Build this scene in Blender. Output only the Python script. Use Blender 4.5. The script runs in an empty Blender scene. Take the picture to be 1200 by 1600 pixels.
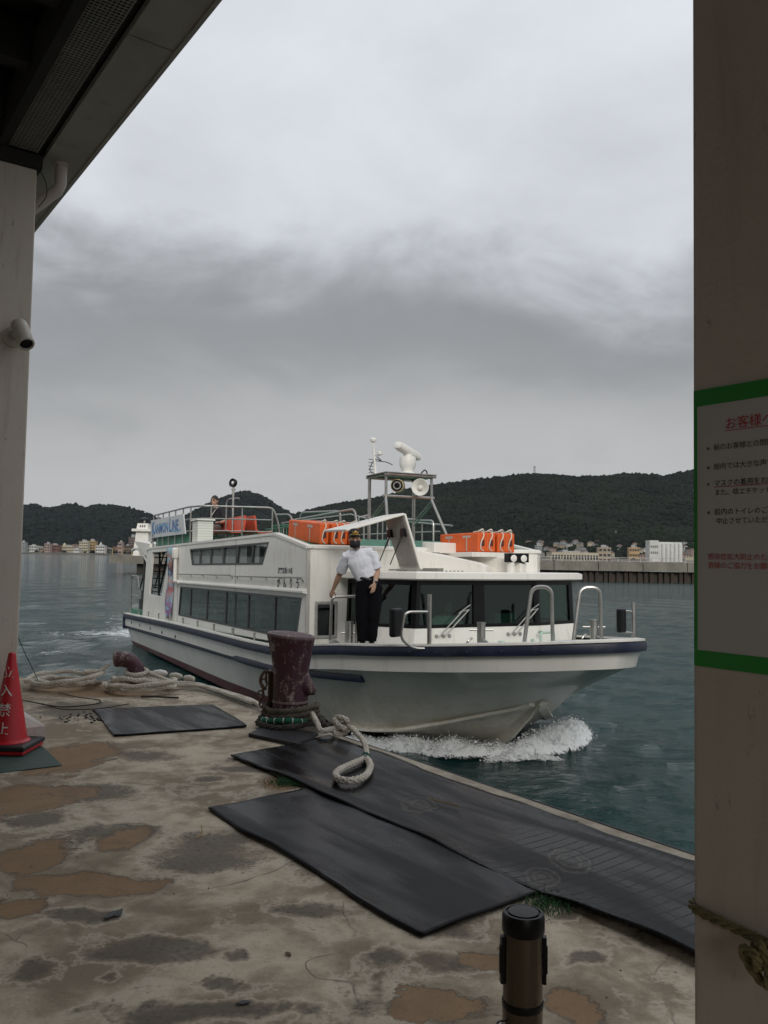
import bpy, bmesh, math, random
import numpy as np
from mathutils import Vector, Matrix, Euler
from mathutils.geometry import tessellate_polygon

random.seed(7)
rng = np.random.default_rng(11)
scene = bpy.context.scene
COL = scene.collection
R = math.radians

# ------------------------------------------------------------------ camera
EYE = 1.45                                   # camera height over the quay (quay top is z = 0)
cam_d = bpy.data.cameras.new('camera')
cam_d.sensor_fit = 'VERTICAL'
cam_d.sensor_height = 24.0
cam_d.lens = 1330.0 / 1600.0 * 24.0
cam_d.clip_start = 0.05
cam_d.clip_end = 20000.0
cam = bpy.data.objects.new('camera', cam_d)
COL.objects.link(cam)
cam.matrix_world = Matrix.Translation((0, 0, EYE)) @ (Matrix.Rotation(R(90 + 3.06), 4, 'X') @ Matrix.Rotation(R(1.0), 4, 'Z'))
scene.camera = cam
scene.view_settings.view_transform = 'Standard'
scene.view_settings.look = 'None'
scene.view_settings.gamma = 1.0
scene.view_settings.exposure = 0.0
scene.cycles.use_denoising = True
scene.cycles.max_bounces = 8
scene.cycles.transparent_max_bounces = 16
scene.cycles.caustics_reflective = True
scene.cycles.sample_clamp_indirect = 4.0
scene.cycles.caustics_refractive = False

# ------------------------------------------------------------------ world: overcast sky
SUN_EL, SUN_ROT = R(28), R(172)
world = bpy.data.worlds.new('World')
scene.world = world
world.use_nodes = True
wn, wl = world.node_tree.nodes, world.node_tree.links
wn.clear()


def wnode(t, **kw):
    n = wn.new(t)
    for k, v in kw.items():
        setattr(n, k, v)
    return n


def wmath(op, a, b=None, c=None, clamp=False):
    n = wnode('ShaderNodeMath', operation=op, use_clamp=clamp)
    for i, x in enumerate((a, b, c)):
        if x is None:
            continue
        if isinstance(x, (int, float)):
            n.inputs[i].default_value = x
        else:
            wl.new(x, n.inputs[i])
    return n.outputs[0]


wtc = wnode('ShaderNodeTexCoord')
wsep = wnode('ShaderNodeSeparateXYZ')
wl.new(wtc.outputs['Generated'], wsep.inputs[0])
zpos = wmath('MAXIMUM', wsep.outputs[2], 0.0)
den = wmath('ADD', zpos, 0.26)
wcomb = wnode('ShaderNodeCombineXYZ')
wl.new(wmath('DIVIDE', wsep.outputs[0], den), wcomb.inputs[0])
wl.new(wmath('DIVIDE', wsep.outputs[1], den), wcomb.inputs[1])


def wnoise(scale, detail, loc, rough=0.55, dist=0.0):
    mp = wnode('ShaderNodeMapping')
    mp.inputs['Location'].default_value = loc
    wl.new(wcomb.outputs[0], mp.inputs[0])
    n = wnode('ShaderNodeTexNoise')
    n.inputs['Scale'].default_value = scale
    n.inputs['Detail'].default_value = detail
    n.inputs['Roughness'].default_value = rough
    n.inputs['Distortion'].default_value = dist
    wl.new(mp.outputs[0], n.inputs['Vector'])
    return n.outputs['Fac']


big = wnoise(0.55, 3, (3.6, 1.9, 0), 0.5, 0.3)
mid = wnoise(1.9, 6, (7.3, 2.2, 4), 0.55, 0.5)
fine = wnoise(4.0, 6, (1.3, 5.2, 9), 0.6, 0.4)
# cloud layers: bank height wobbles with the large noise, so the grey bank is ragged
zz = wmath('ADD', zpos, wmath('MULTIPLY', wmath('SUBTRACT', big, 0.5), 0.30))
zz = wmath('ADD', zz, wmath('MULTIPLY', wmath('SUBTRACT', mid, 0.5), 0.22))
zz = wmath('ADD', zz, wmath('MULTIPLY', wmath('SUBTRACT', fine, 0.5), 0.08))
ramp = wnode('ShaderNodeValToRGB')
ramp.color_ramp.interpolation = 'B_SPLINE'
els = ramp.color_ramp.elements
els[0].position, els[0].color = 0.0, (0.560, 0.566, 0.570, 1)
els[1].position, els[1].color = 1.0, (0.90, 0.93, 0.98, 1)
for p, c in ((0.12, (0.555, 0.562, 0.568)), (0.20, (0.415, 0.424, 0.434)), (0.268, (0.295, 0.306, 0.320)),
             (0.325, (0.46, 0.48, 0.51)), (0.385, (0.76, 0.79, 0.835)), (0.60, (0.82, 0.855, 0.91))):
    e = els.new(p)
    e.color = (*c, 1)
wl.new(zz, ramp.inputs[0])
tex = wmath('ADD', 0.93, wmath('MULTIPLY', wmath('SUBTRACT', fine, 0.5), 0.16))
tex = wmath('ADD', tex, wmath('MULTIPLY', wmath('SUBTRACT', mid, 0.5), 0.24))
wmul = wnode('ShaderNodeVectorMath', operation='SCALE')
wl.new(ramp.outputs[0], wmul.inputs[0])
wl.new(tex, wmul.inputs['Scale'])
sky = wnode('ShaderNodeTexSky', sky_type='NISHITA', sun_disc=False)
sky.sun_elevation, sky.sun_rotation = SUN_EL, SUN_ROT
sky.air_density, sky.dust_density = 1.0, 4.0
skys = wnode('ShaderNodeVectorMath', operation='SCALE')
skys.inputs['Scale'].default_value = 0.05
wl.new(sky.outputs[0], skys.inputs[0])
wmix = wnode('ShaderNodeMix', data_type='RGBA')
wmix.inputs['Factor'].default_value = 0.94
wl.new(skys.outputs[0], wmix.inputs['A'])
wl.new(wmul.outputs[0], wmix.inputs['B'])
bg = wnode('ShaderNodeBackground')
bg.inputs['Strength'].default_value = 1.0
wl.new(wmix.outputs['Result'], bg.inputs['Color'])
wo = wnode('ShaderNodeOutputWorld')
wl.new(bg.outputs[0], wo.inputs[0])

sun_d = bpy.data.lights.new('sun', 'SUN')
sun_d.energy = 1.5
sun_d.angle = R(25)
sun_d.color = (1.0, 0.96, 0.9)
sun = bpy.data.objects.new('sun', sun_d)
COL.objects.link(sun)
sun.rotation_euler = (R(90) - SUN_EL, 0, R(8))


# ------------------------------------------------------------------ mesh helpers
class MB:
    def __init__(s):
        s.v, s.f, s.m = [], [], []

    def add(s, verts, faces, mi=0):
        o = len(s.v)
        s.v += [tuple(p) for p in verts]
        s.f += [tuple(i + o for i in f) for f in faces]
        s.m += [mi] * len(faces)
        return s

    def hexa(s, p, mi=0):                      # p: 4 bottom (ccw) + 4 top
        return s.add(p, [(3, 2, 1, 0), (4, 5, 6, 7), (0, 1, 5, 4), (1, 2, 6, 5), (2, 3, 7, 6), (3, 0, 4, 7)], mi)

    def box(s, x0, x1, y0, y1, z0, z1, mi=0):
        return s.hexa([(x0, y0, z0), (x1, y0, z0), (x1, y1, z0), (x0, y1, z0),
                       (x0, y0, z1), (x1, y0, z1), (x1, y1, z1), (x0, y1, z1)], mi)

    def obox(s, c, size, rot=None, mi=0):
        M = rot if rot is not None else Matrix.Identity(3)
        hx, hy, hz = size[0] / 2, size[1] / 2, size[2] / 2
        c = Vector(c)
        pts = [c + M @ Vector(q) for q in ((-hx, -hy, -hz), (hx, -hy, -hz), (hx, hy, -hz), (-hx, hy, -hz),
                                           (-hx, -hy, hz), (hx, -hy, hz), (hx, hy, hz), (-hx, hy, hz))]
        return s.hexa(pts, mi)

    def tube(s, path, r, n=8, closed=False, mi=0):
        P = [Vector(p) for p in path]
        k = len(P)
        rs = r if isinstance(r, (list, tuple)) else [r] * k
        rings = []
        up = None
        for i in range(k):
            a = P[(i - 1) % k] if (closed or i > 0) else P[i]
            b = P[(i + 1) % k] if (closed or i < k - 1) else P[i]
            t = (b - a)
            t = t.normalized() if t.length > 1e-9 else Vector((0, 0, 1))
            if up is None:
                up = Vector((0, 0, 1)) if abs(t.z) < 0.9 else Vector((1, 0, 0))
            sd = t.cross(up)
            if sd.length < 1e-6:
                sd = t.orthogonal()
            sd.normalize()
            up = sd.cross(t).normalized()
            rings.append([P[i] + (sd * math.cos(2 * math.pi * j / n) + up * math.sin(2 * math.pi * j / n)) * rs[i] for j in range(n)])
        return s.loft(rings, closed_ring=True, closed_path=closed, caps=not closed, mi=mi)

    def loft(s, rings, closed_ring=True, closed_path=False, caps=True, mi=0):
        n = len(rings[0])
        k = len(rings)
        v = [p for r_ in rings for p in r_]
        f = []
        for i in range(k if closed_path else k - 1):
            i2 = (i + 1) % k
            for j in range(n if closed_ring else n - 1):
                j2 = (j + 1) % n
                f.append((i * n + j, i * n + j2, i2 * n + j2, i2 * n + j))
        if caps and closed_ring:
            f.append(tuple(range(n - 1, -1, -1)))
            f.append(tuple((k - 1) * n + j for j in range(n)))
        return s.add(v, f, mi)

    def lathe(s, prof, c=(0, 0, 0), axis=(0, 0, 1), n=24, mi=0, caps=True):
        q = Vector((0, 0, 1)).rotation_difference(Vector(axis))
        c = Vector(c)
        rings = [[c + q @ Vector((r * math.cos(2 * math.pi * j / n), r * math.sin(2 * math.pi * j / n), z)) for j in range(n)] for r, z in prof]
        return s.loft(rings, caps=caps, mi=mi)

    def plate(s, outline, holes, fn, t, mi=0):
        """flat plate: outline/holes are 2-D loops; fn(u, v, d) gives the point at depth d; thickness t"""
        loops = [list(outline)] + [list(h) for h in holes]
        tris = tessellate_polygon([[Vector((p[0], p[1], 0)) for p in L] for L in loops])
        flat = [p for L in loops for p in L]
        k = len(flat)
        v = [fn(p[0], p[1], 0) for p in flat] + [fn(p[0], p[1], t) for p in flat]
        f = [tuple(tr) for tr in tris] + [tuple(i + k for i in reversed(tr)) for tr in tris]
        o = 0
        for L in loops:
            m = len(L)
            for i in range(m):
                a, b = o + i, o + (i + 1) % m
                f.append((a, b, b + k, a + k))
            o += m
        return s.add(v, f, mi)

    def text(s, body, fn, size, d=0.0, align='LEFT', mi=0, spacing=1.0, bold=0.0):
        cu = bpy.data.curves.new('t', 'FONT')
        cu.body = body
        cu.size = size
        cu.align_x = align
        cu.space_character = spacing
        cu.resolution_u = 2
        cu.offset = bold * size
        o = bpy.data.objects.new('t', cu)
        COL.objects.link(o)
        bpy.context.view_layer.update()
        me = o.evaluated_get(bpy.context.evaluated_depsgraph_get()).to_mesh()
        s.add([fn(p.co.x, p.co.y, d) for p in me.vertices], [tuple(p.vertices) for p in me.polygons], mi)
        bpy.data.objects.remove(o)
        bpy.data.curves.remove(cu)
        return s

    def mesh(s, name, mats, smooth=35, fix=True):
        me = bpy.data.meshes.new(name)
        me.from_pydata(s.v, [], s.f)
        for m in (mats if isinstance(mats, (list, tuple)) else [mats]):
            me.materials.append(m)
        if any(s.m):
            me.polygons.foreach_set('material_index', s.m)
        if fix:
            bm = bmesh.new()
            bm.from_mesh(me)
            bmesh.ops.recalc_face_normals(bm, faces=bm.faces)
            bm.to_mesh(me)
            bm.free()
        if smooth:
            me.polygons.foreach_set('use_smooth', [True] * len(me.polygons))
            me.set_sharp_from_angle(angle=R(smooth))
        me.update()
        return me


def link(name, me, parent=None):
    o = bpy.data.objects.new(name, me)
    COL.objects.link(o)
    if parent is not None:
        o.parent = parent
    return o


def obj(name, mb, mats, parent=None, smooth=35, bevel=0, fix=True):
    o = link(name, mb.mesh(name, mats, smooth, fix), parent)
    if bevel:
        b = o.modifiers.new('bevel', 'BEVEL')
        b.width = bevel
        b.segments = 2
        b.limit_method = 'ANGLE'
        b.angle_limit = R(40)
    return o


def tag(o, label=None, cat=None, group=None, kind=None):
    if label:
        o['label'] = label
    if cat:
        o['category'] = cat
    if group:
        o['group'] = group
    if kind:
        o['kind'] = kind
    return o


def thing(name, label, cat, mw=None, group=None, loc=None, rz=0):
    o = bpy.data.objects.new(name, None)
    o.empty_display_size = 0.1
    COL.objects.link(o)
    if mw is not None:
        o.matrix_world = mw
    if loc is not None:
        o.location = loc
        o.rotation_euler = (0, 0, rz)
    return tag(o, label, cat, group)


def copy_tree(o, parent=None):
    c = o.copy()
    COL.objects.link(c)
    c.parent = parent
    for ch in list(o.children):
        copy_tree(ch, c)
    return c


def catmull(pts, per=8, closed=False):
    P = [Vector(p) for p in pts]
    n = len(P)
    out = []
    for i in range(n if closed else n - 1):
        if closed:
            a, b, c, d = P[(i - 1) % n], P[i], P[(i + 1) % n], P[(i + 2) % n]
        else:
            a, b, c, d = P[max(i - 1, 0)], P[i], P[i + 1], P[min(i + 2, n - 1)]
        for k in range(per):
            t = k / per
            out.append(0.5 * ((2 * b) + (c - a) * t + (2 * a - 5 * b + 4 * c - d) * t * t + (3 * b - a - 3 * c + d) * t ** 3))
    if not closed:
        out.append(P[-1])
    return out


def resample(P, step):
    P = [Vector(p) for p in P]
    out = [P[0]]
    acc = 0.0
    for a, b in zip(P, P[1:]):
        L = (b - a).length
        if L < 1e-9:
            continue
        t = step - acc
        while t <= L:
            out.append(a.lerp(b, t / L))
            t += step
        acc = (acc + L) % step
    return out


def bent(pts, r=0.06, k=5):
    """polyline with its inner corners rounded"""
    P = [Vector(p) for p in pts]
    out = [P[0]]
    for a, b, c in zip(P, P[1:], P[2:]):
        d1, d2 = (a - b), (c - b)
        q = min(r, d1.length * 0.45, d2.length * 0.45)
        p1, p2 = b + d1.normalized() * q, b + d2.normalized() * q
        for i in range(k + 1):
            t = i / k
            out.append((1 - t) ** 2 * p1 + 2 * t * (1 - t) * b + t * t * p2)
    out.append(P[-1])
    return out


def rope_mesh(mb, path, Rr, pitch=None, strands=3, plait=False, n=6, step=None):
    """laid or plaited rope: every strand is its own tube wound round the path"""
    step = step or Rr * 0.9
    P = resample(path, step)
    pitch = pitch or Rr * 7
    up = None
    fr = []
    for i in range(len(P)):
        t = (P[min(i + 1, len(P) - 1)] - P[max(i - 1, 0)]).normalized()
        if up is None:
            up = Vector((0, 0, 1)) if abs(t.z) < 0.9 else Vector((1, 0, 0))
        sd = t.cross(up).normalized()
        up = sd.cross(t).normalized()
        fr.append((sd, up.copy()))
    fam = [(1, k / strands) for k in range(strands)] if not plait else [(1, k / 4) for k in range(4)] + [(-1, k / 4 + 0.06) for k in range(4)]
    for sg, ph in fam:
        line = []
        for i, p in enumerate(P):
            a = 2 * math.pi * (ph + sg * i * step / pitch)
            if plait:
                off = Rr * (0.66 + 0.13 * sg * math.sin(4 * a))
            else:
                off = Rr * 0.52
            sd, u_ = fr[i]
            line.append(p + (sd * math.cos(a) + u_ * math.sin(a)) * off)
        mb.tube(line, Rr * (0.36 if plait else 0.52), n=n)
    return mb


# ------------------------------------------------------------------ numpy noise
def vnoise(x, y, seed=0):
    x = np.asarray(x, float)
    y = np.asarray(y, float)
    xi, yi = np.floor(x).astype(np.int64), np.floor(y).astype(np.int64)
    xf, yf = x - xi, y - yi
    u, v = xf * xf * (3 - 2 * xf), yf * yf * (3 - 2 * yf)

    def h(a, b):
        q = (a * 374761393 + b * 668265263 + seed * 974634541) & 0x7fffffff
        q = ((q ^ (q >> 13)) * 1274126177) & 0x7fffffff
        return ((q ^ (q >> 16)) & 0xffff) / 65535.0
    return (h(xi, yi) * (1 - u) + h(xi + 1, yi) * u) * (1 - v) + (h(xi, yi + 1) * (1 - u) + h(xi + 1, yi + 1) * u) * v


def fbm(x, y, seed=0, oct=5, gain=0.5):
    s = np.zeros(np.broadcast(x, y).shape)
    a, t = 1.0, 0.0
    for i in range(oct):
        s += a * vnoise(x * 2 ** i, y * 2 ** i, seed + i * 17)
        t += a
        a *= gain
    return s / t


def grid_mesh(name, X, Y, Z, mat, attrs=None, smooth=True):
    r, c = X.shape
    me = bpy.data.meshes.new(name)
    idx = np.arange(r * c).reshape(r, c)
    q = np.stack([idx[:-1, :-1], idx[:-1, 1:], idx[1:, 1:], idx[1:, :-1]], -1).reshape(-1, 4)
    me.vertices.add(r * c)
    me.vertices.foreach_set('co', np.stack([X, Y, Z], -1).reshape(-1).astype(np.float32))
    me.loops.add(q.size)
    me.loops.foreach_set('vertex_index', q.reshape(-1).astype(np.int32))
    me.polygons.add(len(q))
    me.polygons.foreach_set('loop_start', (np.arange(len(q)) * 4).astype(np.int32))
    me.polygons.foreach_set('loop_total', np.full(len(q), 4, np.int32))
    me.update(calc_edges=True)
    me.polygons.foreach_set('use_smooth', np.full(len(q), smooth))
    for k, a in (attrs or {}).items():
        at = me.attributes.new(k, 'FLOAT', 'POINT')
        at.data.foreach_set('value', a.reshape(-1).astype(np.float32))
    me.materials.append(mat)
    me.validate()
    return me


# ------------------------------------------------------------------ materials
class NM:
    def __init__(s, name):
        s.m = bpy.data.materials.new(name)
        s.m.use_nodes = True
        s.nt = s.m.node_tree
        s.nt.nodes.clear()
        s.out = s.n('ShaderNodeOutputMaterial')
        s.bsdf = s.n('ShaderNodeBsdfPrincipled')
        s.l(s.bsdf.outputs[0], s.out.inputs[0])
        s._tc = None

    def n(s, t, **kw):
        q = s.nt.nodes.new(t)
        for k, v in kw.items():
            setattr(q, k, v)
        return q

    def l(s, a, b):
        s.nt.links.new(a, b)

    def set(s, **kw):
        for k, v in kw.items():
            i = s.bsdf.inputs[k.replace('_', ' ')]
            if hasattr(v, 'node'):
                s.l(v, i)
            else:
                i.default_value = v if not isinstance(v, tuple) or len(v) == 4 or len(v) != 3 else (*v, 1)
        return s

    def co(s, which='Object'):
        if s._tc is None:
            s._tc = s.n('ShaderNodeTexCoord')
        return s._tc.outputs[which]

    def map(s, scale=(1, 1, 1), rot=(0, 0, 0), loc=(0, 0, 0), which='Object'):
        q = s.n('ShaderNodeMapping')
        q.inputs['Scale'].default_value = scale
        q.inputs['Rotation'].default_value = rot
        q.inputs['Location'].default_value = loc
        s.l(s.co(which), q.inputs[0])
        return q.outputs[0]

    def noise(s, scale, detail=4, rough=0.55, dist=0, vec=None):
        q = s.n('ShaderNodeTexNoise')
        q.inputs['Scale'].default_value = scale
        q.inputs['Detail'].default_value = detail
        q.inputs['Roughness'].default_value = rough
        q.inputs['Distortion'].default_value = dist
        s.l(vec if vec is not None else s.co(), q.inputs['Vector'])
        return q.outputs['Fac']

    def math(s, op, a, b=None, c=None, clamp=False):
        q = s.n('ShaderNodeMath', operation=op, use_clamp=clamp)
        for i, x in enumerate((a, b, c)):
            if x is None:
                continue
            if isinstance(x, (int, float)):
                q.inputs[i].default_value = x
            else:
                s.l(x, q.inputs[i])
        return q.outputs[0]

    def step(s, x, lo, hi):
        q = s.n('ShaderNodeMapRange', interpolation_type='SMOOTHSTEP')
        q.inputs[1].default_value, q.inputs[2].default_value = lo, hi
        s.l(x, q.inputs[0])
        return q.outputs[0]

    def mix(s, f, a, b, blend='MIX'):
        q = s.n('ShaderNodeMix', data_type='RGBA', blend_type=blend)
        for i, x in ((0, f), (6, a), (7, b)):
            if isinstance(x, (int, float)):
                q.inputs[i].default_value = x
            elif isinstance(x, tuple):
                q.inputs[i].default_value = (*x[:3], 1)
            else:
                s.l(x, q.inputs[i])
        return q.outputs[2]

    def bump(s, h, strength=0.3, dist=0.01):
        q = s.n('ShaderNodeBump')
        q.inputs['Strength'].default_value = strength
        q.inputs['Distance'].default_value = dist
        s.l(h, q.inputs['Height'])
        s.l(q.outputs[0], s.bsdf.inputs['Normal'])
        return s

    def attr(s, name):
        q = s.n('ShaderNodeAttribute')
        q.attribute_name = name
        return q.outputs['Fac']

    def rand(s):
        return s.n('ShaderNodeObjectInfo').outputs['Random']


def paint(name, col, rough=0.45, var=0.12, dirt=None, dirt_amt=0.0, bump=0.05, scale=2.0, metal=0.0, fine=60, coat=0.0, streak=False, spec=0.5):
    """painted / plain surface: slow tone changes, a little grime, fine relief"""
    m = NM(name)
    n1 = m.noise(scale, 5, 0.6)
    n2 = m.noise(fine, 3)
    c = m.mix(m.step(n1, 0.3, 0.7), tuple(x * (1 - var) for x in col), tuple(min(1, x * (1 + var * 0.6)) for x in col))
    if dirt:
        v = m.map((6, 6, 0.7)) if streak else None
        n3 = m.noise(scale * 1.7, 7, 0.68, 0.3, vec=v)
        c = m.mix(m.math('MULTIPLY', m.step(n3, 0.5, 0.78), dirt_amt), c, dirt)
    m.set(Base_Color=c, Metallic=metal, Coat_Weight=coat, Specular_IOR_Level=spec)
    m.set(Roughness=m.math('ADD', rough - 0.08, m.math('MULTIPLY', n1, 0.16)))
    if bump:
        m.bump(m.math('ADD', n2, m.math('MULTIPLY', n1, 0.6)), bump, 0.01)
    return m.m


def glass(name, tint, gloss=0.06, rough=0.02):
    m = NM(name)
    tr = m.n('ShaderNodeBsdfTransparent')
    tr.inputs[0].default_value = (*tint, 1)
    gl = m.n('ShaderNodeBsdfGlossy')
    gl.inputs['Roughness'].default_value = rough
    gl.inputs['Color'].default_value = (0.9, 0.95, 0.95, 1)
    lw = m.n('ShaderNodeLayerWeight')                     # Schlick, the same from either side of the pane
    lw.inputs[0].default_value = 0.5
    sch = m.math('MULTIPLY', m.math('POWER', lw.outputs['Facing'], 5.0), 0.95)
    mx = m.n('ShaderNodeMixShader')
    m.l(m.math('ADD', sch, gloss, clamp=True), mx.inputs[0])
    m.l(tr.outputs[0], mx.inputs[1])
    m.l(gl.outputs[0], mx.inputs[2])
    m.l(mx.outputs[0], m.out.inputs[0])
    m.nt.nodes.remove(m.bsdf)
    return m.m


STEEL = paint('stainless_steel', (0.40, 0.39, 0.37), 0.34, 0.15, (0.25, 0.2, 0.15), 0.35, 0.03, 6, metal=0.9)
GALV = paint('galvanised_steel', (0.42, 0.41, 0.39), 0.5, 0.2, (0.16, 0.1, 0.06), 0.5, 0.05, 8, metal=0.6)
WHITE = paint('boat_white_gelcoat', (0.80, 0.775, 0.715), 0.35, 0.05, (0.40, 0.34, 0.25), 0.42, 0.02, 1.1, coat=0.15, streak=True)
WHITE2 = paint('white_paint', (0.76, 0.735, 0.68), 0.45, 0.06, (0.4, 0.36, 0.3), 0.3, 0.03, 2.0)
NAVY = paint('navy_rub_rail', (0.010, 0.014, 0.038), 0.5, 0.3, (0.08, 0.08, 0.1), 0.35, 0.08, 3)
BLACK = paint('black_rubber', (0.012, 0.012, 0.013), 0.55, 0.3, (0.05, 0.05, 0.05), 0.4, 0.1, 5)
BLACKP = paint('black_paint', (0.006, 0.006, 0.007), 0.35, 0.3, bump=0.02, spec=0.25)
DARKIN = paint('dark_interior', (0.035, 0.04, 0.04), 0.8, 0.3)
GREEN = paint('green_deck_paint', (0.045, 0.19, 0.12), 0.6, 0.3, (0.2, 0.22, 0.18), 0.5, 0.1, 4)
ORANGE = paint('orange_float_vinyl', (0.72, 0.115, 0.015), 0.55, 0.12, (0.3, 0.06, 0.02), 0.4, 0.06, 5)
SEAT = paint('orange_red_seat_plastic', (0.62, 0.10, 0.05), 0.4, 0.1, bump=0.02)
CREAM = paint('cream_paint', (0.55, 0.51, 0.44), 0.6, 0.08, (0.25, 0.2, 0.15), 0.3, 0.05, 1.2, streak=True)
GLASS_D = glass('dark_tinted_glass', (0.40, 0.50, 0.46), 0.07)
GLASS_L = glass('light_glass', (0.93, 0.95, 0.94), 0.05)

# ================================================================== frames of the place
ZW = -1.25                                             # sea level, the quay top being 0
EA, NB = Vector((-0.577, 0.817, 0)), Vector((0.817, 0.577, 0))   # along the quay edge / out to sea


def q(a, b, z=0.0):
    return EA * a + NB * b + Vector((0, 0, z))


QM = Matrix(((EA.x, NB.x, 0, 0), (EA.y, NB.y, 0, 0), (0, 0, 1, 0), (0, 0, 0, 1)))   # (a, b, z) -> world (mirrored: only for points)
BO = Vector((-5.528, 26.580, ZW))
BM = Matrix.Translation(BO) @ Matrix.Rotation(R(-63.263), 4, 'Z') @ Matrix.Rotation(R(-0.9), 4, 'Y')
BMI = BM.inverted()


def bw(x, y, z):
    return BM @ Vector((x, y, z))


# ================================================================== sea
def water_material():
    m = NM('sea_water')
    foam = m.attr('foam')
    v = m.map((1, 1.6, 1), (0, 0, 0.5))
    n1 = m.noise(3.2, 5, 0.62, 0.3, v)
    n2 = m.noise(11.0, 4, 0.6, 0.3, v)
    n3 = m.noise(0.035, 3, 0.5, 0.4)
    h = m.math('ADD', m.math('MULTIPLY', n1, 0.9), m.math('MULTIPLY', n2, 0.22))
    m.bump(h, 1.0, 0.085)
    f1 = m.noise(2.2, 8, 0.72, 1.2)
    fm = m.step(m.math('ADD', foam, m.math('MULTIPLY', m.math('SUBTRACT', f1, 0.5), 1.5)), 0.42, 0.72)
    fm = m.math('MULTIPLY', fm, m.step(foam, 0.02, 0.15))
    base = m.mix(m.step(n3, 0.35, 0.65), (0.0075, 0.036, 0.034), (0.012, 0.047, 0.046))
    m.set(Base_Color=m.mix(fm, base, (0.62, 0.66, 0.66)), IOR=1.33, Specular_IOR_Level=0.22)
    m.set(Roughness=m.math('ADD', 0.06, m.math('MULTIPLY', fm, 0.6)))
    return m.m


def wave_height(X, Y, sp):
    r2 = np.random.default_rng(5)
    Z = np.zeros_like(X)
    for i in range(64):
        lam = math.exp(r2.uniform(math.log(0.32), math.log(5.5)))
        th = r2.normal(math.radians(205), math.radians(42))
        k = 2 * math.pi / lam
        amp = 0.0046 * lam ** 0.5 * (0.55 if lam > 1.4 else 1.0)
        w = np.clip(lam / (2.4 * sp) - 1.0, 0, 1)
        ph = k * (X * math.cos(th) + Y * math.sin(th)) + r2.uniform(0, 6.28)
        Z += amp * w * (np.sin(ph) + 0.25 * np.cos(2 * ph))
    return Z


t = np.linspace(0, math.log(7000 / 3.0), 600)
ys = 3.0 * np.exp(t) - 6.0
ts = np.linspace(-math.asinh(7000 / 2.2), math.asinh(7000 / 2.2), 520)
xs = 2.2 * np.sinh(ts)
WX, WY = np.meshgrid(xs, ys)
SP = np.maximum(np.gradient(xs)[None, :], np.gradient(ys)[:, None])
WZ = wave_height(WX, WY, SP)
# boat coordinates of each water vertex: wake, bow wave and foam
_h = R(-63.263)
dx, dy = WX - BO.x, WY - BO.y
BS = dx * math.cos(_h) + dy * math.sin(_h)
BY = -dx * math.sin(_h) + dy * math.cos(_h)
foam = np.zeros_like(WX)
aft = np.clip(-BS, 0, 60)
wake_w = 1.6 + aft * 0.10
foam += (BS < 1.0) * 0.85 * np.exp(-(BY / wake_w) ** 2) * np.exp(-aft / 16) * np.clip((1.0 - BS) / 2, 0, 1)
for sgn in (-1, 1):
    arm = sgn * (2.3 + np.clip(15.5 - BS, 0, 60) * 0.17)
    dd = (BY - arm)
    on = (BS < 15.3) & (BS > -25)
    foam += on * 0.36 * np.exp(-(dd / (0.30 + np.clip(15.5 - BS, 0, 40) * 0.03)) ** 2) * np.exp(-np.clip(15.5 - BS, 0, 60) / 14)
    WZ += on * 0.10 * np.exp(-(dd / (0.4 + np.clip(15.5 - BS, 0, 40) * 0.035)) ** 2) * np.exp(-np.clip(15.5 - BS, 0, 60) / 11)
foam += 0.46 * np.exp(-((WX + 9.8) / 3.0) ** 2 - ((WY - 28.5) / 1.9) ** 2)
foam += 0.36 * np.exp(-((WX + 8.7) / 2.2) ** 2 - ((WY - 22.6) / 1.1) ** 2)
sea = link('sea', grid_mesh('sea', WX, WY, ZW + WZ, water_material(), {'foam': foam}))
tag(sea, 'dark teal rippled strait water reaching the far shore', kind='structure')


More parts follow.
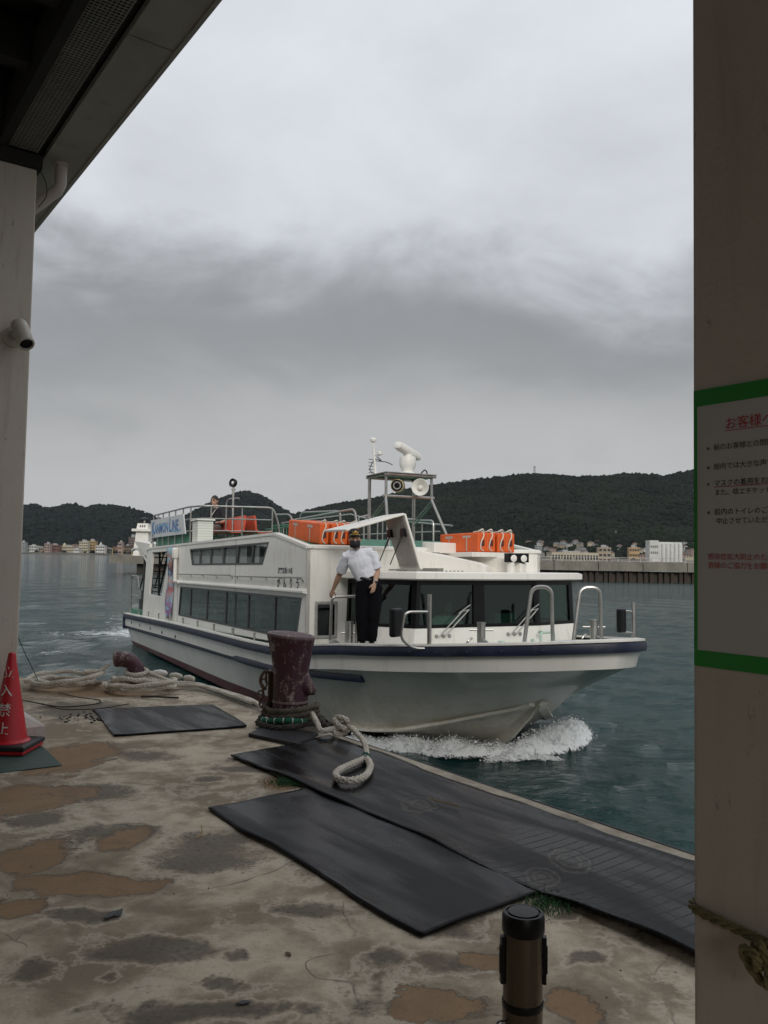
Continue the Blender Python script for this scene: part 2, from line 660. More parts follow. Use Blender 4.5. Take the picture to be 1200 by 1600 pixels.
# ================================================================== quay
def quay_material():
    m = NM('worn_quay_concrete')
    oc, da = m.attr('orange'), m.attr('damp')
    edge = m.attr('edge')
    P = m.co('Object')
    lo = m.noise(1.3, 5, 0.6, 0.6, P)
    me_ = m.noise(5.5, 6, 0.62, 0.4, P)
    hi = m.noise(45, 5, 0.6, 0, P)
    vh = m.noise(260, 3, 0.6, 0, P)
    # sheet of pale laitance worn through to a darker mortar
    f = m.math('ADD', m.math('MULTIPLY', lo, 0.55), m.math('MULTIPLY', me_, 0.30))
    f = m.math('ADD', f, m.math('MULTIPLY', hi, 0.12))
    base = m.mix(m.step(f, 0.40, 0.58), (0.245, 0.194, 0.136), (0.57, 0.490, 0.370))
    base = m.mix(m.math('MULTIPLY', m.step(hi, 0.50, 0.72), 0.45), base, (0.13, 0.112, 0.092))
    base = m.mix(m.math('MULTIPLY', m.step(vh, 0.60, 0.75), 0.4), base, (0.07, 0.062, 0.052))
    # damp / soot blotches with a pale tide line
    d = m.math('ADD', da, m.math('MULTIPLY', m.math('SUBTRACT', me_, 0.5), 1.15))
    d = m.math('ADD', d, m.math('MULTIPLY', m.math('SUBTRACT', hi, 0.5), 0.34))
    dm = m.step(d, 0.42, 0.70)
    rim = m.math('SUBTRACT', m.step(d, 0.33, 0.42), m.step(d, 0.42, 0.52))
    base = m.mix(m.math('MULTIPLY', rim, 0.5), base, (0.56, 0.50, 0.40))
    base = m.mix(m.math('MULTIPLY', dm, m.math('ADD', 0.55, m.math('MULTIPLY', hi, 0.5))), base, m.mix(m.step(me_, .35, .65), (0.120, 0.093, 0.065), (0.066, 0.053, 0.040)))
    # spalled patches of ochre aggregate with a dark lip
    o = m.math('ADD', oc, m.math('MULTIPLY', m.math('SUBTRACT', me_, 0.5), 0.85))
    o = m.math('ADD', o, m.math('MULTIPLY', m.math('SUBTRACT', hi, 0.5), 0.30))
    om = m.step(o, 0.50, 0.53)
    lip = m.math('SUBTRACT', m.step(o, 0.42, 0.50), m.step(o, 0.515, 0.56))
    oc2 = m.mix(m.step(me_, 0.35, 0.7), (0.29, 0.185, 0.10), (0.215, 0.133, 0.072))
    oc2 = m.mix(m.math('MULTIPLY', m.step(hi, 0.5, 0.75), 0.4), oc2, (0.12, 0.08, 0.05))
    base = m.mix(m.math('MULTIPLY', om, 0.9), base, oc2)
    base = m.mix(m.math('MULTIPLY', lip, 0.55), base, (0.10, 0.085, 0.068))
    # paler, sandier coping strip
    base = m.mix(m.math('MULTIPLY', edge, 0.55), base, m.mix(me_, (0.20, 0.18, 0.145), (0.38, 0.35, 0.29)))
    # hairline cracks
    vo = m.n('ShaderNodeTexVoronoi', feature='DISTANCE_TO_EDGE')
    vo.inputs['Scale'].default_value = 0.7
    wp = m.n('ShaderNodeVectorMath', operation='ADD')
    nz = m.n('ShaderNodeTexNoise')
    nz.inputs['Scale'].default_value = 3
    m.l(P, nz.inputs['Vector'])
    sc_ = m.n('ShaderNodeVectorMath', operation='SCALE')
    sc_.inputs['Scale'].default_value = 0.35
    m.l(nz.outputs['Color'], sc_.inputs[0])
    m.l(P, wp.inputs[0])
    m.l(sc_.outputs[0], wp.inputs[1])
    m.l(wp.outputs[0], vo.inputs['Vector'])
    cr = m.math('SUBTRACT', 1.0, m.step(vo.outputs['Distance'], 0.0, 0.006))
    cr = m.math('MULTIPLY', cr, m.step(lo, 0.45, 0.6))
    base = m.mix(m.math('MULTIPLY', cr, 0.6), base, (0.05, 0.045, 0.04))
    m.set(Base_Color=base)
    m.set(Specular_IOR_Level=0.3)
    m.set(Roughness=m.math('SUBTRACT', 0.90, m.math('MULTIPLY', dm, 0.16)))
    hgt = m.math('ADD', m.math('MULTIPLY', hi, 0.5), m.math('MULTIPLY', vh, 0.35))
    hgt = m.math('SUBTRACT', hgt, m.math('MULTIPLY', om, 0.9))
    hgt = m.math('SUBTRACT', hgt, m.math('MULTIPLY', cr, 0.8))
    m.bump(hgt, 0.55, 0.006)
    return m.m


QUAY = quay_material()
BEDGE = 3.77
aa = np.concatenate([np.linspace(-9, 0.4, 30, endpoint=False), np.arange(0.4, 10.6, 0.03), np.linspace(10.6, 16, 18)])
bmax = np.where(aa > 9.03, BEDGE - (aa - 9.03) * 1.03, BEDGE)
bl = np.concatenate([np.linspace(0, 0.30, 20, endpoint=False), np.linspace(0.30, 1, 200)])
GA = np.repeat(aa[:, None], len(bl), 1)
GB = -9 + bl[None, :] * (bmax[:, None] + 9)
GX, GY = EA.x * GA + NB.x * GB, EA.y * GA + NB.y * GB
ORA = [(-2.18, 6.12, .26, .49), (-2.06, 5.08, .27, .33), (-1.28, 4.45, .12, .17), (-1.64, 4.14, .17, .25), (-1.24, 3.84, .33, .16),
       (-1.45, 3.54, .11, .11), (-1.86, 5.21, .15, .16), (.42, 3.21, .09, .07), (.23, 2.84, .16, .14), (.67, 2.85, .10, .11),
       (-2.98, 9.04, .71, .45), (-.66, 5.51, .10, .20), (.11, 2.73, .08, .04)]
DAM = [(-1.78, 5.22, .34, .30), (-1.34, 4.52, .26, .18), (-1.85, 4.71, .20, .15), (-.82, 4.28, .28, .36), (-.60, 4.78, .21, .17),
       (-.80, 3.23, .26, .13), (-.59, 3.13, .14, .07), (-.73, 3.13, .09, .07), (-.45, 3.09, .06, .05), (-.52, 2.91, .17, .04),
       (-.61, 2.75, .30, .07), (-.87, 2.98, .06, .04), (-.09, 4.13, .33, .25), (.14, 3.68, .16, .12), (.28, 3.49, .15, .12),
       (.01, 2.97, .07, .03), (-2.79, 7.93, .51, .51), (-1.67, 6.22, .27, .23), (-.84, 5.9, .30, .14), (-1.09, 5.63, .12, .10),
       (.07, 3.16, .09, .07), (.26, 3.16, .14, .10), (.82, 3.18, .09, .06), (-1.16, 3.02, .13, .07), (-1.16, 3.46, .18, .08),
       (.75, 3.51, .08, .05), (-.18, 3.60, .24, .12), (-.27, 2.76, .12, .04), (.01, 2.89, .04, .05)]
wx = GX + 0.18 * (fbm(GX * 2.2, GY * 2.2, 3) - 0.5)
wy = GY + 0.30 * (fbm(GX * 2.2, GY * 2.2, 9) - 0.5)


def blobs(L, soft):
    f = np.zeros_like(GX)
    for cx, cy, rx, ry in L:
        d = np.sqrt(((wx - cx) / rx) ** 2 + ((wy - cy) / ry) ** 2)
        f = np.maximum(f, np.clip(1 - d / soft, 0, 1))
    return f


orange = blobs(ORA, 2.0)
damp = np.maximum(blobs(DAM, 1.9) * 0.95, 0.27 + 0.9 * (fbm(GX * 1.9 + 5, GY * 1.3, 21, 4) - 0.5))
edge = np.clip((GB - (BEDGE - 0.16)) / 0.03, 0, 1) * (GA < 9.2)
GZ = -0.004 * np.clip((orange - 0.45) / 0.1, 0, 1) + 0.010 * (fbm(GX * 0.8, GY * 0.8, 4, 3) - 0.5)
quay = link('quay', grid_mesh('quay', GX, GY, GZ, QUAY, {'orange': orange, 'damp': damp, 'edge': edge}))
tag(quay, 'worn concrete ferry quay with ochre patches and dark damp blotches', kind='structure')
WALLM = paint('wet_quay_wall', (0.06, 0.055, 0.045), 0.6, 0.35, (0.02, 0.03, 0.02), 0.8, 0.4, 1.5, fine=18)
mb = MB()
edge_line = [q(-9, BEDGE), q(9.03, BEDGE), q(16, BEDGE - 6.97 * 1.03)]
for a, b in zip(edge_line, edge_line[1:]):
    mb.add([a + Vector((0, 0, 0.004)), b + Vector((0, 0, 0.004)), b + Vector((0, 0, -4)), a + Vector((0, 0, -4))], [(0, 1, 2, 3)])
wall_o = obj('quay_wall', mb, WALLM, quay, smooth=0)
# black rubber corner strip along the lip
mb = MB()
for a, b, off in ((q(-9, BEDGE), q(9.05, BEDGE), NB), (q(9.03, BEDGE), q(16, BEDGE - 7.18), Vector((0.14, 0.99, 0)))):
    mb.hexa([a + off * 0.002 - Vector((0, 0, .14)), b + off * 0.002 - Vector((0, 0, .14)), b + off * 0.05 - Vector((0, 0, .14)), a + off * 0.05 - Vector((0, 0, .14)),
             a + off * 0.002 - Vector((0, 0, .012)), b + off * 0.002 - Vector((0, 0, .012)), b + off * 0.05 - Vector((0, 0, .012)), a + off * 0.05 - Vector((0, 0, .012))])
obj('edge_strip', mb, BLACK, quay, smooth=0)

# ================================================================== hills and shore
FH = 871.1


def hz(u):
    return FH + (u - 600) * 0.01746                       # horizon line for heights read off the ridges


def hill_material(name, c1, c2):
    m = NM(name)
    n = m.noise(0.010, 6, 0.65)
    n2 = m.noise(0.06, 5, 0.7)
    c = m.mix(m.step(n, 0.35, 0.68), c1, c2)
    c = m.mix(m.math('MULTIPLY', m.step(n2, 0.4, 0.7), 0.5), c, tuple(x * 0.45 for x in c1))
    m.set(Base_Color=c, Roughness=0.95, Specular_IOR_Level=0.1)
    return m.m


def crown_material(name, c1, c2):
    m = NM(name)
    f = m.attr('tone')
    n = m.noise(0.25, 4, 0.7)
    c = m.mix(f, c1, c2)
    c = m.mix(m.math('MULTIPLY', m.step(n, 0.45, 0.65), 0.5), c, tuple(x * 0.4 for x in c1))
    m.set(Base_Color=c, Roughness=0.95, Specular_IOR_Level=0.1)
    return m.m


ICO_V, ICO_F = None, None
_bm = bmesh.new()
bmesh.ops.create_icosphere(_bm, subdivisions=1, radius=1)
ICO_V = np.array([v.co[:] for v in _bm.verts])
ICO_F = np.array([[v.index for v in f.verts] for f in _bm.faces])
_bm.free()


def blob_cloud(name, P, S, mat, tone, squash=0.8, jit=0.28, smooth=True):
    n, k = len(P), len(ICO_V)
    r2 = np.random.default_rng(3)
    V = ICO_V[None] * (1 + jit * r2.normal(size=(n, k, 1))) * S[:, None, None]
    V[:, :, 2] *= squash
    V = V + P[:, None, :]
    Fc = (ICO_F[None] + (np.arange(n) * k)[:, None, None]).reshape(-1, 3)
    me = bpy.data.meshes.new(name)
    me.vertices.add(n * k)
    me.vertices.foreach_set('co', V.reshape(-1).astype(np.float32))
    me.loops.add(Fc.size)
    me.loops.foreach_set('vertex_index', Fc.reshape(-1).astype(np.int32))
    me.polygons.add(len(Fc))
    me.polygons.foreach_set('loop_start', (np.arange(len(Fc)) * 3).astype(np.int32))
    me.polygons.foreach_set('loop_total', np.full(len(Fc), 3, np.int32))
    me.update(calc_edges=True)
    me.polygons.foreach_set('use_smooth', np.full(len(Fc), smooth))
    at = me.attributes.new('tone', 'FLOAT', 'POINT')
    at.data.foreach_set('value', np.repeat(tone, k).astype(np.float32))
    me.materials.append(mat)
    return link(name, me)


HILLH = {}


def hill(name, prof, Dr, D0, mat, label, nblob, seed, crown, flabel, bs=(5, 11)):
    us = np.array([p[0] for p in prof], float)
    vs = np.array([p[1] for p in prof], float)
    uu = np.arange(us[0], us[-1], 1.0)
    ridge = (hz(uu) - np.interp(uu, us, vs)) / 1330.0 * Dr + EYE
    k = 5
    ridge = np.convolve(np.pad(ridge, k, mode='edge'), np.ones(2 * k + 1) / (2 * k + 1), 'valid')
    X = (uu - 600) / 1330.0 * Dr
    D = np.concatenate([np.linspace(D0, Dr, 46), np.linspace(Dr, Dr * 1.35, 10)[1:]])
    s = np.clip((D - D0) / (Dr - D0), 0, 1)
    back = np.clip((D - Dr) / (Dr * 0.35), 0, 1)
    XX, DD = np.meshgrid(X, D)
    prof_s = (0.12 * s + 0.88 * s ** 1.25)[:, None] * (1 - back[:, None] ** 1.5)
    nz_ = (fbm(XX / 260, DD / 260, seed, 5) - 0.5)
    gul = np.abs(fbm(XX / 170 + 9, DD / 420, seed + 5, 4) - 0.5)
    mid_ = (np.sin(np.clip(s, 0, 1) * math.pi) ** 0.8)[:, None]
    ZZ = ridge[None, :] * (prof_s + mid_ * (0.16 * nz_ - 0.30 * gul))
    ZZ = np.maximum(ZZ, 0.3) + ZW + 1.5
    ZZ[0, :] = ZW - 1
    o = link(name, grid_mesh(name, XX, DD, ZZ, mat))
    tag(o, label, kind='structure')
    r2 = np.random.default_rng(seed)
    i = r2.uniform(0, 44.9, nblob) * 1.0
    i = 46 * (i / 46) ** 0.8
    i = np.clip(i, 1, 47)
    j = r2.uniform(0, len(X) - 1.01, nblob)
    i0, j0 = i.astype(int), j.astype(int)
    fi, fj = i - i0, j - j0

    def smp(A):
        return (A[i0, j0] * (1 - fi) * (1 - fj) + A[i0 + 1, j0] * fi * (1 - fj) + A[i0, j0 + 1] * (1 - fi) * fj + A[i0 + 1, j0 + 1] * fi * fj)
    px, py, pz = smp(XX), smp(DD), smp(ZZ)
    S = r2.uniform(bs[0], bs[1], nblob)
    P = np.stack([px, py, pz + S * 0.12], -1)
    tone = np.clip(fbm(px / 120, py / 120, seed + 2, 4) * 1.5 - 0.35 + r2.normal(0, 0.12, nblob), 0, 1)
    fo = blob_cloud('forest', P, S, crown, tone)
    tag(fo, flabel, kind='stuff')
    HILLH[name] = (X, D, ZZ)
    return o


HM = hill_material('hillside_undergrowth', (0.0075, 0.0115, 0.0095), (0.012, 0.017, 0.012))
CR1 = crown_material('broadleaf_crowns', (0.0075, 0.0120, 0.0100), (0.017, 0.024, 0.0145))
CR2 = crown_material('distant_crowns', (0.0095, 0.0140, 0.0145), (0.0145, 0.0200, 0.0185))
hill('hill', [(380, 830), (440, 812), (490, 796), (520, 790), (560, 783), (600, 776), (640, 765), (700, 756), (760, 748), (805, 743), (835, 740),
              (865, 743), (900, 746), (940, 745), (985, 741), (1010, 742), (1040, 744), (1060, 739), (1085, 735), (1130, 728), (1200, 735), (1300, 760)],
     2200, 1000, HM, 'long dark wooded ridge filling the right background', 30000, 31, CR1, 'dense dark wood covering the long right hand ridge', (3.2, 6.6))
hill('hill', [(200, 850), (250, 832), (290, 815), (310, 806), (335, 790), (352, 778), (370, 770), (383, 768), (397, 770), (415, 779), (430, 788),
              (450, 801), (462, 807), (480, 815), (510, 825), (560, 838)],
     3000, 1500, HM, 'rounded wooded peak behind the ferry upper deck', 8000, 47, CR2, 'dark wood on the rounded middle peak', (4.5, 8.5))
hill('hill', [(-160, 800), (-60, 785), (0, 788), (35, 790), (55, 790), (72, 795), (84, 798), (98, 791), (108, 789), (120, 789), (130, 794), (136, 796),
              (144, 793), (155, 789), (175, 790), (195, 793), (212, 797), (228, 803), (245, 810), (275, 822), (320, 840), (380, 850)],
     2600, 1150, HM, 'dark double humped hills beyond the left hand town', 13000, 63, CR2, 'dark wood on the left hand hills', (4, 8))

SHORE = paint('shore_ground', (0.12, 0.11, 0.09), 0.9, 0.4, bump=0.2, scale=0.05)
for nm, x0, x1, d0, d1, z1 in (('shore', -700, -190, 880, 1300, 1.2), ('shore', 20, 560, 820, 1300, 2.0)):
    mb = MB()
    nx = 30
    top = [(x0 + (x1 - x0) * i / nx, d0 + 6 * math.sin(i * 1.7), ZW + z1) for i in range(nx + 1)]
    far = [(x0 + (x1 - x0) * i / nx, d1, ZW + z1 + 10) for i in range(nx + 1)]
    low = [(p[0], p[1] - 1, ZW - 2) for p in top]
    mb.loft([low, top, far], closed_ring=False, caps=False)
    tag(obj(nm, mb, SHORE, smooth=0), 'low built up shore below the hills', kind='structure')

# ================================================================== far town
WIN = paint('far_window_glass', (0.03, 0.035, 0.04), 0.2, 0.2, bump=0)


def wallm(name, c):
    return paint(name, c, 0.8, 0.1, tuple(x * 0.6 for x in c), 0.4, 0, 0.2)


TOWN = {k: wallm('facade_' + k, c) for k, c in dict(white=(.55, .55, .52), cream=(.47, .42, .31), ochre=(.42, .29, .15), brick=(.20, .11, .085),
                                                    brown=(.16, .12, .10), grey=(.33, .34, .34), pink=(.34, .25, .22), dark=(.10, .10, .10), tan=(.33, .27, .20)).items()}
ROOFS = [paint('roof_tiles_' + n, c, 0.7, 0.2, bump=0, scale=0.5) for n, c in
         (('charcoal', (.055, .055, .06)), ('brown', (.11, .07, .05)), ('slate', (.10, .115, .13)), ('rust', (.13, .075, .06)))]


def px_x(u, D):
    return (u - 600) / 1330.0 * D


def building(name, u0, u1, v0, v1, D, wall, label, floors=3, cols=4, roof='flat', turret=None, cat='building', depth=None, group=None):
    """flat-roofed town building; its u/v span was read off the photograph at distance D"""
    sc_ = D / 1330.0
    w = (u1 - u0) * sc_
    uc = (u0 + u1) / 2
    z0, z1 = ZW + 1.0, EYE + (hz(uc) - v0) * sc_
    zb = min(z0, EYE + (hz(uc) - v1) * sc_)
    h = z1 - zb
    dp = depth or max(8, w * 0.6)
    t_ = thing(name, label, cat, loc=(px_x(uc, D), D, zb), group=group)
    mb = MB()
    mb.box(-w / 2, w / 2, 0, dp, 0, h)
    mb.box(-w / 2 - .2, w / 2 + .2, -.2, dp + .2, h, h + .5)
    obj('wall', mb, TOWN[wall], t_, smooth=0)
    mb = MB()
    fh = h / floors
    cw = w / cols
    for i in range(floors):
        for j in range(cols):
            x = -w / 2 + cw * (j + .5)
            mb.box(x - cw * .33, x + cw * .33, -.12, .05, fh * i + fh * .32, fh * i + fh * .78)
    wo_ = obj('windows', mb, WIN, t_, smooth=0)
    wo_['kind'] = 'stuff'
    mb = MB()
    mb.box(-w * .22, w * .15, dp * .3, dp * .7, h + .5, h + .5 + min(3, h * .16))
    mb.box(w * .22, w * .32, dp * .3, dp * .5, h + .5, h + .5 + min(2, h * .1))
    obj('roof_house', mb, TOWN['grey'], t_, smooth=0)
    if turret:
        mb = MB()
        tx = turret * w
        mb.box(tx - w * .09, tx + w * .09, -.3, w * .2, h + .5, h + h * .25)
        mb.lathe([(w * .12, 0), (w * .05, h * .12), (0.02, h * .22)], (tx, w * .08, h + h * .25), n=8)
        obj('turret', mb, TOWN[wall], t_, smooth=0)
    return t_


LB = [(33, 40, 848, 866, 'grey', 'pale grey block beside the left column on the far shore', 5, 2, 0),
      (47, 58, 853, 866, 'white', 'small white building left of the red brick one on the far shore', 3, 3, 0),
      (58, 69, 856, 866, 'tan', 'low tan building on the far left shore', 2, 3, 0),
      (71, 79, 850, 866, 'pink', 'narrow pinkish block on the far left shore', 4, 2, 0),
      (79, 93, 852, 866, 'brick', 'dark red brick building on the far left shore', 3, 4, 0),
      (94, 116, 854, 867, 'cream', 'cream building with a pointed turret on the far shore', 3, 7, -.15),
      (116, 125, 858, 867, 'white', 'low white shed beside the turreted cream building', 2, 3, 0),
      (125, 138.5, 847, 867, 'cream', 'tall cream block with dark storey bands on the far shore', 5, 4, 0),
      (138.5, 150, 846, 867, 'ochre', 'tall ochre block beside the banded cream block', 5, 3, 0),
      (151, 165, 853, 867, 'white', 'white building with a pointed turret right of the ochre block', 3, 4, .05),
      (167, 177, 858, 867, 'dark', 'low dark building at the right of the far left town', 2, 3, 0),
      (178, 196, 855, 867, 'brick', 'red brown building behind the white lighthouse pier', 3, 5, 0),
      (186, 192, 848, 860, 'pink', 'small gabled pink tower behind the lighthouse pier', 3, 1, .0),
      (196, 203, 853, 867, 'brown', 'brown block left of the white lighthouse', 3, 2, 0),
      (202, 214, 840, 866, 'brown', 'tall brown tower block just behind the white lighthouse', 7, 3, 0)]
for i, (u0, u1, v0, v1, w, lb, fl, cl, tu) in enumerate(LB):
    building('town_building', u0, u1, v0, v1, 900 + (i % 3) * 14, w, lb, fl, cl, turret=tu or None, group='buildings along the far left shore')
building('hotel_tower', 838, 848, 853, 876, 900, 'grey', 'slim pale grey tower behind the right hand pier', 8, 3)
bl_ = building('warehouse', 863, 936, 864, 876, 860, 'cream', 'long low cream warehouse behind the right hand pier', 1, 16)
building('warehouse_block', 936, 955.5, 856, 876, 862, 'tan', 'taller plain cream block at the end of the long warehouse', 3, 3)
building('apartment_block', 984, 1000, 856, 866, 1020, 'ochre', 'yellowish apartment block above the right hand pier', 3, 6)
# white silo plant
sc_ = 860 / 1330
t_ = thing('silo_plant', 'white silo plant with a row of tall cylinders at far right', 'silo', loc=(px_x(1043, 860), 860, ZW + .8))
mb = MB()
hs = (877 - 850) * sc_ + 3
mb.box(-17.5, -8.5, 0, 14, 0, hs + 3.5)
mb.box(-9, 17, 6, 16, hs, hs + 2.2)
mb.box(-18, -12, -1, 8, 0, hs * .45)
obj('plant_tower', mb, TOWN['white'], t_, smooth=0)
for k in range(6):
    mb = MB()
    mb.lathe([(2.1, 0), (2.1, hs), (1.9, hs + .4)], (-6.2 + k * 4.25, 5, 0), n=14)
    obj('silo', mb, TOWN['white'], t_)
mb = MB()
for k in range(4):
    mb.box(-16.6 + k * 2, -15.6 + k * 2, -.1, .1, hs * .5, hs * .62)
    mb.box(-16.6 + k * 2, -15.6 + k * 2, -.1, .1, hs * .8, hs * .92)
w_ = obj('windows', mb, WIN, t_, smooth=0)
w_['kind'] = 'stuff'

# houses climbing the foot of the right-hand ridge
protos = []
for k in range(6):
    mb = MB()
    w, d, h = 9 + k % 3 * 2, 8, 4.2 + (k % 2) * 2.6
    mb.box(-w / 2, w / 2, -d / 2, d / 2, -4, h)
    protos_wall = mb.mesh('house_wall', TOWN[('white', 'cream', 'tan', 'grey', 'white', 'pink')[k]], 0)
    mb = MB()
    o_ = .7
    b4 = [(-w / 2 - o_, -d / 2 - o_, h), (w / 2 + o_, -d / 2 - o_, h), (w / 2 + o_, d / 2 + o_, h), (-w / 2 - o_, d / 2 + o_, h)]
    r4 = [(-w / 4, 0, h + 2.4), (w / 4, 0, h + 2.4)]
    mb.add(b4 + r4, [(0, 1, 5, 4), (1, 2, 5), (2, 3, 4, 5), (3, 0, 4), (3, 2, 1, 0)])
    protos_roof = mb.mesh('house_roof', ROOFS[k % 4], 0)
    mb = MB()
    for x in (-w * .28, w * .05, w * .3):
        mb.box(x - .8, x + .8, -d / 2 - .06, -d / 2 + .1, 1.0, 2.4)
        if h > 5:
            mb.box(x - .8, x + .8, -d / 2 - .06, -d / 2 + .1, 4.2, 5.6)
    protos_win = mb.mesh('house_window', WIN, 0)
    protos.append((protos_wall, protos_roof, protos_win))
COLN = ('white walled', 'cream walled', 'tan walled', 'grey walled', 'white two storey', 'pinkish')
ROOFN = ('charcoal', 'brown', 'slate blue', 'rust', 'charcoal', 'brown')
hr = random.Random(4)
for i in range(96):
    k = hr.randrange(6)
    u = hr.uniform(822, 1100) if i % 6 else hr.uniform(40, 170)
    if u > 500:
        D = hr.uniform(985, 1260)
        v = 878 - (D - 985) / 275 * 27 - hr.uniform(0, 3)
    else:
        D = hr.uniform(960, 1060)
        v = 866 - (D - 960) / 100 * 9
    z = EYE + (hz(u) - v) / 1330 * D
    if u > 500:
        zone = ('left of the slim grey tower' if u < 838 else 'over left end of long warehouse' if u < 888 else 'over right end of long warehouse' if u < 936 else 'right of the warehouse block' if u < 984 else
                'by the yellowish block' if u < 1012 else 'left of the white silo plant' if u < 1040 else 'right of the white silo plant')
        tier = ('lowest row' if D < 1060 else 'middle row' if D < 1160 else 'upper row')
        where = f'{tier} {zone}'
    else:
        where = 'left end of the far left town' if u < 65 else 'left part of the far left town' if u < 95 else 'middle of the far left town' if u < 130 else 'right part of the far left town'
    side = 'below the long right ridge' if u > 500 else 'on the far left shore'
    t_ = thing('house', f'tiny {COLN[k]} house with {ROOFN[k]} roof, {where}', 'house', loc=(px_x(u, D), D, z), rz=hr.uniform(-.7, .7),
               group=f'{COLN[k]} houses {side}')
    t_.scale = (.72, .72, .72)
    link('wall', protos[k][0], t_)
    link('roof', protos[k][1], t_)
    link('window', protos[k][2], t_)['kind'] = 'stuff'
# town shrubs and street trees between the houses, too small to count
r2 = np.random.default_rng(8)
nn = 900
D = r2.uniform(960, 1270, nn)
u = r2.uniform(630, 1120, nn)
P = np.stack([px_x(u, D), D, EYE + (hz(u) - (880 - (D - 985) / 275 * 27)) / 1330 * D], -1)
tag(blob_cloud('shore_trees', P, r2.uniform(2, 5.5, nn), CR1, r2.uniform(0, 1, nn)), 'dark trees scattered among the far houses', kind='stuff')
nn = 260
D = r2.uniform(905, 1060, nn)
u = r2.uniform(20, 260, nn)
P = np.stack([px_x(u, D), D, EYE + (hz(u) - (866 - (D - 900) / 100 * 6)) / 1330 * D], -1)
tag(blob_cloud('shore_trees', P, r2.uniform(2, 4.5, nn), CR2, r2.uniform(0, 1, nn)), 'dark trees scattered among the far left town', kind='stuff')

# hilltop mast
t_ = thing('lattice_mast', 'thin lattice mast on top of the long right hand ridge', 'mast', loc=(px_x(835, 2190), 2190, EYE + (hz(835) - 741) / 1330 * 2190))
mb = MB()
for sx in (-1.6, 1.6):
    mb.box(sx - .5, sx + .5, -.5, .5, -4, 21)
for k in range(5):
    mb.box(-1.6, 1.6, -.3, .3, 2 + k * 4, 3 + k * 4)
mb.box(-2.4, 2.4, -1, 1, 18.5, 20.5)
obj('mast_frame', mb, TOWN['dark'], t_, smooth=0)
for u, v0, v1, D, lb in ((887, 848, 866, 845, 'tall thin lamp pole behind the long warehouse'), (963, 828, 850, 1300, 'pale pylon on the wooded slope above the yellowish block'),
                         (963, 770, 776, 2000, 'tiny pale pylon near the ridge top')):
    h = (v1 - v0) / 1330 * D
    t_ = thing('pole', lb, 'pole', loc=(px_x(u, D), D, EYE + (hz(u) - v1) / 1330 * D))
    mb = MB()
    mb.lathe([(.32, -1), (.2, h)], n=6)
    mb.box(-1.0, 1.0, -.2, .2, h * .82, h * .87)
    obj('pole_shaft', mb, TOWN['grey'], t_)

# ================================================================== breakwater pier with lighthouse
PIERC = paint('pier_concrete', (0.20, 0.185, 0.155), 0.85, 0.25, (0.07, 0.06, 0.045), 0.8, 0.2, 0.5, fine=6, streak=True)
PIERD = paint('pier_dark_wall', (0.055, 0.045, 0.036), 0.8, 0.35, (0.02, 0.02, 0.018), 0.8, 0.3, 0.6, fine=5, streak=True)
pier = thing('breakwater_pier', 'long grey concrete breakwater pier crossing behind the ferry', 'pier', loc=(0, 114, ZW))
x = -36.6
while x < 72:
    x2 = min(x + 5.9, 72)
    top = 2.36 + (x + 36) * .0042
    mb = MB()
    mb.box(x, x2 - .05, 0, 9, 1.30 + (x + 36) * .0025, top)
    obj('cap_slab', mb, PIERC, pier, smooth=0)
    x += 5.95
mb = MB()
mb.box(-33.2, 72, 1.0, 8.5, -2, 1.33)
obj('pier_wall', mb, PIERD, pier, smooth=0)
pm = MB()
pm.box(-.22, .22, -.18, .3, -2, 1.42)
pmesh = pm.mesh('pile', paint('rusty_steel_pile', (0.045, 0.030, 0.022), 0.8, 0.4, (0.10, 0.05, 0.025), 0.6, 0.2, 1.0), 0)
for k in range(44):
    o = link('pile', pmesh, pier)
    o.location = (4 + k * .92 + .15 * math.sin(k * 2.3), .72, 0)
mb = MB()
for k in range(30):
    xx = 3 + k * 1.5
    mb.box(xx - .04, xx + .04, .3, .38, 2.3, 3.25)
for z in (2.75, 3.2):
    mb.box(3, 47, .31, .37, z, z + .06)
obj('railing', mb, GALV, pier, smooth=0)
mb = MB()
for k in range(8):
    xx = -36.3 + k * 1.3
    mb.box(xx - .05, xx + .05, .2, .3, 2.3, 3.3)
mb.box(-36.3, -27, .22, .28, 3.2, 3.27)
obj('railing', mb, paint('yellow_rail', (.30, .24, .10), .6), pier, smooth=0)
mb = MB()
mb.box(6.5, 12.5, 3, 8, 2.4, 3.1)
mb.box(24, 31, 4, 8, 2.4, 2.9)
mb.box(33, 47, 4, 8, 2.4, 2.75)
obj('parapet', mb, PIERC, pier, smooth=0)
lx = -33.1
lh = thing('lighthouse', 'small white lighthouse with black lantern on the pier end', 'lighthouse', loc=(lx, 117.5, ZW + 2.36))
mb = MB()
s4 = [(1.12, 0), (.92, 2.1), (.82, 3.35)]
rings = [[(-w, -w, z), (w, -w, z), (w, w, z), (-w, w, z)] for w, z in s4]
mb.loft(rings)
rings = [[(-w, -w, z), (w, -w, z), (w, w, z), (-w, w, z)] for w, z in ((.80, 3.66), (.70, 4.45))]
mb.loft(rings)
obj('tower', mb, WHITE2, lh, smooth=0)
mb = MB()
mb.box(-1.3, 1.3, -1.3, 1.3, 3.34, 3.68)
obj('gallery', mb, WHITE2, lh, smooth=0)
mb = MB()
for k in range(8):
    a = k * math.pi / 4
    mb.tube([(.46 * math.cos(a), .46 * math.sin(a), 4.44), (.46 * math.cos(a), .46 * math.sin(a), 5.0)], .05, 5)
mb.lathe([(.5, 4.44), (.5, 4.56)], n=12)
mb.lathe([(.62, 4.98), (.60, 5.06), (.3, 5.25), (.05, 5.32)], n=12)
obj('lantern', mb, BLACKP, lh)
mb = MB()
mb.lathe([(.16, 4.5), (.2, 4.7), (.16, 4.9)], n=10)
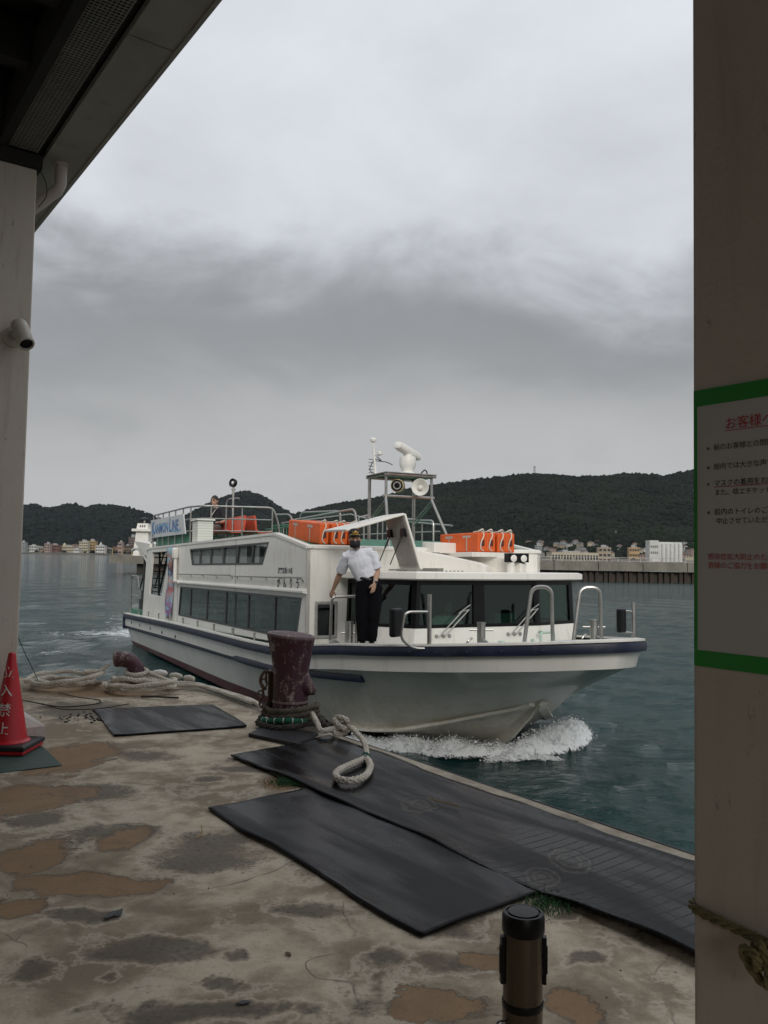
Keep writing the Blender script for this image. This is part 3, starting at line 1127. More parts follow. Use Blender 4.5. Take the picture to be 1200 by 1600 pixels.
obj('lamp', mb, WHITE2, lh)
mb = MB()
mb.box(-.2, .2, -1.13, -1.0, .1, 1.2)
obj('door', mb, TOWN['grey'], lh, smooth=0)
mb = MB()
for k in range(3):
    mb.box(-.35 + k * .3, -.2 + k * .3, -.82, -.7, 3.9, 4.2)
obj('slot_window', mb, TOWN['dark'], lh, smooth=0)

# ================================================================== terminal canopy, columns
def qbox(mb, a0, a1, b0, b1, z0, z1, mi=0):
    return mb.hexa([q(a0, b0, z0), q(a1, b0, z0), q(a1, b1, z0), q(a0, b1, z0), q(a0, b0, z1), q(a1, b0, z1), q(a1, b1, z1), q(a0, b1, z1)], mi)


FASCIA = paint('fascia_board', (0.36, 0.34, 0.31), 0.6, 0.1, (0.15, 0.12, 0.1), 0.4, 0.03, 1.5)
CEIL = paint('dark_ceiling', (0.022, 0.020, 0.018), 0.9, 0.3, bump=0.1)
def column_mat():
    m = NM('column_render')
    n1 = m.noise(1.3, 5, .6)
    st = m.noise(1.6, 7, .68, .3, m.map((6, 6, .7)))
    sp_ = m.noise(14, 6, .7, .2, m.map((3, 3, .8)))
    fi = m.noise(110, 4, .6)
    c = m.mix(m.step(n1, .3, .7), (.53, .465, .40), (.59, .53, .465))
    c = m.mix(m.math('MULTIPLY', m.step(st, .48, .78), .55), c, (.24, .195, .16))
    c = m.mix(m.math('MULTIPLY', m.step(sp_, .62, .70), .65), c, (.12, .10, .085))
    m.set(Base_Color=c, Roughness=.75)
    m.bump(m.math('ADD', fi, m.math('MULTIPLY', sp_, .8)), .18, .006)
    return m.m


COLM = column_mat()
ZE = 4.55
roof = thing('canopy_roof', 'dark underside of the ferry terminal canopy roof at upper left', 'roof', loc=q(7.0, 1.2, ZE))
ROF = Vector(roof.location)


def rel(mb, org):
    mb.v = [tuple(Vector(p) - org) for p in mb.v]
    return mb


A0, A1 = -9.0, 15.0
a = A0 + .35
while a < A1:                                              # soffit boards butted end to end
    mb = MB()
    qbox(mb, a, min(a + 2.72, A1) - .012, 1.555, 1.84, ZE, ZE + .05)
    a += 2.72
    obj('soffit_board', rel(mb, ROF), FASCIA, roof, smooth=0)
mb = MB()
qbox(mb, A0, A1, 1.842, 1.87, ZE - .012, ZE + .42)
obj('fascia', rel(mb, ROF), FASCIA, roof, smooth=0)
mb = MB()
qbox(mb, A0, A1, 1.50, 1.55, ZE + .06, ZE + .30)
qbox(mb, A0, A1, 1.20, 1.27, ZE - .02, ZE + .30)
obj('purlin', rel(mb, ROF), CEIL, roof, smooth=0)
mb = MB()
qbox(mb, A0, A1, -9, 1.90, ZE + .43, ZE + .60)
qbox(mb, A0, A1, 1.27, 1.56, ZE + .16, ZE + .2)
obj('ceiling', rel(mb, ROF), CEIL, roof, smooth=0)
mb = MB()
for k in range(6):
    qbox(mb, 3.4 + k * .8, 3.52 + k * .8, -5, 1.19, ZE + .1, ZE + .4)
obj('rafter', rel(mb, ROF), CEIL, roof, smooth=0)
mb = MB()                                                  # wire bird mesh in the eaves gap
WZ0 = ZE + .012
k = 2.6
while k < 6.9:
    qbox(mb, k, k + .006, 1.275, 1.50, WZ0, WZ0 + .006)
    k += .030
for j in range(9):
    b = 1.285 + j * .026
    qbox(mb, 2.6, 6.9, b, b + .006, WZ0 + .006, WZ0 + .012)
w_ = obj('wire_mesh', rel(mb, ROF), paint('wire_mesh_metal', (.34, .33, .30), .5, metal=.3, bump=0), roof, smooth=0)
w_['kind'] = 'stuff'
mb = MB()
qbox(mb, 6.86, 7.55, .2, 1.53, ZE - .12, ZE - .02)
qbox(mb, 7.1, 7.4, -5, 1.0, ZE - .10, ZE + .35)
obj('cross_beam', rel(mb, ROF), CEIL, roof, smooth=0)

bwall = thing('shading_wall', 'unseen wall added behind the camera to darken the space under the canopy', 'wall', loc=q(0, -5.5, 0))  # added out of view to block light from behind, darkening column and ceiling
mb = MB()
qbox(mb, A0, 8.0, -5.7, -5.5, 0, ZE + .43)
obj('shading_panel', rel(mb, Vector(bwall.location)), COLM, bwall, smooth=0)

lc = thing('column', 'pale square canopy column on a low plinth at the left edge', 'column', loc=q(7.15, 1.25, 0))
mb = MB()
qbox(mb, 6.9, 7.4, 1.0, 1.5, 0.10, ZE - .121)
obj('shaft', rel(mb, Vector(lc.location)), COLM, lc, smooth=0, bevel=.012)
mb = MB()
lo = [q(6.77, .8, -.02), q(7.55, .8, -.02), q(7.55, 1.69, -.02), q(6.77, 1.69, -.02)]
md = [p + Vector((0, 0, .155)) for p in lo]
tp = [q(6.89, .95, .22), q(7.43, .95, .22), q(7.43, 1.52, .22), q(6.89, 1.52, .22)]
mb.loft([lo, md, tp])
obj('plinth', rel(mb, Vector(lc.location)), paint('plinth_paint', (.50, .46, .42), .7, .12, (.2, .15, .12), .6, .1, 2.5, fine=80), lc, smooth=0)

rc = thing('column', 'dark shaded canopy column carrying a notice at the right edge', 'column', loc=q(.45, 1.25, 0))
mb = MB()
qbox(mb, .20, .696, 1.0, 1.5, -.02, ZE + .1)
obj('shaft', rel(mb, Vector(rc.location)), COLM, rc, smooth=0, bevel=.006)

# downpipe with an elbow
dp = thing('downpipe', 'beige rainwater downpipe elbow beside the left column top', 'pipe', loc=q(6.95, 1.69, ZE - .2))
mb = MB()
mb.tube([q(6.95, 1.69, ZE + .001), q(6.95, 1.69, ZE - .17), q(6.96, 1.675, ZE - .215), q(7.2, 1.47, ZE - .40), q(7.44, 1.42, ZE - .5)], .047, 14)
mb.lathe([(.056, 0), (.056, .03)], q(6.95, 1.69, ZE - .03), n=14)
obj('pipe_run', rel(mb, Vector(dp.location)), paint('beige_pvc', (.48, .42, .38), .5, .06, bump=0), dp)
mb = MB()
mb.tube(catmull([q(6.88, 1.515, ZE - .13), q(6.87, 1.56, ZE - .22), q(6.88, 1.57, ZE - .32), q(6.89, 1.515, ZE - .42)], 6), .004, 5)
tag(obj('cable', mb, BLACK), 'thin black cable loop at the top of the left column', 'cable')

# security camera on the left column
cc = thing('security_camera', 'cream bullet security camera fixed to the left column', 'camera', loc=q(6.9, 1.37, 3.08))
c0 = Vector(cc.location)
CCM = paint('camera_casing', (.50, .46, .40), .45, .06, bump=0.01)
mb = MB()
mb.lathe([(.078, 0), (.078, .018), (.06, .03), (.045, .034)], (0, 0, 0), -EA, 22)
obj('mount_plate', mb, CCM, cc)
mb = MB()
mb.tube([-EA * .03, -EA * .085 + Vector((.0, 0, .01)), -EA * .12 + Vector((.035, 0, .0))], [.03, .027, .024], 12)
obj('arm', mb, GALV, cc)
ax = Vector((.42, -.42, -.66)).normalized()
st = -EA * .13 + Vector((.045, 0, 0)) - ax * .12
mb = MB()
mb.lathe([(.02, 0), (.058, .004), (.062, .02), (.062, .098)], st, ax, 22)
mb.lathe([(.060, .098), (.060, .102)], st, ax, 22)
mb.lathe([(.062, .102), (.062, .238), (.058, .246), (.048, .247), (.046, .23)], st, ax, 22)
obj('housing', mb, CCM, cc)
mb = MB()
mb.lathe([(.046, .231), (.0463, .2325), (.01, .2335)], st, ax, 18)
obj('lens', mb, BLACKP, cc)
mb = MB()
for k in range(3):
    an = k * 2.1 + .5
    d_ = (NB * math.cos(an) + Vector((0, 0, 1)) * math.sin(an)) * .066
    mb.lathe([(.006, .017), (.006, .021)], d_, -EA, 8)
obj('screws', mb, GALV, cc)

# notice on the right column
PAPER = paint('notice_paper', (.58, .56, .535), .5, .04, bump=.02)
GTAPE = paint('green_tape', (.03, .30, .045), .4, .12, bump=.03)
RINK = paint('red_ink', (.50, .03, .04), .5, .05, bump=0)
KINK = paint('black_ink', (.02, .02, .022), .5, .05, bump=0)
nt = thing('notice_sheet', 'white printed notice with green tape border on the right column', 'notice', loc=q(.70, 1.0, 1.5))
n0 = Vector(nt.location)


def pf(tt, z, d):                                         # t metres along the face from its left edge, d proud of the face
    return q(.6920 - tt, 1.0 - .0008 - d, z) - n0


mb = MB()
mb.plate([(.004, 1.335), (.45, 1.335), (.45, 1.66), (.004, 1.66)], [], pf, .001)
obj('sheet', mb, PAPER, nt, smooth=0)
for tl in ([(.0004, 1.660), (.452, 1.660), (.452, 1.682), (.0004, 1.682)], [(.0004, 1.314), (.452, 1.314), (.452, 1.335), (.0004, 1.335)],
           [(.0004, 1.3352), (.0052, 1.3352), (.0052, 1.6598), (.0004, 1.6598)], [(.444, 1.3352), (.452, 1.3352), (.452, 1.6598), (.444, 1.6598)]):
    mb = MB()
    mb.plate(tl, [], pf, .0018)
    obj('tape', mb, GTAPE, nt, smooth=0)
for body, tt, z, sz, ink in (('お客様へ', .0465, 1.6255, .0172, RINK), ('※', .0195, 1.599, .0080, KINK), ('前のお客様との間隔', .0300, 1.599, .0093, KINK),
                             ('※', .0195, 1.5735, .0080, KINK), ('船内では大きな声で', .0300, 1.5735, .0093, KINK), ('※', .0195, 1.5515, .0080, KINK),
                             ('マスクの着用をお願', .0305, 1.5515, .0093, KINK), ('また、咳エチケットに', .0312, 1.5395, .0088, KINK), ('※', .0200, 1.5140, .0080, KINK),
                             ('船内のトイレのご利', .0310, 1.5140, .0093, KINK), ('中止させていただい', .0335, 1.5020, .0090, KINK),
                             ('感染症拡大防止のため', .0212, 1.4555, .0092, RINK), ('皆様のご協力をお願い', .0212, 1.4440, .0092, RINK)):
    mb = MB()
    mb.text(body, lambda x, y, d, tt=tt, z=z: pf(tt + x, z + y, d), sz, .0016)
    obj('lettering', mb, ink, nt, smooth=0, fix=False)
mb = MB()
mb.plate([(.0465, 1.6222), (.118, 1.6222), (.118, 1.6230), (.0465, 1.6230)], [], pf, .0016)
mb.plate([(.0305, 1.5496), (.118, 1.5496), (.118, 1.5503), (.0305, 1.5503)], [], pf, .0016)
obj('underline', mb, RINK, nt, smooth=0)

# rope tied round the right column
OLIVE = paint('olive_rope_fibre', (.19, .165, .075), .9, .3, (.06, .05, .03), .6, .3, 30, fine=200)
mb = MB()
rr = .0064
loop = bent([q(.45, .992, .985), q(.704, .992, 1.0), q(.704, 1.508, .985), q(.192, 1.508, .975), q(.192, .992, .97), q(.45, .992, .985)], .03, 5)
rope_mesh(mb, loop, rr)
rope_mesh(mb, catmull([q(.60, .986, .985), q(.585, .968, 1.0), q(.57, .965, .98), q(.575, .97, .955), q(.595, .972, .965), q(.60, .96, .99), q(.58, .955, .99), q(.585, .968, .97)], 6), rr)
tag(obj('column_rope', mb, OLIVE), 'olive twisted rope tied round the dark right column', 'rope')

# ================================================================== things on the quay
# ---- traffic cone
CONER = paint('cone_red', (.52, .012, .022), .4, .12, (.2, .02, .02), .4, .04, 4)
cone = thing('traffic_cone', 'red traffic cone with white lettering beside the left column', 'cone', loc=(-2.70, 6.27, .004))
mb = MB()
prof = [(.158, .055), (.158, .07), (.135, .085), (.128, .11), (.028, .70), (.026, .715), (.017, .722), (.004, .724)]
mb.lathe(prof, n=36)
mb.lathe([(.15, .03), (.17, .045), (.165, .06), (.15, .06)], n=36)
obj('cone_body', mb, CONER, cone)
mb = MB()
mb.box(-.19, .19, -.19, .19, .0, .028)
obj('foot', mb, CONER, cone, smooth=0, bevel=.008)
mb = MB()
sq = [(-.2, -.2), (.2, -.2), (.2, .2), (-.2, .2)]
mb.loft([[(x, y, .029) for x, y in sq], [(x, y, .058) for x, y in sq], [(x * .86, y * .86, .066) for x, y in sq]])
obj('rubber_weight', mb, BLACK, cone, smooth=0, bevel=.006)
WLET = paint('white_lettering', (.72, .70, .66), .5, .06, bump=0)
az0 = math.atan2(-6.275, 2.691) - .42


def cone_pt(x, y, d):
    r_ = .128 + (.028 - .128) * (y - .11) / .59 + .0052
    an = az0 + x / max(r_, .02)
    return (r_ * math.cos(an), r_ * math.sin(an), y)


for ch, yy, sz in (('立', .545, .088), ('入', .415, .094), ('禁', .275, .098), ('止', .14, .098)):
    mb = MB()
    mb.text(ch, lambda x, y, d, yy=yy, sz=sz: cone_pt(x - sz * .48, yy + y, d), sz, bold=.006)
    obj('lettering', mb, WLET, cone, smooth=0, fix=False)
cone.rotation_euler = (0, 0, R(0))
mb = MB()
gm = [(-2.159, 5.875), (-2.511, 6.42), (-3.3, 6.35), (-2.75, 5.45)]
mb.plate(gm, [], lambda x, y, d: (x, y, .005 + d * .0), .0)
mb = MB()
mb.add([(x, y, .001) for x, y in gm] + [(x, y, .0035) for x, y in gm], [(0, 1, 2, 3), (4, 5, 6, 7), (0, 1, 5, 4), (1, 2, 6, 5), (2, 3, 7, 6), (3, 0, 4, 7)])
tag(obj('ground_sheet', mb, paint('green_sheet', (.035, .075, .06), .7, .2, (.12, .1, .07), .4, .15, 6), smooth=0), 'thin dark green sheet under the traffic cone', 'mat')
cone.location.z = .009
cone.scale = (.96, .96, .97)


# ---- rubber mats
def rubber(name, grooves):
    m = NM(name)
    n1 = m.noise(1.6, 6, 0.62, 0.4)
    n2 = m.noise(9, 6, 0.65, 0.3)
    n3 = m.noise(130, 3, 0.6)
    v = m.n('ShaderNodeMapping')
    v.inputs['Scale'].default_value = (0.7, 3.6, 1)
    m.l(m.map(rot=(0, 0, -math.atan2(EA.y, EA.x))), v.inputs[0])
    v = v.outputs[0]
    sm = m.noise(1.2, 4, 0.55, 0.4, v)
    c = m.mix(m.step(n1, 0.35, 0.66), (.0035, .0037, .0048), (.0075, .0079, .0092))
    c = m.mix(m.math('MULTIPLY', m.step(sm, 0.48, 0.74), 0.40), c, (.016, .016, .018))
    c = m.mix(m.math('MULTIPLY', m.step(n2, 0.60, 0.75), 0.5), c, (.036, .031, .022))
    c = m.mix(m.math('MULTIPLY', m.step(n3, 0.6, 0.72), 0.3), c, (.03, .028, .026))
    h = m.math('ADD', m.math('MULTIPLY', n2, .5), m.math('MULTIPLY', n3, .3))
    if grooves:
        w = m.n('ShaderNodeTexWave', wave_type='RINGS', rings_direction='SPHERICAL', wave_profile='SAW')
        w.inputs['Scale'].default_value = 4.8
        w.inputs['Distortion'].default_value = 0.6
        w.inputs['Detail'].default_value = 2
        p = q(5.3, 3.1)
        m.l(m.map(loc=(-p.x, -p.y, 0)), w.inputs['Vector'])
        sep = m.n('ShaderNodeSeparateXYZ')
        m.l(m.map(rot=(0, 0, -math.atan2(EA.y, EA.x))), sep.inputs[0])
        gm_ = m.math('SUBTRACT', 1.0, m.step(sep.outputs[0], 2.6, 3.7))
        g = m.math('MULTIPLY', m.math('SUBTRACT', 1.0, m.step(w.outputs['Fac'], 0.0, 0.16)), gm_)
        h = m.math('SUBTRACT', h, m.math('MULTIPLY', g, 1.6))
        c = m.mix(m.math('MULTIPLY', g, .75), c, (.006, .006, .006))
    if grooves:                                            # three spots worn through to the canvas plies
        for wx_, wy_, rx, ry in ((.234, 5.025, .12, .19), (.914, 4.143, .11, .19), (.746, 3.926, .095, .14)):
            sb2 = m.n('ShaderNodeVectorMath', operation='SUBTRACT')
            m.l(m.co(), sb2.inputs[0])
            sb2.inputs[1].default_value = (wx_, wy_, 0)
            ml = m.n('ShaderNodeVectorMath', operation='MULTIPLY')
            m.l(sb2.outputs[0], ml.inputs[0])
            ml.inputs[1].default_value = (1 / rx, 1 / ry, 0)
            ln = m.n('ShaderNodeVectorMath', operation='LENGTH')
            m.l(ml.outputs[0], ln.inputs[0])
            r_ = m.math('ADD', ln.outputs['Value'], m.math('MULTIPLY', m.math('SUBTRACT', n2, .5), .9))
            inn = m.math('SUBTRACT', 1.0, m.step(r_, .96, 1.0))
            ring_ = m.step(m.math('SINE', m.math('MULTIPLY', r_, 17.0)), .1, .6)
            c = m.mix(m.math('MULTIPLY', inn, .75), c, m.mix(ring_, (.012, .011, .010), (.066, .058, .047)))
            h = m.math('SUBTRACT', h, m.math('MULTIPLY', inn, m.math('ADD', .6, m.math('MULTIPLY', ring_, .6))))
    m.set(Base_Color=c, Specular_IOR_Level=.15)
    m.set(Roughness=m.math('ADD', .16, m.math('MULTIPLY', m.step(sm, .35, .6), .34)))
    m.bump(h, .5, .004)
    return m.m


def mat_slab(name, P, label, mat, seed, lift=.002, thick=.013, n=70, m=26):
    u = np.linspace(0, 1, n)[:, None]
    v = np.linspace(0, 1, m)[None, :]
    A = (1 - u) * (1 - v) * P[0][0] + (1 - u) * v * P[1][0] + u * v * P[2][0] + u * (1 - v) * P[3][0]
    B = (1 - u) * (1 - v) * P[0][1] + (1 - u) * v * P[1][1] + u * v * P[2][1] + u * (1 - v) * P[3][1]
    ed = (fbm(A * 1.7, np.zeros_like(A), seed, 4) - .5) * .06
    ed2 = (fbm(A * 1.7 + 50, np.zeros_like(A), seed + 3, 4) - .5) * .05
    B = B + ed * (1 - v) + ed2 * v
    Z = lift + thick + .012 * (fbm(A * 1.5, B * 1.5, seed + 7, 3) - .5)
    rim = np.minimum(np.minimum(v, 1 - v) * abs(P[1][1] - P[0][1]), np.minimum(u, 1 - u) * abs(P[2][0] - P[0][0]))
    curl = np.clip(1 - rim / .10, 0, 1) * np.clip(fbm(A * 1.1, B * 1.1, seed + 11, 3) - .42, 0, 1) * .10
    Z = Z + curl
    me = grid_mesh(name, EA.x * A + NB.x * B, EA.y * A + NB.y * B, Z, mat)
    o = link(name, me)
    sd = o.modifiers.new('solid', 'SOLIDIFY')
    sd.thickness = thick
    sd.offset = -1 if me.polygons[0].normal.z > 0 else 1
    tag(o, label, 'mat')
    return o


RUB, RUBG = rubber('black_rubber_mat', False), rubber('grooved_black_rubber_mat', True)
mat_slab('rubber_mat', [(6.749, 2.214), (6.55, 3.27), (7.68, 3.45), (7.978, 2.41)], 'small black rubber mat lying apart beyond the cone', RUB, 2)
m2 = mat_slab('rubber_mat', [(.3, 2.765), (.3, 3.66), (5.77, 3.585), (5.66, 2.69)], 'long grooved black rubber mat along the quay edge', RUBG, 5, lift=.012, n=130)
mat_slab('rubber_mat', [(2.615, 2.055), (2.67, 2.752), (4.62, 2.74), (4.56, 2.03)], 'wide black rubber mat on the landward side of the long mat', RUB, 12, n=80)
# ---- big mooring bollard
def chipped(name, base, under, pale):
    m = NM(name)
    n1 = m.noise(10, 8, .75, .2, m.map((1, 1, .55)))
    n2 = m.noise(36, 6, .7)
    n3 = m.noise(2.2, 4)
    geo = m.n('ShaderNodeNewGeometry')
    c = m.mix(m.step(n3, .35, .7), base, tuple(x * .6 for x in base))
    ch = m.math('ADD', m.math('MULTIPLY', n1, .7), m.math('MULTIPLY', n2, .35))
    c = m.mix(m.step(ch, .525, .57), c, under)
    c = m.mix(m.step(ch, .575, .62), c, pale)
    pt = m.step(geo.outputs['Pointiness'], .53, .60)
    c = m.mix(m.math('MULTIPLY', pt, .85), c, pale)
    m.set(Base_Color=c, Roughness=m.math('ADD', .42, m.math('MULTIPLY', n1, .3)))
    m.bump(m.math('SUBTRACT', n2, m.step(ch, .555, .60)), .35, .004)
    return m.m


MAROON = chipped('chipped_maroon_paint', (.072, .020, .033), (.15, .09, .085), (.40, .35, .31))
bc = q(6.43, 3.602)
bol = thing('mooring_bollard', 'tall chipped maroon mooring bollard with a side horn', 'bollard', loc=(bc.x, bc.y, 0))
mb = MB()
prof = [(.175, 0), (.175, .02), (.158, .045), (.152, .14), (.150, .26), (.149, .38), (.150, .44), (.158, .52), (.176, .62), (.196, .72), (.203, .745), (.206, .765), (.200, .782), (.175, .79), (.04, .792)]
rings = []
for r_, z in prof:
    t_ = max(0, (z - .4) / .4)
    rings.append([(r_ * math.cos(2 * math.pi * j / 40) - .01 * t_, r_ * math.sin(2 * math.pi * j / 40), z - .018 * t_ * (math.cos(2 * math.pi * j / 40) * r_ / .2)) for j in range(40)])
mb.loft(rings)
obj('post', mb, MAROON, bol)
mb = MB()
hd = Vector((.95, -.30, 0)).normalized()
sdv = Vector((-hd.y, hd.x, 0))
rings = []
for d_, z, w, h in ((.06, .40, .10, .16), (.135, .375, .075, .115), (.175, .345, .052, .070), (.212, .318, .032, .040), (.228, .308, .018, .026)):
    rings.append([hd * d_ + sdv * (w * math.cos(2 * math.pi * j / 20)) + Vector((0, 0, z + h * math.sin(2 * math.pi * j / 20))) for j in range(20)])
mb.loft(rings)
obj('horn', mb, MAROON, bol)
mb = MB()
mb.lathe([(.153, .205), (.158, .21), (.158, .225), (.153, .23)], n=36, caps=False)
mb.lathe([(.152, .12), (.1565, .125), (.1565, .14), (.152, .145)], n=36, caps=False)
obj('weld_band', mb, MAROON, bol)

RUST = chipped('rusty_steel', (.06, .035, .025), (.10, .055, .03), (.16, .09, .05))
fb = thing('steel_stake', 'rusty steel stake standing behind the big bollard', 'post', loc=(bc.x - .17, bc.y + .10, 0))
mb = MB()
mb.box(-.035, -.02, -.04, .04, -.1, .46)
mb.box(-.02, .02, -.008, .008, -.1, .45)
mb.box(.02, .035, -.04, .04, -.1, .46)
obj('stake_bar', mb, RUST, fb, smooth=0)
mb = MB()
for k in range(5):
    c_ = Vector((-.06 - .012 * k, -.03, .40 - .05 * k))
    pts = [c_ + Vector((.028 * math.cos(an) if k % 2 else 0.006, .0 if k % 2 else .028 * math.cos(an), .038 * math.sin(an))) for an in np.linspace(0, 2 * math.pi, 14)[:-1]]
    mb.tube(pts, .008, 6, closed=True)
mb.tube(catmull([(-.02, -.03, .44), (-.07, -.04, .45), (-.10, -.04, .38), (-.08, -.04, .32), (-.05, -.03, .30)], 6), .014, 7)
obj('chain', mb, RUST, fb)
mb = MB()
pl = [(-1.05, 6.88), (-.95, 7.22), (-.50, 6.97), (-.60, 6.52)]
mb.add([(x, y, .004) for x, y in pl] + [(x, y, .03) for x, y in pl], [(3, 2, 1, 0), (4, 5, 6, 7), (0, 1, 5, 4), (1, 2, 6, 5), (2, 3, 7, 6), (3, 0, 4, 7)])
tag(obj('rubber_pad', mb, BLACK, smooth=0), 'black rubber pad under the ropes at the big bollard', 'pad')


def fibre(name, c1, c2):
    m = NM(name)
    n1 = m.noise(5, 6, .65)
    n2 = m.noise(120, 4, .7)
    c = m.mix(m.step(n1, .3, .7), c1, c2)
    c = m.mix(m.math('MULTIPLY', m.step(n2, .5, .7), .5), c, tuple(x * .5 for x in c2))
    m.set(Base_Color=c, Roughness=.95, Specular_IOR_Level=.15)
    m.bump(n2, .6, .004)
    return m.m


PALE = fibre('pale_plaited_rope', (.74, .69, .60), (.54, .49, .41))
TARRY = fibre('tarry_brown_rope', (.17, .145, .115), (.095, .08, .065))
TWINE = fibre('green_hose', (.03, .15, .10), (.02, .09, .065))
bx, by = bc.x, bc.y


def ring_path(R0, z0, turns, seed, ell=1.0, dz=.03, off=(0, 0), n=26, wob=.02, phase=0.0):
    r2 = random.Random(seed)
    ph = r2.uniform(0, 6)
    return [Vector((bx + off[0] + (R0 + wob * math.sin(2 * an + ph + k) + .006 * k / n) * math.cos(an + phase), by + off[1] + ell * (R0 + wob * math.cos(3 * an + ph)) * math.sin(an + phase),
                    z0 + dz * k / n + .012 * math.sin(an * 2 + ph)))
            for k in range(int(turns * n) + 1) for an in (2 * math.pi * k / n,)]


mb = MB()
rope_mesh(mb, ring_path(.21, .085, 2.2, 1, dz=.045, phase=-1.0), .024)
tag(obj('mooring_rope', mb, TARRY), 'tarry brown rope wound round the foot of the big bollard', 'rope')
mb = MB()
p0 = ring_path(.27, .045, .62, 4, 1.05, phase=2.6)
rope_mesh(mb, p0 + catmull([p0[-1], Vector((bx + .30, by - .22, .05)), Vector((bx + .36, by - .20, .07))], 6)[1:], .026)
tag(obj('mooring_rope', mb, fibre('dark_rope', (.10, .09, .08), (.05, .045, .04))), 'blackened rope lying in front of the big bollard foot', 'rope')
mb = MB()
mb.tube(catmull([(bx + .245 * math.cos(t_), by + .25 * math.sin(t_), .085 + .01 * math.sin(t_ * 3)) for t_ in np.linspace(3.5, 5.4, 9)], 5), .024, 10)
hose = obj('hose_sleeve', mb, TWINE)
tag(hose, 'green sleeve wrapped on rope at the big bollard foot', 'sleeve')
mb = MB()
for t_ in np.linspace(3.7, 5.2, 6):
    c_ = Vector((bx + .245 * math.cos(t_), by + .25 * math.sin(t_), .085 + .01 * math.sin(t_ * 3)))
    tn = Vector((-math.sin(t_), math.cos(t_), 0))
    mb.lathe([(.026, -.004), (.026, .004)], c_, tn, 10)
obj('tie', mb, PALE, hose)
# knot and the spliced eye
eye = [(-.46, 6.74, .09), (-.36, 6.78, .10), (-.25, 6.80, .11), (-.17, 6.66, .08), (-.12, 6.45, .07), (-.092, 6.12, .05), (-.105, 5.98, .055)]
mb = MB()
rope_mesh(mb, catmull([(bx + .20, by - .16, .14), (-.50, 6.86, .12)] + eye, 7), .021, plait=True, step=.014)
loop = [(-.105, 5.98, .055), (-.17, 5.83, .06), (-.252, 5.66, .06), (-.282, 5.52, .06), (-.245, 5.40, .06), (-.165, 5.385, .06), (-.09, 5.50, .06), (-.062, 5.74, .06), (-.080, 5.92, .06), (-.105, 6.0, .06)]
rope_mesh(mb, catmull(loop, 7), .0225, plait=True, step=.014)
kn = Vector((-.31, 6.80, .12))
rope_mesh(mb, [kn + Vector((.050 * math.sin(2 * t_), .04 * math.cos(t_ * 3), .062 * math.sin(t_))) for t_ in np.linspace(0, 2 * math.pi, 50)], .021, plait=True, step=.014)
tag(obj('eye_splice_rope', mb, PALE), 'pale plaited rope with a knot and a spliced eye on the long mat', 'rope')
mb = MB()
for k in range(4):
    mb.lathe([(.030, -.006), (.031, 0), (.030, .006)], (-.098 + .002 * k, 6.06 - .03 * k, .054), (.05, -1, 0), 10)
tag(obj('whipping_twine', mb, TWINE), 'dark green whipping twine on the neck of the spliced eye', 'twine')


# ---- rope coils and hooked bollard at the far corner
def coil(name, cx, cy, rx, ry, turns, seed, label, tail, r_=.023):
    r2 = random.Random(seed)
    pts = []
    n = 22
    for k in range(int(turns * n)):
        t_ = k / n
        an = 2 * math.pi * t_ + .4
        rr_ = 1 + .16 * math.sin(t_ * 2.1 + seed) + .05 * r2.uniform(-1, 1)
        lay = (t_ / turns)
        pts.append((cx + rx * rr_ * math.cos(an) + .03 * math.sin(t_ * 5), cy + ry * rr_ * math.sin(an), .030 + .14 * lay * (0.75 + .25 * math.sin(an * 1.3 + seed)) + .012 * r2.uniform(-1, 1)))
    pts += tail
    mb = MB()
    rope_mesh(mb, catmull(pts, 4), r_, plait=True, step=.019)
    return tag(obj(name, mb, PALE), label, 'rope')


coil('coiled_rope', -3.40, 9.20, .33, .28, 3.2, 2, 'coil of pale plaited rope farthest left on the quay', [(-3.1, 9.22, .16), (-2.98, 9.2, .20), (-2.92, 9.22, .26)])
coil('coiled_rope', -2.52, 9.05, .34, .28, 3.0, 5, 'coil of pale plaited rope round the hooked bollard', [(-2.45, 9.2, .16), (-2.6, 9.42, .16)])
mb = MB()
rope_mesh(mb, catmull([(-2.3, 9.35, .05), (-2.05, 9.32, .05), (-1.80, 9.05, .05), (-1.50, 8.66, .05), (-1.25, 8.30, .05), (-1.08, 7.96, .04), (-.98, 7.78, .02), (-.90, 7.66, -.15)], 8), .022, plait=True, step=.018)
rope_mesh(mb, catmull([(-2.2, 9.22, .05), (-1.95, 9.16, .05), (-1.70, 8.88, .05), (-1.45, 8.52, .05), (-1.22, 8.18, .05)], 8), .020, plait=True, step=.018)
tag(obj('mooring_line', mb, PALE), 'pale mooring line lying along the quay edge to the big bollard', 'rope')
for k, (x, y, z, a_) in enumerate(((-2.66, 9.62, .10, .3), (-2.47, 9.58, .12, -.2), (-2.27, 9.50, .10, -.5), (-2.10, 9.40, .09, -.7))):
    mb = MB()
    d_ = Vector((math.cos(a_), math.sin(a_), 0))
    mb.lathe([(.012, -.09), (.030, -.065), (.040, 0), (.030, .065), (.012, .09)], (0, 0, 0), d_, 14)
    o = obj('line_float', mb, (PALE, WHITE2)[k < 2])
    o.location = (x, y, z)
    tag(o, ('white oval float nearest the hooked bollard', 'white oval float second from the hooked bollard', 'tan oval float third from the hooked bollard', 'tan oval float farthest from the hooked bollard')[k], 'float', 'floats on the line behind the hooked bollard')
hb = thing('hooked_bollard', 'low maroon bollard with a head bent over to the left', 'bollard', loc=(-2.70, 9.28, 0))
mb = MB()
mb.tube(catmull([(0.06, 0, -.02), (.06, 0, .12), (.045, 0, .22), (-.02, 0, .285), (-.12, -.01, .305), (-.19, -.015, .30)], 6), [.085] * 8 + [.082] * 6 + [.08] * 6 + [.083] * 6 + [.088, .088, .085, .072, .03], 20)
obj('hook_post', mb, MAROON, hb)
mb = MB()
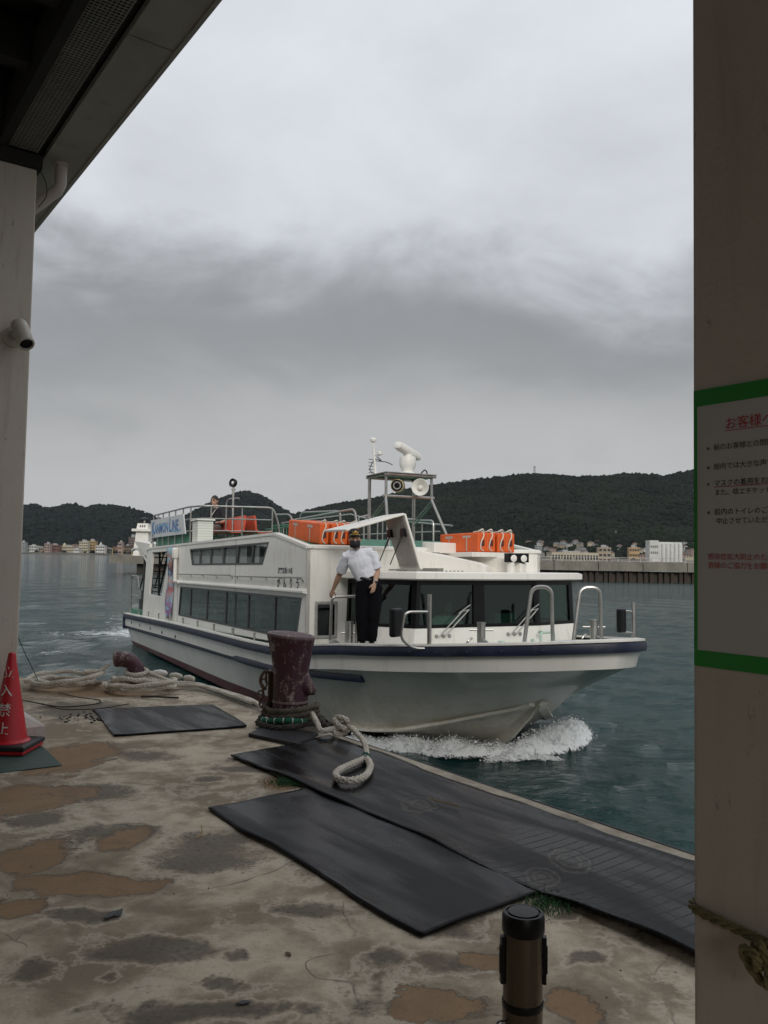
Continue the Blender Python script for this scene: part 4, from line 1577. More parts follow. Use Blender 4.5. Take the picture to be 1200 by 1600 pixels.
mb.lathe([(.12, 0), (.12, .02), (.09, .04)], (.06, 0, 0), n=24)
obj('foot_plate', mb, MAROON, hb)
mb = MB()
for k in range(2):
    rope_mesh(mb, [Vector((-2.64 + .105 * math.cos(t_), 9.28 + .105 * math.sin(t_), .12 + k * .05 + .02 * math.sin(t_))) for t_ in np.linspace(0, 6.3, 30)], .024, plait=True, step=.018)
tag(obj('rope_turns', mb, PALE), 'pale rope turns round the neck of the hooked bollard', 'rope')

# ---- removable steel post
SP_ = Vector((.252, 1.5, 0))
BRUSH = paint('brushed_bronze_steel', (.15, .122, .095), .26, .1, (.08, .065, .05), .3, .03, 3, metal=1.0, fine=150, streak=True)
sp = thing('steel_post', 'brushed steel barrier post with black cap in the foreground', 'post', loc=SP_)
mb = MB()
mb.lathe([(.0345, 0), (.0345, .688)], n=32)
mb.lathe([(.0340, .700), (.0340, .812)], n=32)
obj('tube', mb, BRUSH, sp)
mb = MB()
mb.lathe([(.0352, .812), (.0365, .815), (.0365, .838), (.034, .845), (.030, .8455), (.0295, .843), (.0265, .843), (.026, .8465), (.012, .848), (.001, .848)], n=36)
obj('cap', mb, BLACKP, sp)
mb = MB()
mb.lathe([(.0350, .688), (.0355, .690), (.0355, .698), (.0350, .700)], n=32, caps=False)
obj('band', mb, BLACKP, sp)
for sx, dx_ in ((-1, -.5), (1, .75)):
    mb = MB()
    an = math.atan2(-1.5, -.25) + (-1.30 if sx < 0 else 1.62)
    d_ = Vector((math.cos(an), math.sin(an), 0))
    s_ = Vector((-d_.y, d_.x, 0))
    for z0, z1, w, th in ((.728, .806, .006, .0045), (.745, .79, .004, .0065)):
        p = []
        for z in (z0, z1):
            p += [d_ * .033 - s_ * w + Vector((0, 0, z)), d_ * (.035 + th) - s_ * w + Vector((0, 0, z)), d_ * (.035 + th) + s_ * w + Vector((0, 0, z)), d_ * .033 + s_ * w + Vector((0, 0, z))]
        mb.hexa(p)
    obj('chain_slot', mb, BLACKP, sp, smooth=0)
mb = MB()
d_ = Vector((-.93, -.36, 0))
mb.tube(bent([d_ * .036 + Vector((0, 0, .665)), d_ * .046 + Vector((0, 0, .668)), d_ * .048 + Vector((0, 0, .64)), d_ * .044 + Vector((0, 0, .60))], .008), .005, 8)
mb.tube([d_ * .05 + Vector((.012 * math.cos(t_), 0, .645 + .014 * math.sin(t_))) for t_ in np.linspace(0, 5.9, 14)], .0035, 6, closed=True)
obj('shackle', mb, STEEL, sp)

# ---- tufts, twigs, wires, litter
GR = paint('green_twine_fibre', (.03, .10, .03), .9, .3, bump=0)
for (x, y, lb, s_) in ((-.585, 5.50, 'green frayed turf at the far corner of the wide mat', 11), (.715, 3.66, 'green frayed turf at the near corner of the wide mat', 12)):
    r2 = random.Random(s_)
    mb = MB()
    for k in range(260):
        px_, py_ = x + r2.gauss(0, .06), y + r2.gauss(0, .055)
        a_, l_ = r2.uniform(0, 6.28), r2.uniform(.015, .05)
        mb.tube([(px_, py_, .002), (px_ + math.cos(a_) * l_ * .5, py_ + math.sin(a_) * l_ * .5, r2.uniform(.012, .035)), (px_ + math.cos(a_) * l_, py_ + math.sin(a_) * l_, r2.uniform(.004, .03))], [.0016, .0014, .0006], 3)
    tag(obj('turf_tuft', mb, GR), lb, kind='stuff')
TWIG = paint('dry_stalk', (.34, .24, .10), .9, .2, bump=0)
DARKT = paint('dark_twig', (.035, .03, .025), .9, .2, bump=0)
lit = [('dry_stalk', [(.30, 5.06, .045), (.38, 5.0, .043), (.46, 4.94, .042)], .004, TWIG, 'dry straw stalk across the worn patch on the long mat', 'stalk'),
       ('dry_stalk', [(.45, 3.25, .006), (.56, 3.29, .012)], .003, TWIG, 'dry straw stalk by the near corner of the wide mat', 'stalk'),
       ('dry_stalk', [(-.93, 4.55, .03), (-.91, 4.47, .01), (-.93, 4.42, .006)], .003, TWIG, 'dry straw stalk by the left edge of the wide mat', 'stalk'),
       ('dead_twig', [(-2.40, 8.62, .015), (-2.25, 8.55, .03), (-2.12, 8.58, .02), (-2.02, 8.60, .015)], .010, DARKT, 'dark forked twig in front of the rope coils', 'twig'),
       ('dead_twig', [(.98, 4.88, .007), (1.10, 4.78, .012)], .006, DARKT, 'dark twig on the coping strip beside the long mat', 'twig'),
       ('loose_wire', [(-3.5, 8.35, .012), (-3.2, 8.1, .02), (-2.95, 8.0, .012), (-2.7, 8.15, .018), (-2.75, 8.4, .012), (-3.0, 8.5, .02), (-3.3, 8.8, .012)], .006, DARKT, 'loose dark wire looping on the quay beyond the cone', 'wire'),
       ('loose_wire', [(-3.2, 8.15, .012), (-2.9, 7.85, .018), (-2.6, 7.95, .012), (-2.4, 8.2, .016)], .005, DARKT, 'second loose wire crossing towards the small mat', 'wire'),
       ('green_string', [(-3.35, 7.55, 1.05), (-3.42, 8.1, .60), (-3.52, 8.7, .24), (-3.58, 9.0, .08)], .004, GR, 'thin green string hanging from the left column to the rope coil', 'string')]
for nm, pts, r_, mt, lb, ct in lit:
    mb = MB()
    mb.tube(catmull(pts, 7), r_, 5)
    tag(obj(nm, mb, mt), lb, ct)
r2 = random.Random(3)
for nm, x, y, sz, mt, lb in (('fallen_leaf', -.321, 3.175, .016, paint('brown_leaf', (.12, .06, .03), .8), 'small curled brown leaf on the open concrete'),
                             ('tar_scrap', -1.05, 3.49, .045, BLACK, 'thin black rubber scrap on the open concrete'),
                             ('tar_scrap', -.426, 2.83, .020, BLACK, 'round black scrap near the bottom of the picture')):
    mb = MB()
    pts = [(sz * (1 + .4 * r2.uniform(-1, 1)) * math.cos(a_), sz * .5 * (1 + .4 * r2.uniform(-1, 1)) * math.sin(a_)) for a_ in np.linspace(0, 6.28, 12)[:-1]]
    mb.plate(pts, [], lambda u_, v_, d: (u_, v_, .003 + d + 1.5 * u_ * u_), .003)
    o = obj(nm, mb, mt, smooth=0)
    o.location = (x, y, .002)
    o.rotation_euler = (0, 0, r2.uniform(0, 3))
    tag(o, lb, 'litter')
mb = MB()
for k in range(70):
    x, y = -2.55 + r2.gauss(0, .16), 7.55 + r2.gauss(0, .10)
    s_ = r2.uniform(.003, .014)
    mb.obox((x, y, s_ * .4), (s_ * 2, s_ * 1.4, s_), Matrix.Rotation(r2.uniform(0, 3), 3, 'Z'))
for k in range(70):
    x, y = r2.uniform(-2.2, 1.1), r2.uniform(2.2, 5)
    s_ = r2.uniform(.001, .003)
    mb.obox((x, y, s_ * .4), (s_ * 2, s_ * 1.4, s_), Matrix.Rotation(r2.uniform(0, 3), 3, 'Z'))
tag(obj('grit', mb, DARKT, smooth=0), 'dark grit and crumbs scattered on the quay', kind='stuff')

# ================================================================== ferry
def hull_paint():
    m = NM('hull_white_and_red')
    sep = m.n('ShaderNodeSeparateXYZ')
    m.l(m.co(), sep.inputs[0])
    S_, Z_ = sep.outputs[0], sep.outputs[2]
    n1 = m.noise(1.2, 5, .6)
    st = m.noise(1.0, 7, .7, .2, m.map((5, 5, .6)))
    gr = m.noise(6, 7, .75, .5)
    white = m.mix(m.step(n1, .3, .7), (.75, .725, .67), (.82, .795, .735))
    white = m.mix(m.math('MULTIPLY', m.step(st, .5, .8), .45), white, (.36, .32, .24))
    # weed and scum on the lower bow planks
    low = m.math('SUBTRACT', 1.0, m.step(Z_, .18, .80))
    fw = m.step(S_, 13.0, 15.0)
    sc_ = m.math('MULTIPLY', m.math('MULTIPLY', low, fw), m.step(gr, .30, .62))
    white = m.mix(m.math('MULTIPLY', sc_, .45), white, (.46, .40, .25))
    white = m.mix(m.math('MULTIPLY', m.math('MULTIPLY', low, fw), m.step(gr, .62, .70)), white, (.13, .11, .05))
    bootz = m.math('SUBTRACT', .10, m.math('MULTIPLY', .42, m.math('MAXIMUM', 0.0, m.math('SUBTRACT', S_, 13.9))))
    red = m.math('SUBTRACT', 1.0, m.step(m.math('SUBTRACT', Z_, bootz), -.008, .008))
    rc_ = m.mix(m.step(gr, .35, .7), (.13, .016, .022), (.07, .012, .016))
    m.set(Base_Color=m.mix(red, white, rc_), Coat_Weight=.15)
    m.set(Roughness=m.math('ADD', .28, m.math('MULTIPLY', n1, .2)))
    m.bump(m.math('ADD', n1, m.math('MULTIPLY', gr, .15)), .08, .03)
    return m.m


HULL = hull_paint()
ferry = thing('passenger_ferry', 'white passenger ferry with navy rub rails coming alongside the quay', 'ferry', mw=BM)
HL = 18.55
CAPC = paint('grey_green_cap', (.42, .47, .43), .5, .08)


def yb(s_):
    t_ = max(0.0, (s_ - 12.5) / (HL - 12.5))
    return 2.4 * max(0.0, 1 - t_ ** 2.5) ** (1 / 1.5)


_gs = [0, 3, 6, 9, 12, 13.5, 14.0, 14.5, 15.3, 16, 17, 18, HL]
_gz = [.91, .95, .99, 1.01, 1.02, 1.05, 1.11, 1.17, 1.24, 1.28, 1.35, 1.43, 1.485]


def zg(s_):
    return float(np.interp(s_, _gs, _gz))


def chine(s_):
    y = float(np.interp(s_, [0, 10, 13, 14.2, 15, 15.5, 16, 16.8, 17.05], [2.15, 2.15, 2.02, 1.8, 1.5, 1.28, .84, .16, .0]))
    z = float(np.interp(s_, [0, 12, 14.2, 15, 15.5, 16, 16.8, 17.05], [.0, -.1, -.08, -.03, .04, .19, .46, .60]))
    return y, z


def keel(s_):
    return float(np.interp(s_, [0, 14.5, 15.3, 15.8, 16.28, 17.05], [-.55, -.55, -.42, -.24, .03, .60]))


SS = sorted(set([round(x, 3) for x in list(np.linspace(0, 12, 13)) + list(np.linspace(12.3, 17.6, 22)) + [17.8, 18.0, 18.15, 18.28, 18.38, 18.46, 18.51, 18.535, HL]]))


def ring(s_):
    f = max(0.0, (s_ - 13) / (HL - 13))
    sk = s_ if s_ < 13 else 13 + (s_ - 13) * (HL - .10 - 13) / (HL - 13)
    sc = s_ if s_ < 13 else 13 + (s_ - 13) * (4.05 / (HL - 13))
    y0, z0 = yb(s_), zg(s_)
    zk = z0 - .36 + .02 * f
    yk = max(0.0, y0 - .025)
    yc, zc = chine(sc)
    zk2 = zk
    yk2 = max(0.0, yk - .05)
    k1 = keel(sc)
    pts = [(s_, y0, z0), (s_, y0, z0 - .02), (sk, yk, zk), (sk - .03 * f, yk2, zk2 - .004)]
    for w in (.35, .7):
        wf = w ** (1 - .25 * f)
        pts.append((sk + (sc - sk) * w, yk2 + (yc - yk2) * wf, zk + (zc - zk) * w))
    pts.append((sc, yc, zc))
    pts.append((sc, max(0, yc - .06), zc - .012))
    pts.append((sc, max(0, yc - .06) * .5, k1 + (zc - .012 - k1) * .5))
    pts.append((sc, 0, k1))
    return pts


rings_h = [ring(s_) for s_ in SS]
mb = MB()
for sg in (-1, 1):
    mb.loft([[(p[0], sg * p[1], p[2]) for p in r_] for r_ in rings_h], closed_ring=False, caps=False)
r0 = rings_h[0]
mb.add([(p[0], -p[1], p[2]) for p in r0] + [(p[0], p[1], p[2]) for p in reversed(r0)], [tuple(range(2 * len(r0)))])
obj('hull', mb, HULL, ferry, smooth=28)


def rail_path(zoff, out, s0=0.0, s1=HL, both=True):
    st = [s_ for s_ in SS if s0 <= s_ <= s1]
    P = [Vector((s_, -yb(s_), zg(s_) + zoff)) for s_ in st]
    if both:
        P += [Vector((s_, yb(s_), zg(s_) + zoff)) for s_ in reversed(st[:-1])]
    res = []
    for i, p in enumerate(P):
        t_ = (P[min(i + 1, len(P) - 1)] - P[max(i - 1, 0)])
        t_.z = 0
        t_.normalize()
        res.append((p, Vector((t_.y, -t_.x, 0))))
    return res


def sweep(mb, path, sec):
    rr = [[p + n_ * o_ + Vector((0, 0, z_)) for o_, z_ in sec] for p, n_ in path]
    return mb.loft(rr)


mb = MB()
sweep(mb, rail_path(0, 0), [(-.01, -.145), (.045, -.135), (.058, -.08), (.045, -.025), (-.01, -.015)])
obj('rub_rail', mb, NAVY, ferry, smooth=50)
mb = MB()
sweep(mb, rail_path(0, 0), [(-.10, -.012), (.035, -.012), (.035, .012), (-.10, .016)])
obj('gunwale_cap', mb, WHITE, ferry, smooth=30)
mb = MB()
for k in range(60):
    s_ = 13.4 + k * .09
    if s_ < 18.3:
        pth = rail_path(0, 0, 0, HL, False)
        y0 = yb(s_)
        dy = (yb(s_ + .05) - yb(s_ - .05)) / .1
        nn = Vector((-dy, -1, 0)).normalized()
        if k % 4 == 0:
            mb.lathe([(.010, 0), (.010, .064), (.006, .068)], (s_, -y0, zg(s_) - .08), nn, 8)
obj('rail_bolts', mb, paint('bolt_grey', (.05, .055, .075), .6), ferry)['kind'] = 'stuff'


def hull_at(s_, z_):
    """point of the starboard hull skin at height z_ on the station s_"""
    p = ring(s_)
    for a_, b_ in zip(p, p[1:]):
        if a_[2] >= z_ >= b_[2]:
            t_ = (a_[2] - z_) / max(1e-6, a_[2] - b_[2])
            return Vector((a_[0] + (b_[0] - a_[0]) * t_, -(a_[1] + (b_[1] - a_[1]) * t_), z_))
    return Vector((s_, -p[2][1], z_))


for sg in (-1, 1):
    pth = []
    for s_ in np.linspace(-.02, 15.7, 44):
        z_ = .52 + .012 * s_ + max(0, s_ - 13) * .03
        p = hull_at(max(0, s_), z_)
        p.x = max(p.x, s_) if s_ < 0 else p.x
        pth.append((Vector((p.x, p.y * -sg, p.z)), Vector((0.0 if s_ < 13.5 else .25, sg, 0)).normalized()))
    mb = MB()
    sweep(mb, pth, [(-.03, -.065), (.04, -.05), (.055, 0), (.04, .05), (-.03, .06)])
    obj('side_fender', mb, NAVY, ferry, smooth=50)
mb = MB()
mb.box(-.06, .02, -2.44, -2.30, .45, .90)
mb.box(-.06, .02, 2.30, 2.44, .45, .90)
mb.box(-.07, -.001, -2.30, 2.30, .80, .90)
mb.box(-.07, -.001, -2.30, 2.30, .46, .56)
obj('stern_fender', mb, NAVY, ferry, smooth=0)
mb = MB()                                                  # scupper slots
for s_ in (1.0, 2.2, 3.6, 5.0, 6.4):
    mb = MB()
    mb.box(s_, s_ + .07, -2.392, -2.37, .66, .73)
    obj('scupper', mb, BLACKP, ferry, smooth=0)
# spray strip under the chine and the stem bar
mb = MB()
pth = []
for s_ in np.linspace(15.2, 18.4, 20):
    sc = 13 + (s_ - 13) * (4.05 / (HL - 13))
    y, z = chine(sc)
    pth.append(Vector((sc, -y, z)))
sw = [[p + Vector((0, .03, .03)), p + Vector((.03, -.085, .02)), p + Vector((.03, -.09, -.02)), p + Vector((0, .03, -.05))] for p in pth]
mb.loft(sw)
obj('spray_rail', mb, HULL, ferry, smooth=0)
mb = MB()
sw = [[Vector((p.x, -p.y, p.z)) for p in r_] for r_ in sw]
mb.loft(sw)
obj('spray_rail', mb, HULL, ferry, smooth=0)
mb = MB()
stem = [(15.6, -.34, 1), (15.95, -.20, 1), (16.30, .06, 1), (16.70, .36, .8), (16.95, .56, .45), (17.12, .69, .1)]
mb.loft([[(s_ + .09 * w, -.03 * w, z_ - .07 * w), (s_ + .09 * w, .03 * w, z_ - .07 * w), (s_ - .05, .085 * w, z_ + .07), (s_ - .12, 0, z_ + .12), (s_ - .05, -.085 * w, z_ + .07)] for s_, z_, w in stem])
obj('stem_bar', mb, paint('stained_stem_white', (.66, .63, .54), .5, .12, (.36, .29, .16), .6, .08, 5), ferry, smooth=30)

# decks
mb = MB()
dk = [s_ for s_ in SS if s_ >= 13.2]
mb.loft([[(s_, -max(0, yb(s_) - .05), zg(s_) - .05), (s_, max(0, yb(s_) - .05), zg(s_) - .05)] for s_ in dk], closed_ring=False, caps=False)
obj('foredeck', mb, paint('deck_paint', (.46, .50, .46), .7, .1, (.25, .22, .18), .5, .1, 3), ferry, smooth=0)
mb = MB()
ak = [s_ for s_ in SS if s_ <= 13.6]
for sg in (-1, 1):
    mb.loft([[(s_, sg * 2.36, zg(s_) - .02), (s_, sg * 2.0, zg(s_) - .02)] for s_ in ak], closed_ring=False, caps=False)
obj('side_deck', mb, paint('pale_green_deck', (.30, .42, .36), .7, .15, (.2, .2, .17), .4, .1, 3), ferry, smooth=0)
mb = MB()
mb.loft([[(s_, -2.0, .88), (s_, 2.0, .88)] for s_ in (0, 6)], closed_ring=False, caps=False)
obj('aft_deck', mb, GREEN, ferry, smooth=0)
for s_ in range(10):
    mb = MB()
    mb.lathe([(.02, 0), (.02, .14), (.026, .145), (.026, .165)], (1.6 + s_ * 1.29, -2.29, zg(1.6 + s_ * 1.29) - .02), n=10)
    obj('deck_stanchion', mb, STEEL, ferry)

# ---- cabin sides: one wall each, pierced for the stern opening and both window bands
top_line = [(2.03, 2.79), (2.6, 2.82), (12.6, 2.88), (14.1, 2.63)]
side_out = [(1.6, .86), (14.1, 1.10)] + list(reversed(top_line))
OPENING = [(2.42, 1.55), (4.0, 1.53), (4.85, 2.69), (2.73, 2.69)]
LOWWIN = [(5.90, 1.15), (13.72, 1.17), (13.92, 1.84), (6.05, 1.84)]
UPWIN = [(7.10, 2.34), (12.02, 2.35), (12.34, 2.74), (6.86, 2.71)]


def inset(poly, d):
    """move every corner of a convex ccw polygon inwards"""
    n = len(poly)
    out = []
    for i in range(n):
        p0, p1, p2 = Vector(poly[i - 1]), Vector(poly[i]), Vector(poly[(i + 1) % n])
        e1, e2 = (p1 - p0).normalized(), (p2 - p1).normalized()
        n1, n2 = Vector((-e1.y, e1.x)), Vector((-e2.y, e2.x))
        b_ = (n1 + n2)
        b_ = b_ / max(.2, b_.dot(n1))
        out.append(tuple(p1 + b_ * d))
    return out


_c = NM('white_curtain')
_c.set(Base_Color=(.80, .79, .76, 1), Roughness=.9)
_t = _c.n('ShaderNodeBsdfTranslucent')
_t.inputs[0].default_value = (.8, .79, .76, 1)
_x = _c.n('ShaderNodeMixShader')
_x.inputs[0].default_value = .5
_c.l(_c.bsdf.outputs[0], _x.inputs[1])
_c.l(_t.outputs[0], _x.inputs[2])
_c.l(_x.outputs[0], _c.out.inputs[0])
CURT = _c.m
FRAMEM = paint('window_frame_grey', (.05, .052, .052), .45, .15, bump=.02)
for sg in (-1, 1):
    def side(s_, z_, d_, sg=sg):
        return (s_, sg * (2.2 - d_), z_)
    mb = MB()
    mb.plate(side_out, [OPENING, LOWWIN, UPWIN], side, .06)
    obj('cabin_side', mb, WHITE, ferry, smooth=0)
    for poly, cuts, gm_, slant in ((LOWWIN, (7.0, 8.4, 9.8, 11.22, 12.66), GLASS_D, True), (UPWIN, (7.75, 8.62, 9.55, 10.47, 11.38), GLASS_L, False)):
        wf = inset(poly, .035)
        bot0, bot1, t1, t0 = poly
        mb = MB()
        mb.plate(poly, [wf], lambda s_, z_, d_, sg=sg: (s_, sg * (2.206 - d_), z_), .05)

        def xs_at(c, z_):
            zt, zb_ = (t0[1] + t1[1]) / 2, (bot0[1] + bot1[1]) / 2
            if not slant:
                return c + .10 * (z_ - zb_) / (zt - zb_) * (1 if c > 9.6 else -.2)
            return c + .03 * (z_ - zb_) / (zt - zb_)
        zb_, zt = bot0[1] + .02, t0[1] - .02
        for c in cuts:
            x0, x1 = xs_at(c, zb_), xs_at(c, zt)
            mb.add([side(x0 - .025, zb_, -.003), side(x0 + .025, zb_, -.003), side(x1 + .025, zt + .02, -.003), side(x1 - .025, zt + .02, -.003),
                    side(x0 - .025, zb_, .04), side(x0 + .025, zb_, .04), side(x1 + .025, zt + .02, .04), side(x1 - .025, zt + .02, .04)],
                   [(0, 1, 2, 3), (7, 6, 5, 4), (0, 4, 5, 1), (1, 5, 6, 2), (2, 6, 7, 3), (3, 7, 4, 0)])
        fr = obj('window_frame', mb, FRAMEM, ferry, smooth=0)
        ed = [(poly[0][0] + .02, poly[3][0] + .02)] + [(xs_at(c, zb_), xs_at(c, zt)) for c in cuts] + [(poly[1][0] - .02, poly[2][0] - .02)]
        for (b0, t0_), (b1, t1_) in zip(ed, ed[1:]):
            mb = MB()
            mb.plate([(b0, zb_), (b1, zb_), (t1_, t1[1] - .02), (t0_, t0[1] - .02)], [], lambda s_, z_, d_, sg=sg: (s_, sg * (2.185 - d_), z_), .006)
            obj('pane', mb, gm_, fr, smooth=0)
    mb = MB()
    for x0, x1, dpt in ((6.98, 7.71, .02), (7.80, 8.58, .02), (8.68, 9.50, .02), (9.62, 10.42, .02), (10.56, 10.98, .02), (11.47, 11.70, .02)):
        pts_ = [(x0 + (x1 - x0) * i / 14, sg * (2.18 - dpt - .004 * math.sin(i * 1.9))) for i in range(15)]
        mb.loft([[(x, y, 2.36) for x, y in pts_], [(x, y, 2.70) for x, y in pts_]], closed_ring=False, caps=False)
    if sg < 0:
        obj('curtain', mb, CURT, ferry)
    mb = MB()
    for x0 in (6.0, 7.08, 8.48, 9.9, 11.32, 12.75):
        pts_ = [(x0 + .30 * i / 10, sg * (2.09 - .015 * math.sin(i * 2.1))) for i in range(11)]
        mb.loft([[(x, y, 1.0) for x, y in pts_], [(x, y, 1.9) for x, y in pts_]], closed_ring=False, caps=False)
        mb.loft([[(x0 - .02, sg * 2.02, z), (x0 + 1.36, sg * 2.02, z)] for z in (1.0, 1.18 + .0)], closed_ring=False, caps=False)
    obj('curtain', mb, paint('sage_curtain', (.34, .40, .36), .9, .1, bump=0), ferry)
    # ledge between the window bands and the coaming lip
    mb = MB()
    l0 = [(s_, sg * yy, z_) for s_ in (5.6,) for yy, z_ in ((2.195, 1.90), (2.27, 1.92), (2.27, 1.945), (2.195, 1.985))]
    l1 = [(14.12, p[1], p[2]) for p in l0]
    mb.loft([l0, l1])
    obj('ledge', mb, WHITE, ferry, smooth=0)
    mb = MB()
    pp = [(2.03, 2.79), (2.6, 2.82), (12.6, 2.88), (14.1, 2.63)]
    mb.loft([[(s_, sg * 2.215, z_ - .035), (s_, sg * 2.215, z_ + .012), (s_, sg * 2.10, z_ + .012), (s_, sg * 2.10, z_ - .035)] for s_, z_ in pp])
    obj('coaming', mb, WHITE, ferry, smooth=0)
    mb = MB()
    for s0, s1 in ((5.95, 10.35), (10.5, 14.05)):
        mb.tube([(s0, sg * 2.27, 2.13), (s1, sg * 2.27, 2.15)], .013, 8)
        for k in range(5):
            s_ = s0 + (s1 - s0) * (k + .1) / 4.2
            mb.tube([(s_, sg * 2.19, 2.10), (s_, sg * 2.27, 2.14)], .011, 6)
            mb.lathe([(.024, 0), (.024, .012)], (s_, sg * 2.198, 2.10), (0, sg, 0), 8)
    obj('grab_rail', mb, STEEL, ferry)
mb = MB()
for s_ in (5.78, 10.42):
    mb.box(s_, s_ + .012, -2.2035, -2.19, 1.0, 2.85)
obj('panel_seam', mb, FRAMEM, ferry, smooth=0)
# front wall of the cabin
mb = MB()
SW = [(-2.02, 1.26), (-1.72, 1.26), (-1.72, 1.75), (-2.02, 1.75)]
mb.plate([(-2.2, 1.0), (2.2, 1.0), (2.2, 2.63), (-2.2, 2.63)], [SW], lambda y_, z_, d_: (14.1 - d_, y_, z_), .06)
mb.loft([[(14.05, y_, 2.60), (14.13, y_, 2.60), (14.13, y_, 2.64), (14.05, y_, 2.66)] for y_ in (-2.2, 2.2)])
obj('cabin_front', mb, WHITE, ferry, smooth=0)
mb = MB()
mb.plate([(-2.06, 1.22), (-1.68, 1.22), (-1.68, 1.79), (-2.06, 1.79)], [inset(SW, .01)], lambda y_, z_, d_: (14.101 + d_, y_, z_), .02)
pf_ = obj('porthole_frame', mb, GALV, ferry, smooth=0, bevel=.012)
mb = MB()
mb.plate(SW, [], lambda y_, z_, d_: (14.09 - d_, y_, z_), .008)
obj('pane', mb, glass('black_glass', (.03, .03, .03), .04), pf_, smooth=0)
# roof / upper deck and cabin inside
mb = MB()
mb.hexa([(2.0, -2.13, 2.755), (12.6, -2.13, 2.775), (12.6, 2.13, 2.775), (2.0, 2.13, 2.755), (2.0, -2.13, 2.80), (12.6, -2.13, 2.82), (12.6, 2.13, 2.82), (2.0, 2.13, 2.80)])
mb.hexa([(12.6, -2.13, 2.775), (14.04, -2.13, 2.55), (14.04, 2.13, 2.55), (12.6, 2.13, 2.775), (12.6, -2.13, 2.82), (14.04, -2.13, 2.60), (14.04, 2.13, 2.60), (12.6, 2.13, 2.82)])
obj('upper_deck', mb, GREEN, ferry, smooth=0)
mb = MB()
mb.box(5.82, 12.6, -2.12, 2.12, 2.742, 2.752)
obj('saloon_ceiling', mb, WHITE2, ferry, smooth=0)
mb = MB()
mb.box(5.75, 5.80, -2.13, 2.13, .9, 2.755)
mb.box(5.8, 14.03, -2.13, 2.13, 1.96, 2.0)
obj('bulkhead', mb, WHITE2, ferry, smooth=0)
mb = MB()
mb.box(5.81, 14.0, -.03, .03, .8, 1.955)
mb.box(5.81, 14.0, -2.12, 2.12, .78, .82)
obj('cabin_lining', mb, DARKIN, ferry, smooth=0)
SEATF = paint('cabin_seat_fabric', (.10, .15, .14), .9, .2, bump=.1)
for k in range(8):
    mb = MB()
    for sg in (-1, 1):
        y0, y1 = (.45, 2.0) if sg > 0 else (-2.0, -.45)
        mb.hexa([(6.5 + k * .92, y0, .82), (6.6 + k * .92, y0, .82), (6.6 + k * .92, y1, .82), (6.5 + k * .92, y1, .82),
                 (6.38 + k * .92, y0, 1.52), (6.46 + k * .92, y0, 1.52), (6.46 + k * .92, y1, 1.52), (6.38 + k * .92, y1, 1.52)])
        mb.box(6.55 + k * .92, 6.98 + k * .92, y0, y1, 1.10, 1.18)
    obj('seat_row', mb, SEATF, ferry, smooth=0)
mb = MB()
mb.box(8.0, 8.5, -.8, .6, 2.0, 2.62)
mb.hexa([(9.8, -1.2, 2.0), (11.4, -1.2, 2.0), (11.4, -.9, 2.0), (9.8, -.9, 2.0), (9.8, -1.2, 2.72), (10.3, -1.2, 2.72), (10.3, -.9, 2.72), (9.8, -.9, 2.72)])
obj('saloon_panel', mb, WHITE2, ferry, smooth=0)
mb = MB()
mb.box(11.3, 12.0, -1.3, -.2, 2.0, 2.42)
obj('saloon_seat', mb, SEAT, ferry, smooth=0)

# lettering on the starboard side
DKI = paint('dark_lettering', (.02, .022, .04), .5, .1, bump=0)
for k, ch in enumerate('がんりう'):
    mb = MB()
    mb.text(ch, lambda x, y, d, k=k: (12.78 + k * .29 + x, -2.2025, 1.985 + y * 1.15), .16, bold=.03)
    obj('name_lettering', mb, DKI, ferry, smooth=0, fix=False)
mb = MB()
mb.text('旅客定員110名', lambda x, y, d: (12.82 + x, -2.2025, 2.215 + y), .105, bold=.025)
obj('capacity_lettering', mb, DKI, ferry, smooth=0, fix=False)

# ---- stern: wing, tubes, hoop rails
mb = MB()
for sg in (-1, 1):
    mb.add([(.15, sg * 2.2, 3.06), (2.35, sg * 2.2, 2.93), (2.35, sg * 2.2, 2.80), (1.95, sg * 2.2, 2.60), (1.75, sg * 2.2, 2.62), (.25, sg * 2.2, 2.98),
            (.15, sg * 2.12, 3.06), (2.35, sg * 2.12, 2.93), (2.35, sg * 2.12, 2.80), (1.95, sg * 2.12, 2.60), (1.75, sg * 2.12, 2.62), (.25, sg * 2.12, 2.98)],
           [(0, 1, 2, 3, 4, 5), (11, 10, 9, 8, 7, 6)] + [(i, i + 6, (i + 1) % 6 + 6, (i + 1) % 6) for i in range(6)])
mb.hexa([(.2, -2.12, 2.97), (2.3, -2.12, 2.83), (2.3, 2.12, 2.83), (.2, 2.12, 2.97), (.16, -2.12, 3.05), (2.3, -2.12, 2.92), (2.3, 2.12, 2.92), (.16, 2.12, 3.05)])
obj('stern_wing', mb, WHITE, ferry, smooth=0)
mb = MB()
mb.tube(bent([(.6, -2.0, .95), (1.55, -2.05, 2.2), (1.75, -2.05, 2.62)], .2), .035, 8)
mb.tube(bent([(1.05, -2.0, .95), (1.8, -2.05, 2.2), (1.9, -2.05, 2.62)], .2), .03, 8)
mb.tube(bent([(.6, 2.0, .95), (1.55, 2.05, 2.2), (1.75, 2.05, 2.62)], .2), .035, 8)
obj('stern_strut', mb, WHITE2, ferry)
mb = MB()
mb.tube(catmull([(-.7, -2.1, 2.80), (0, -2.1, 2.84), (.9, -2.1, 2.70), (1.6, -2.1, 2.45)], 6), .045, 8)
obj('stern_davit', mb, WHITE2, ferry)
mb = MB()
mb.tube(bent([(.12, -2.25, .92), (.12, -2.25, 2.02), (1.1, -2.25, 2.02), (1.35, -2.25, 1.7)], .1), .02, 8)
mb.tube([(.12, -2.25, 1.45), (1.2, -2.25, 1.45)], .016, 8)
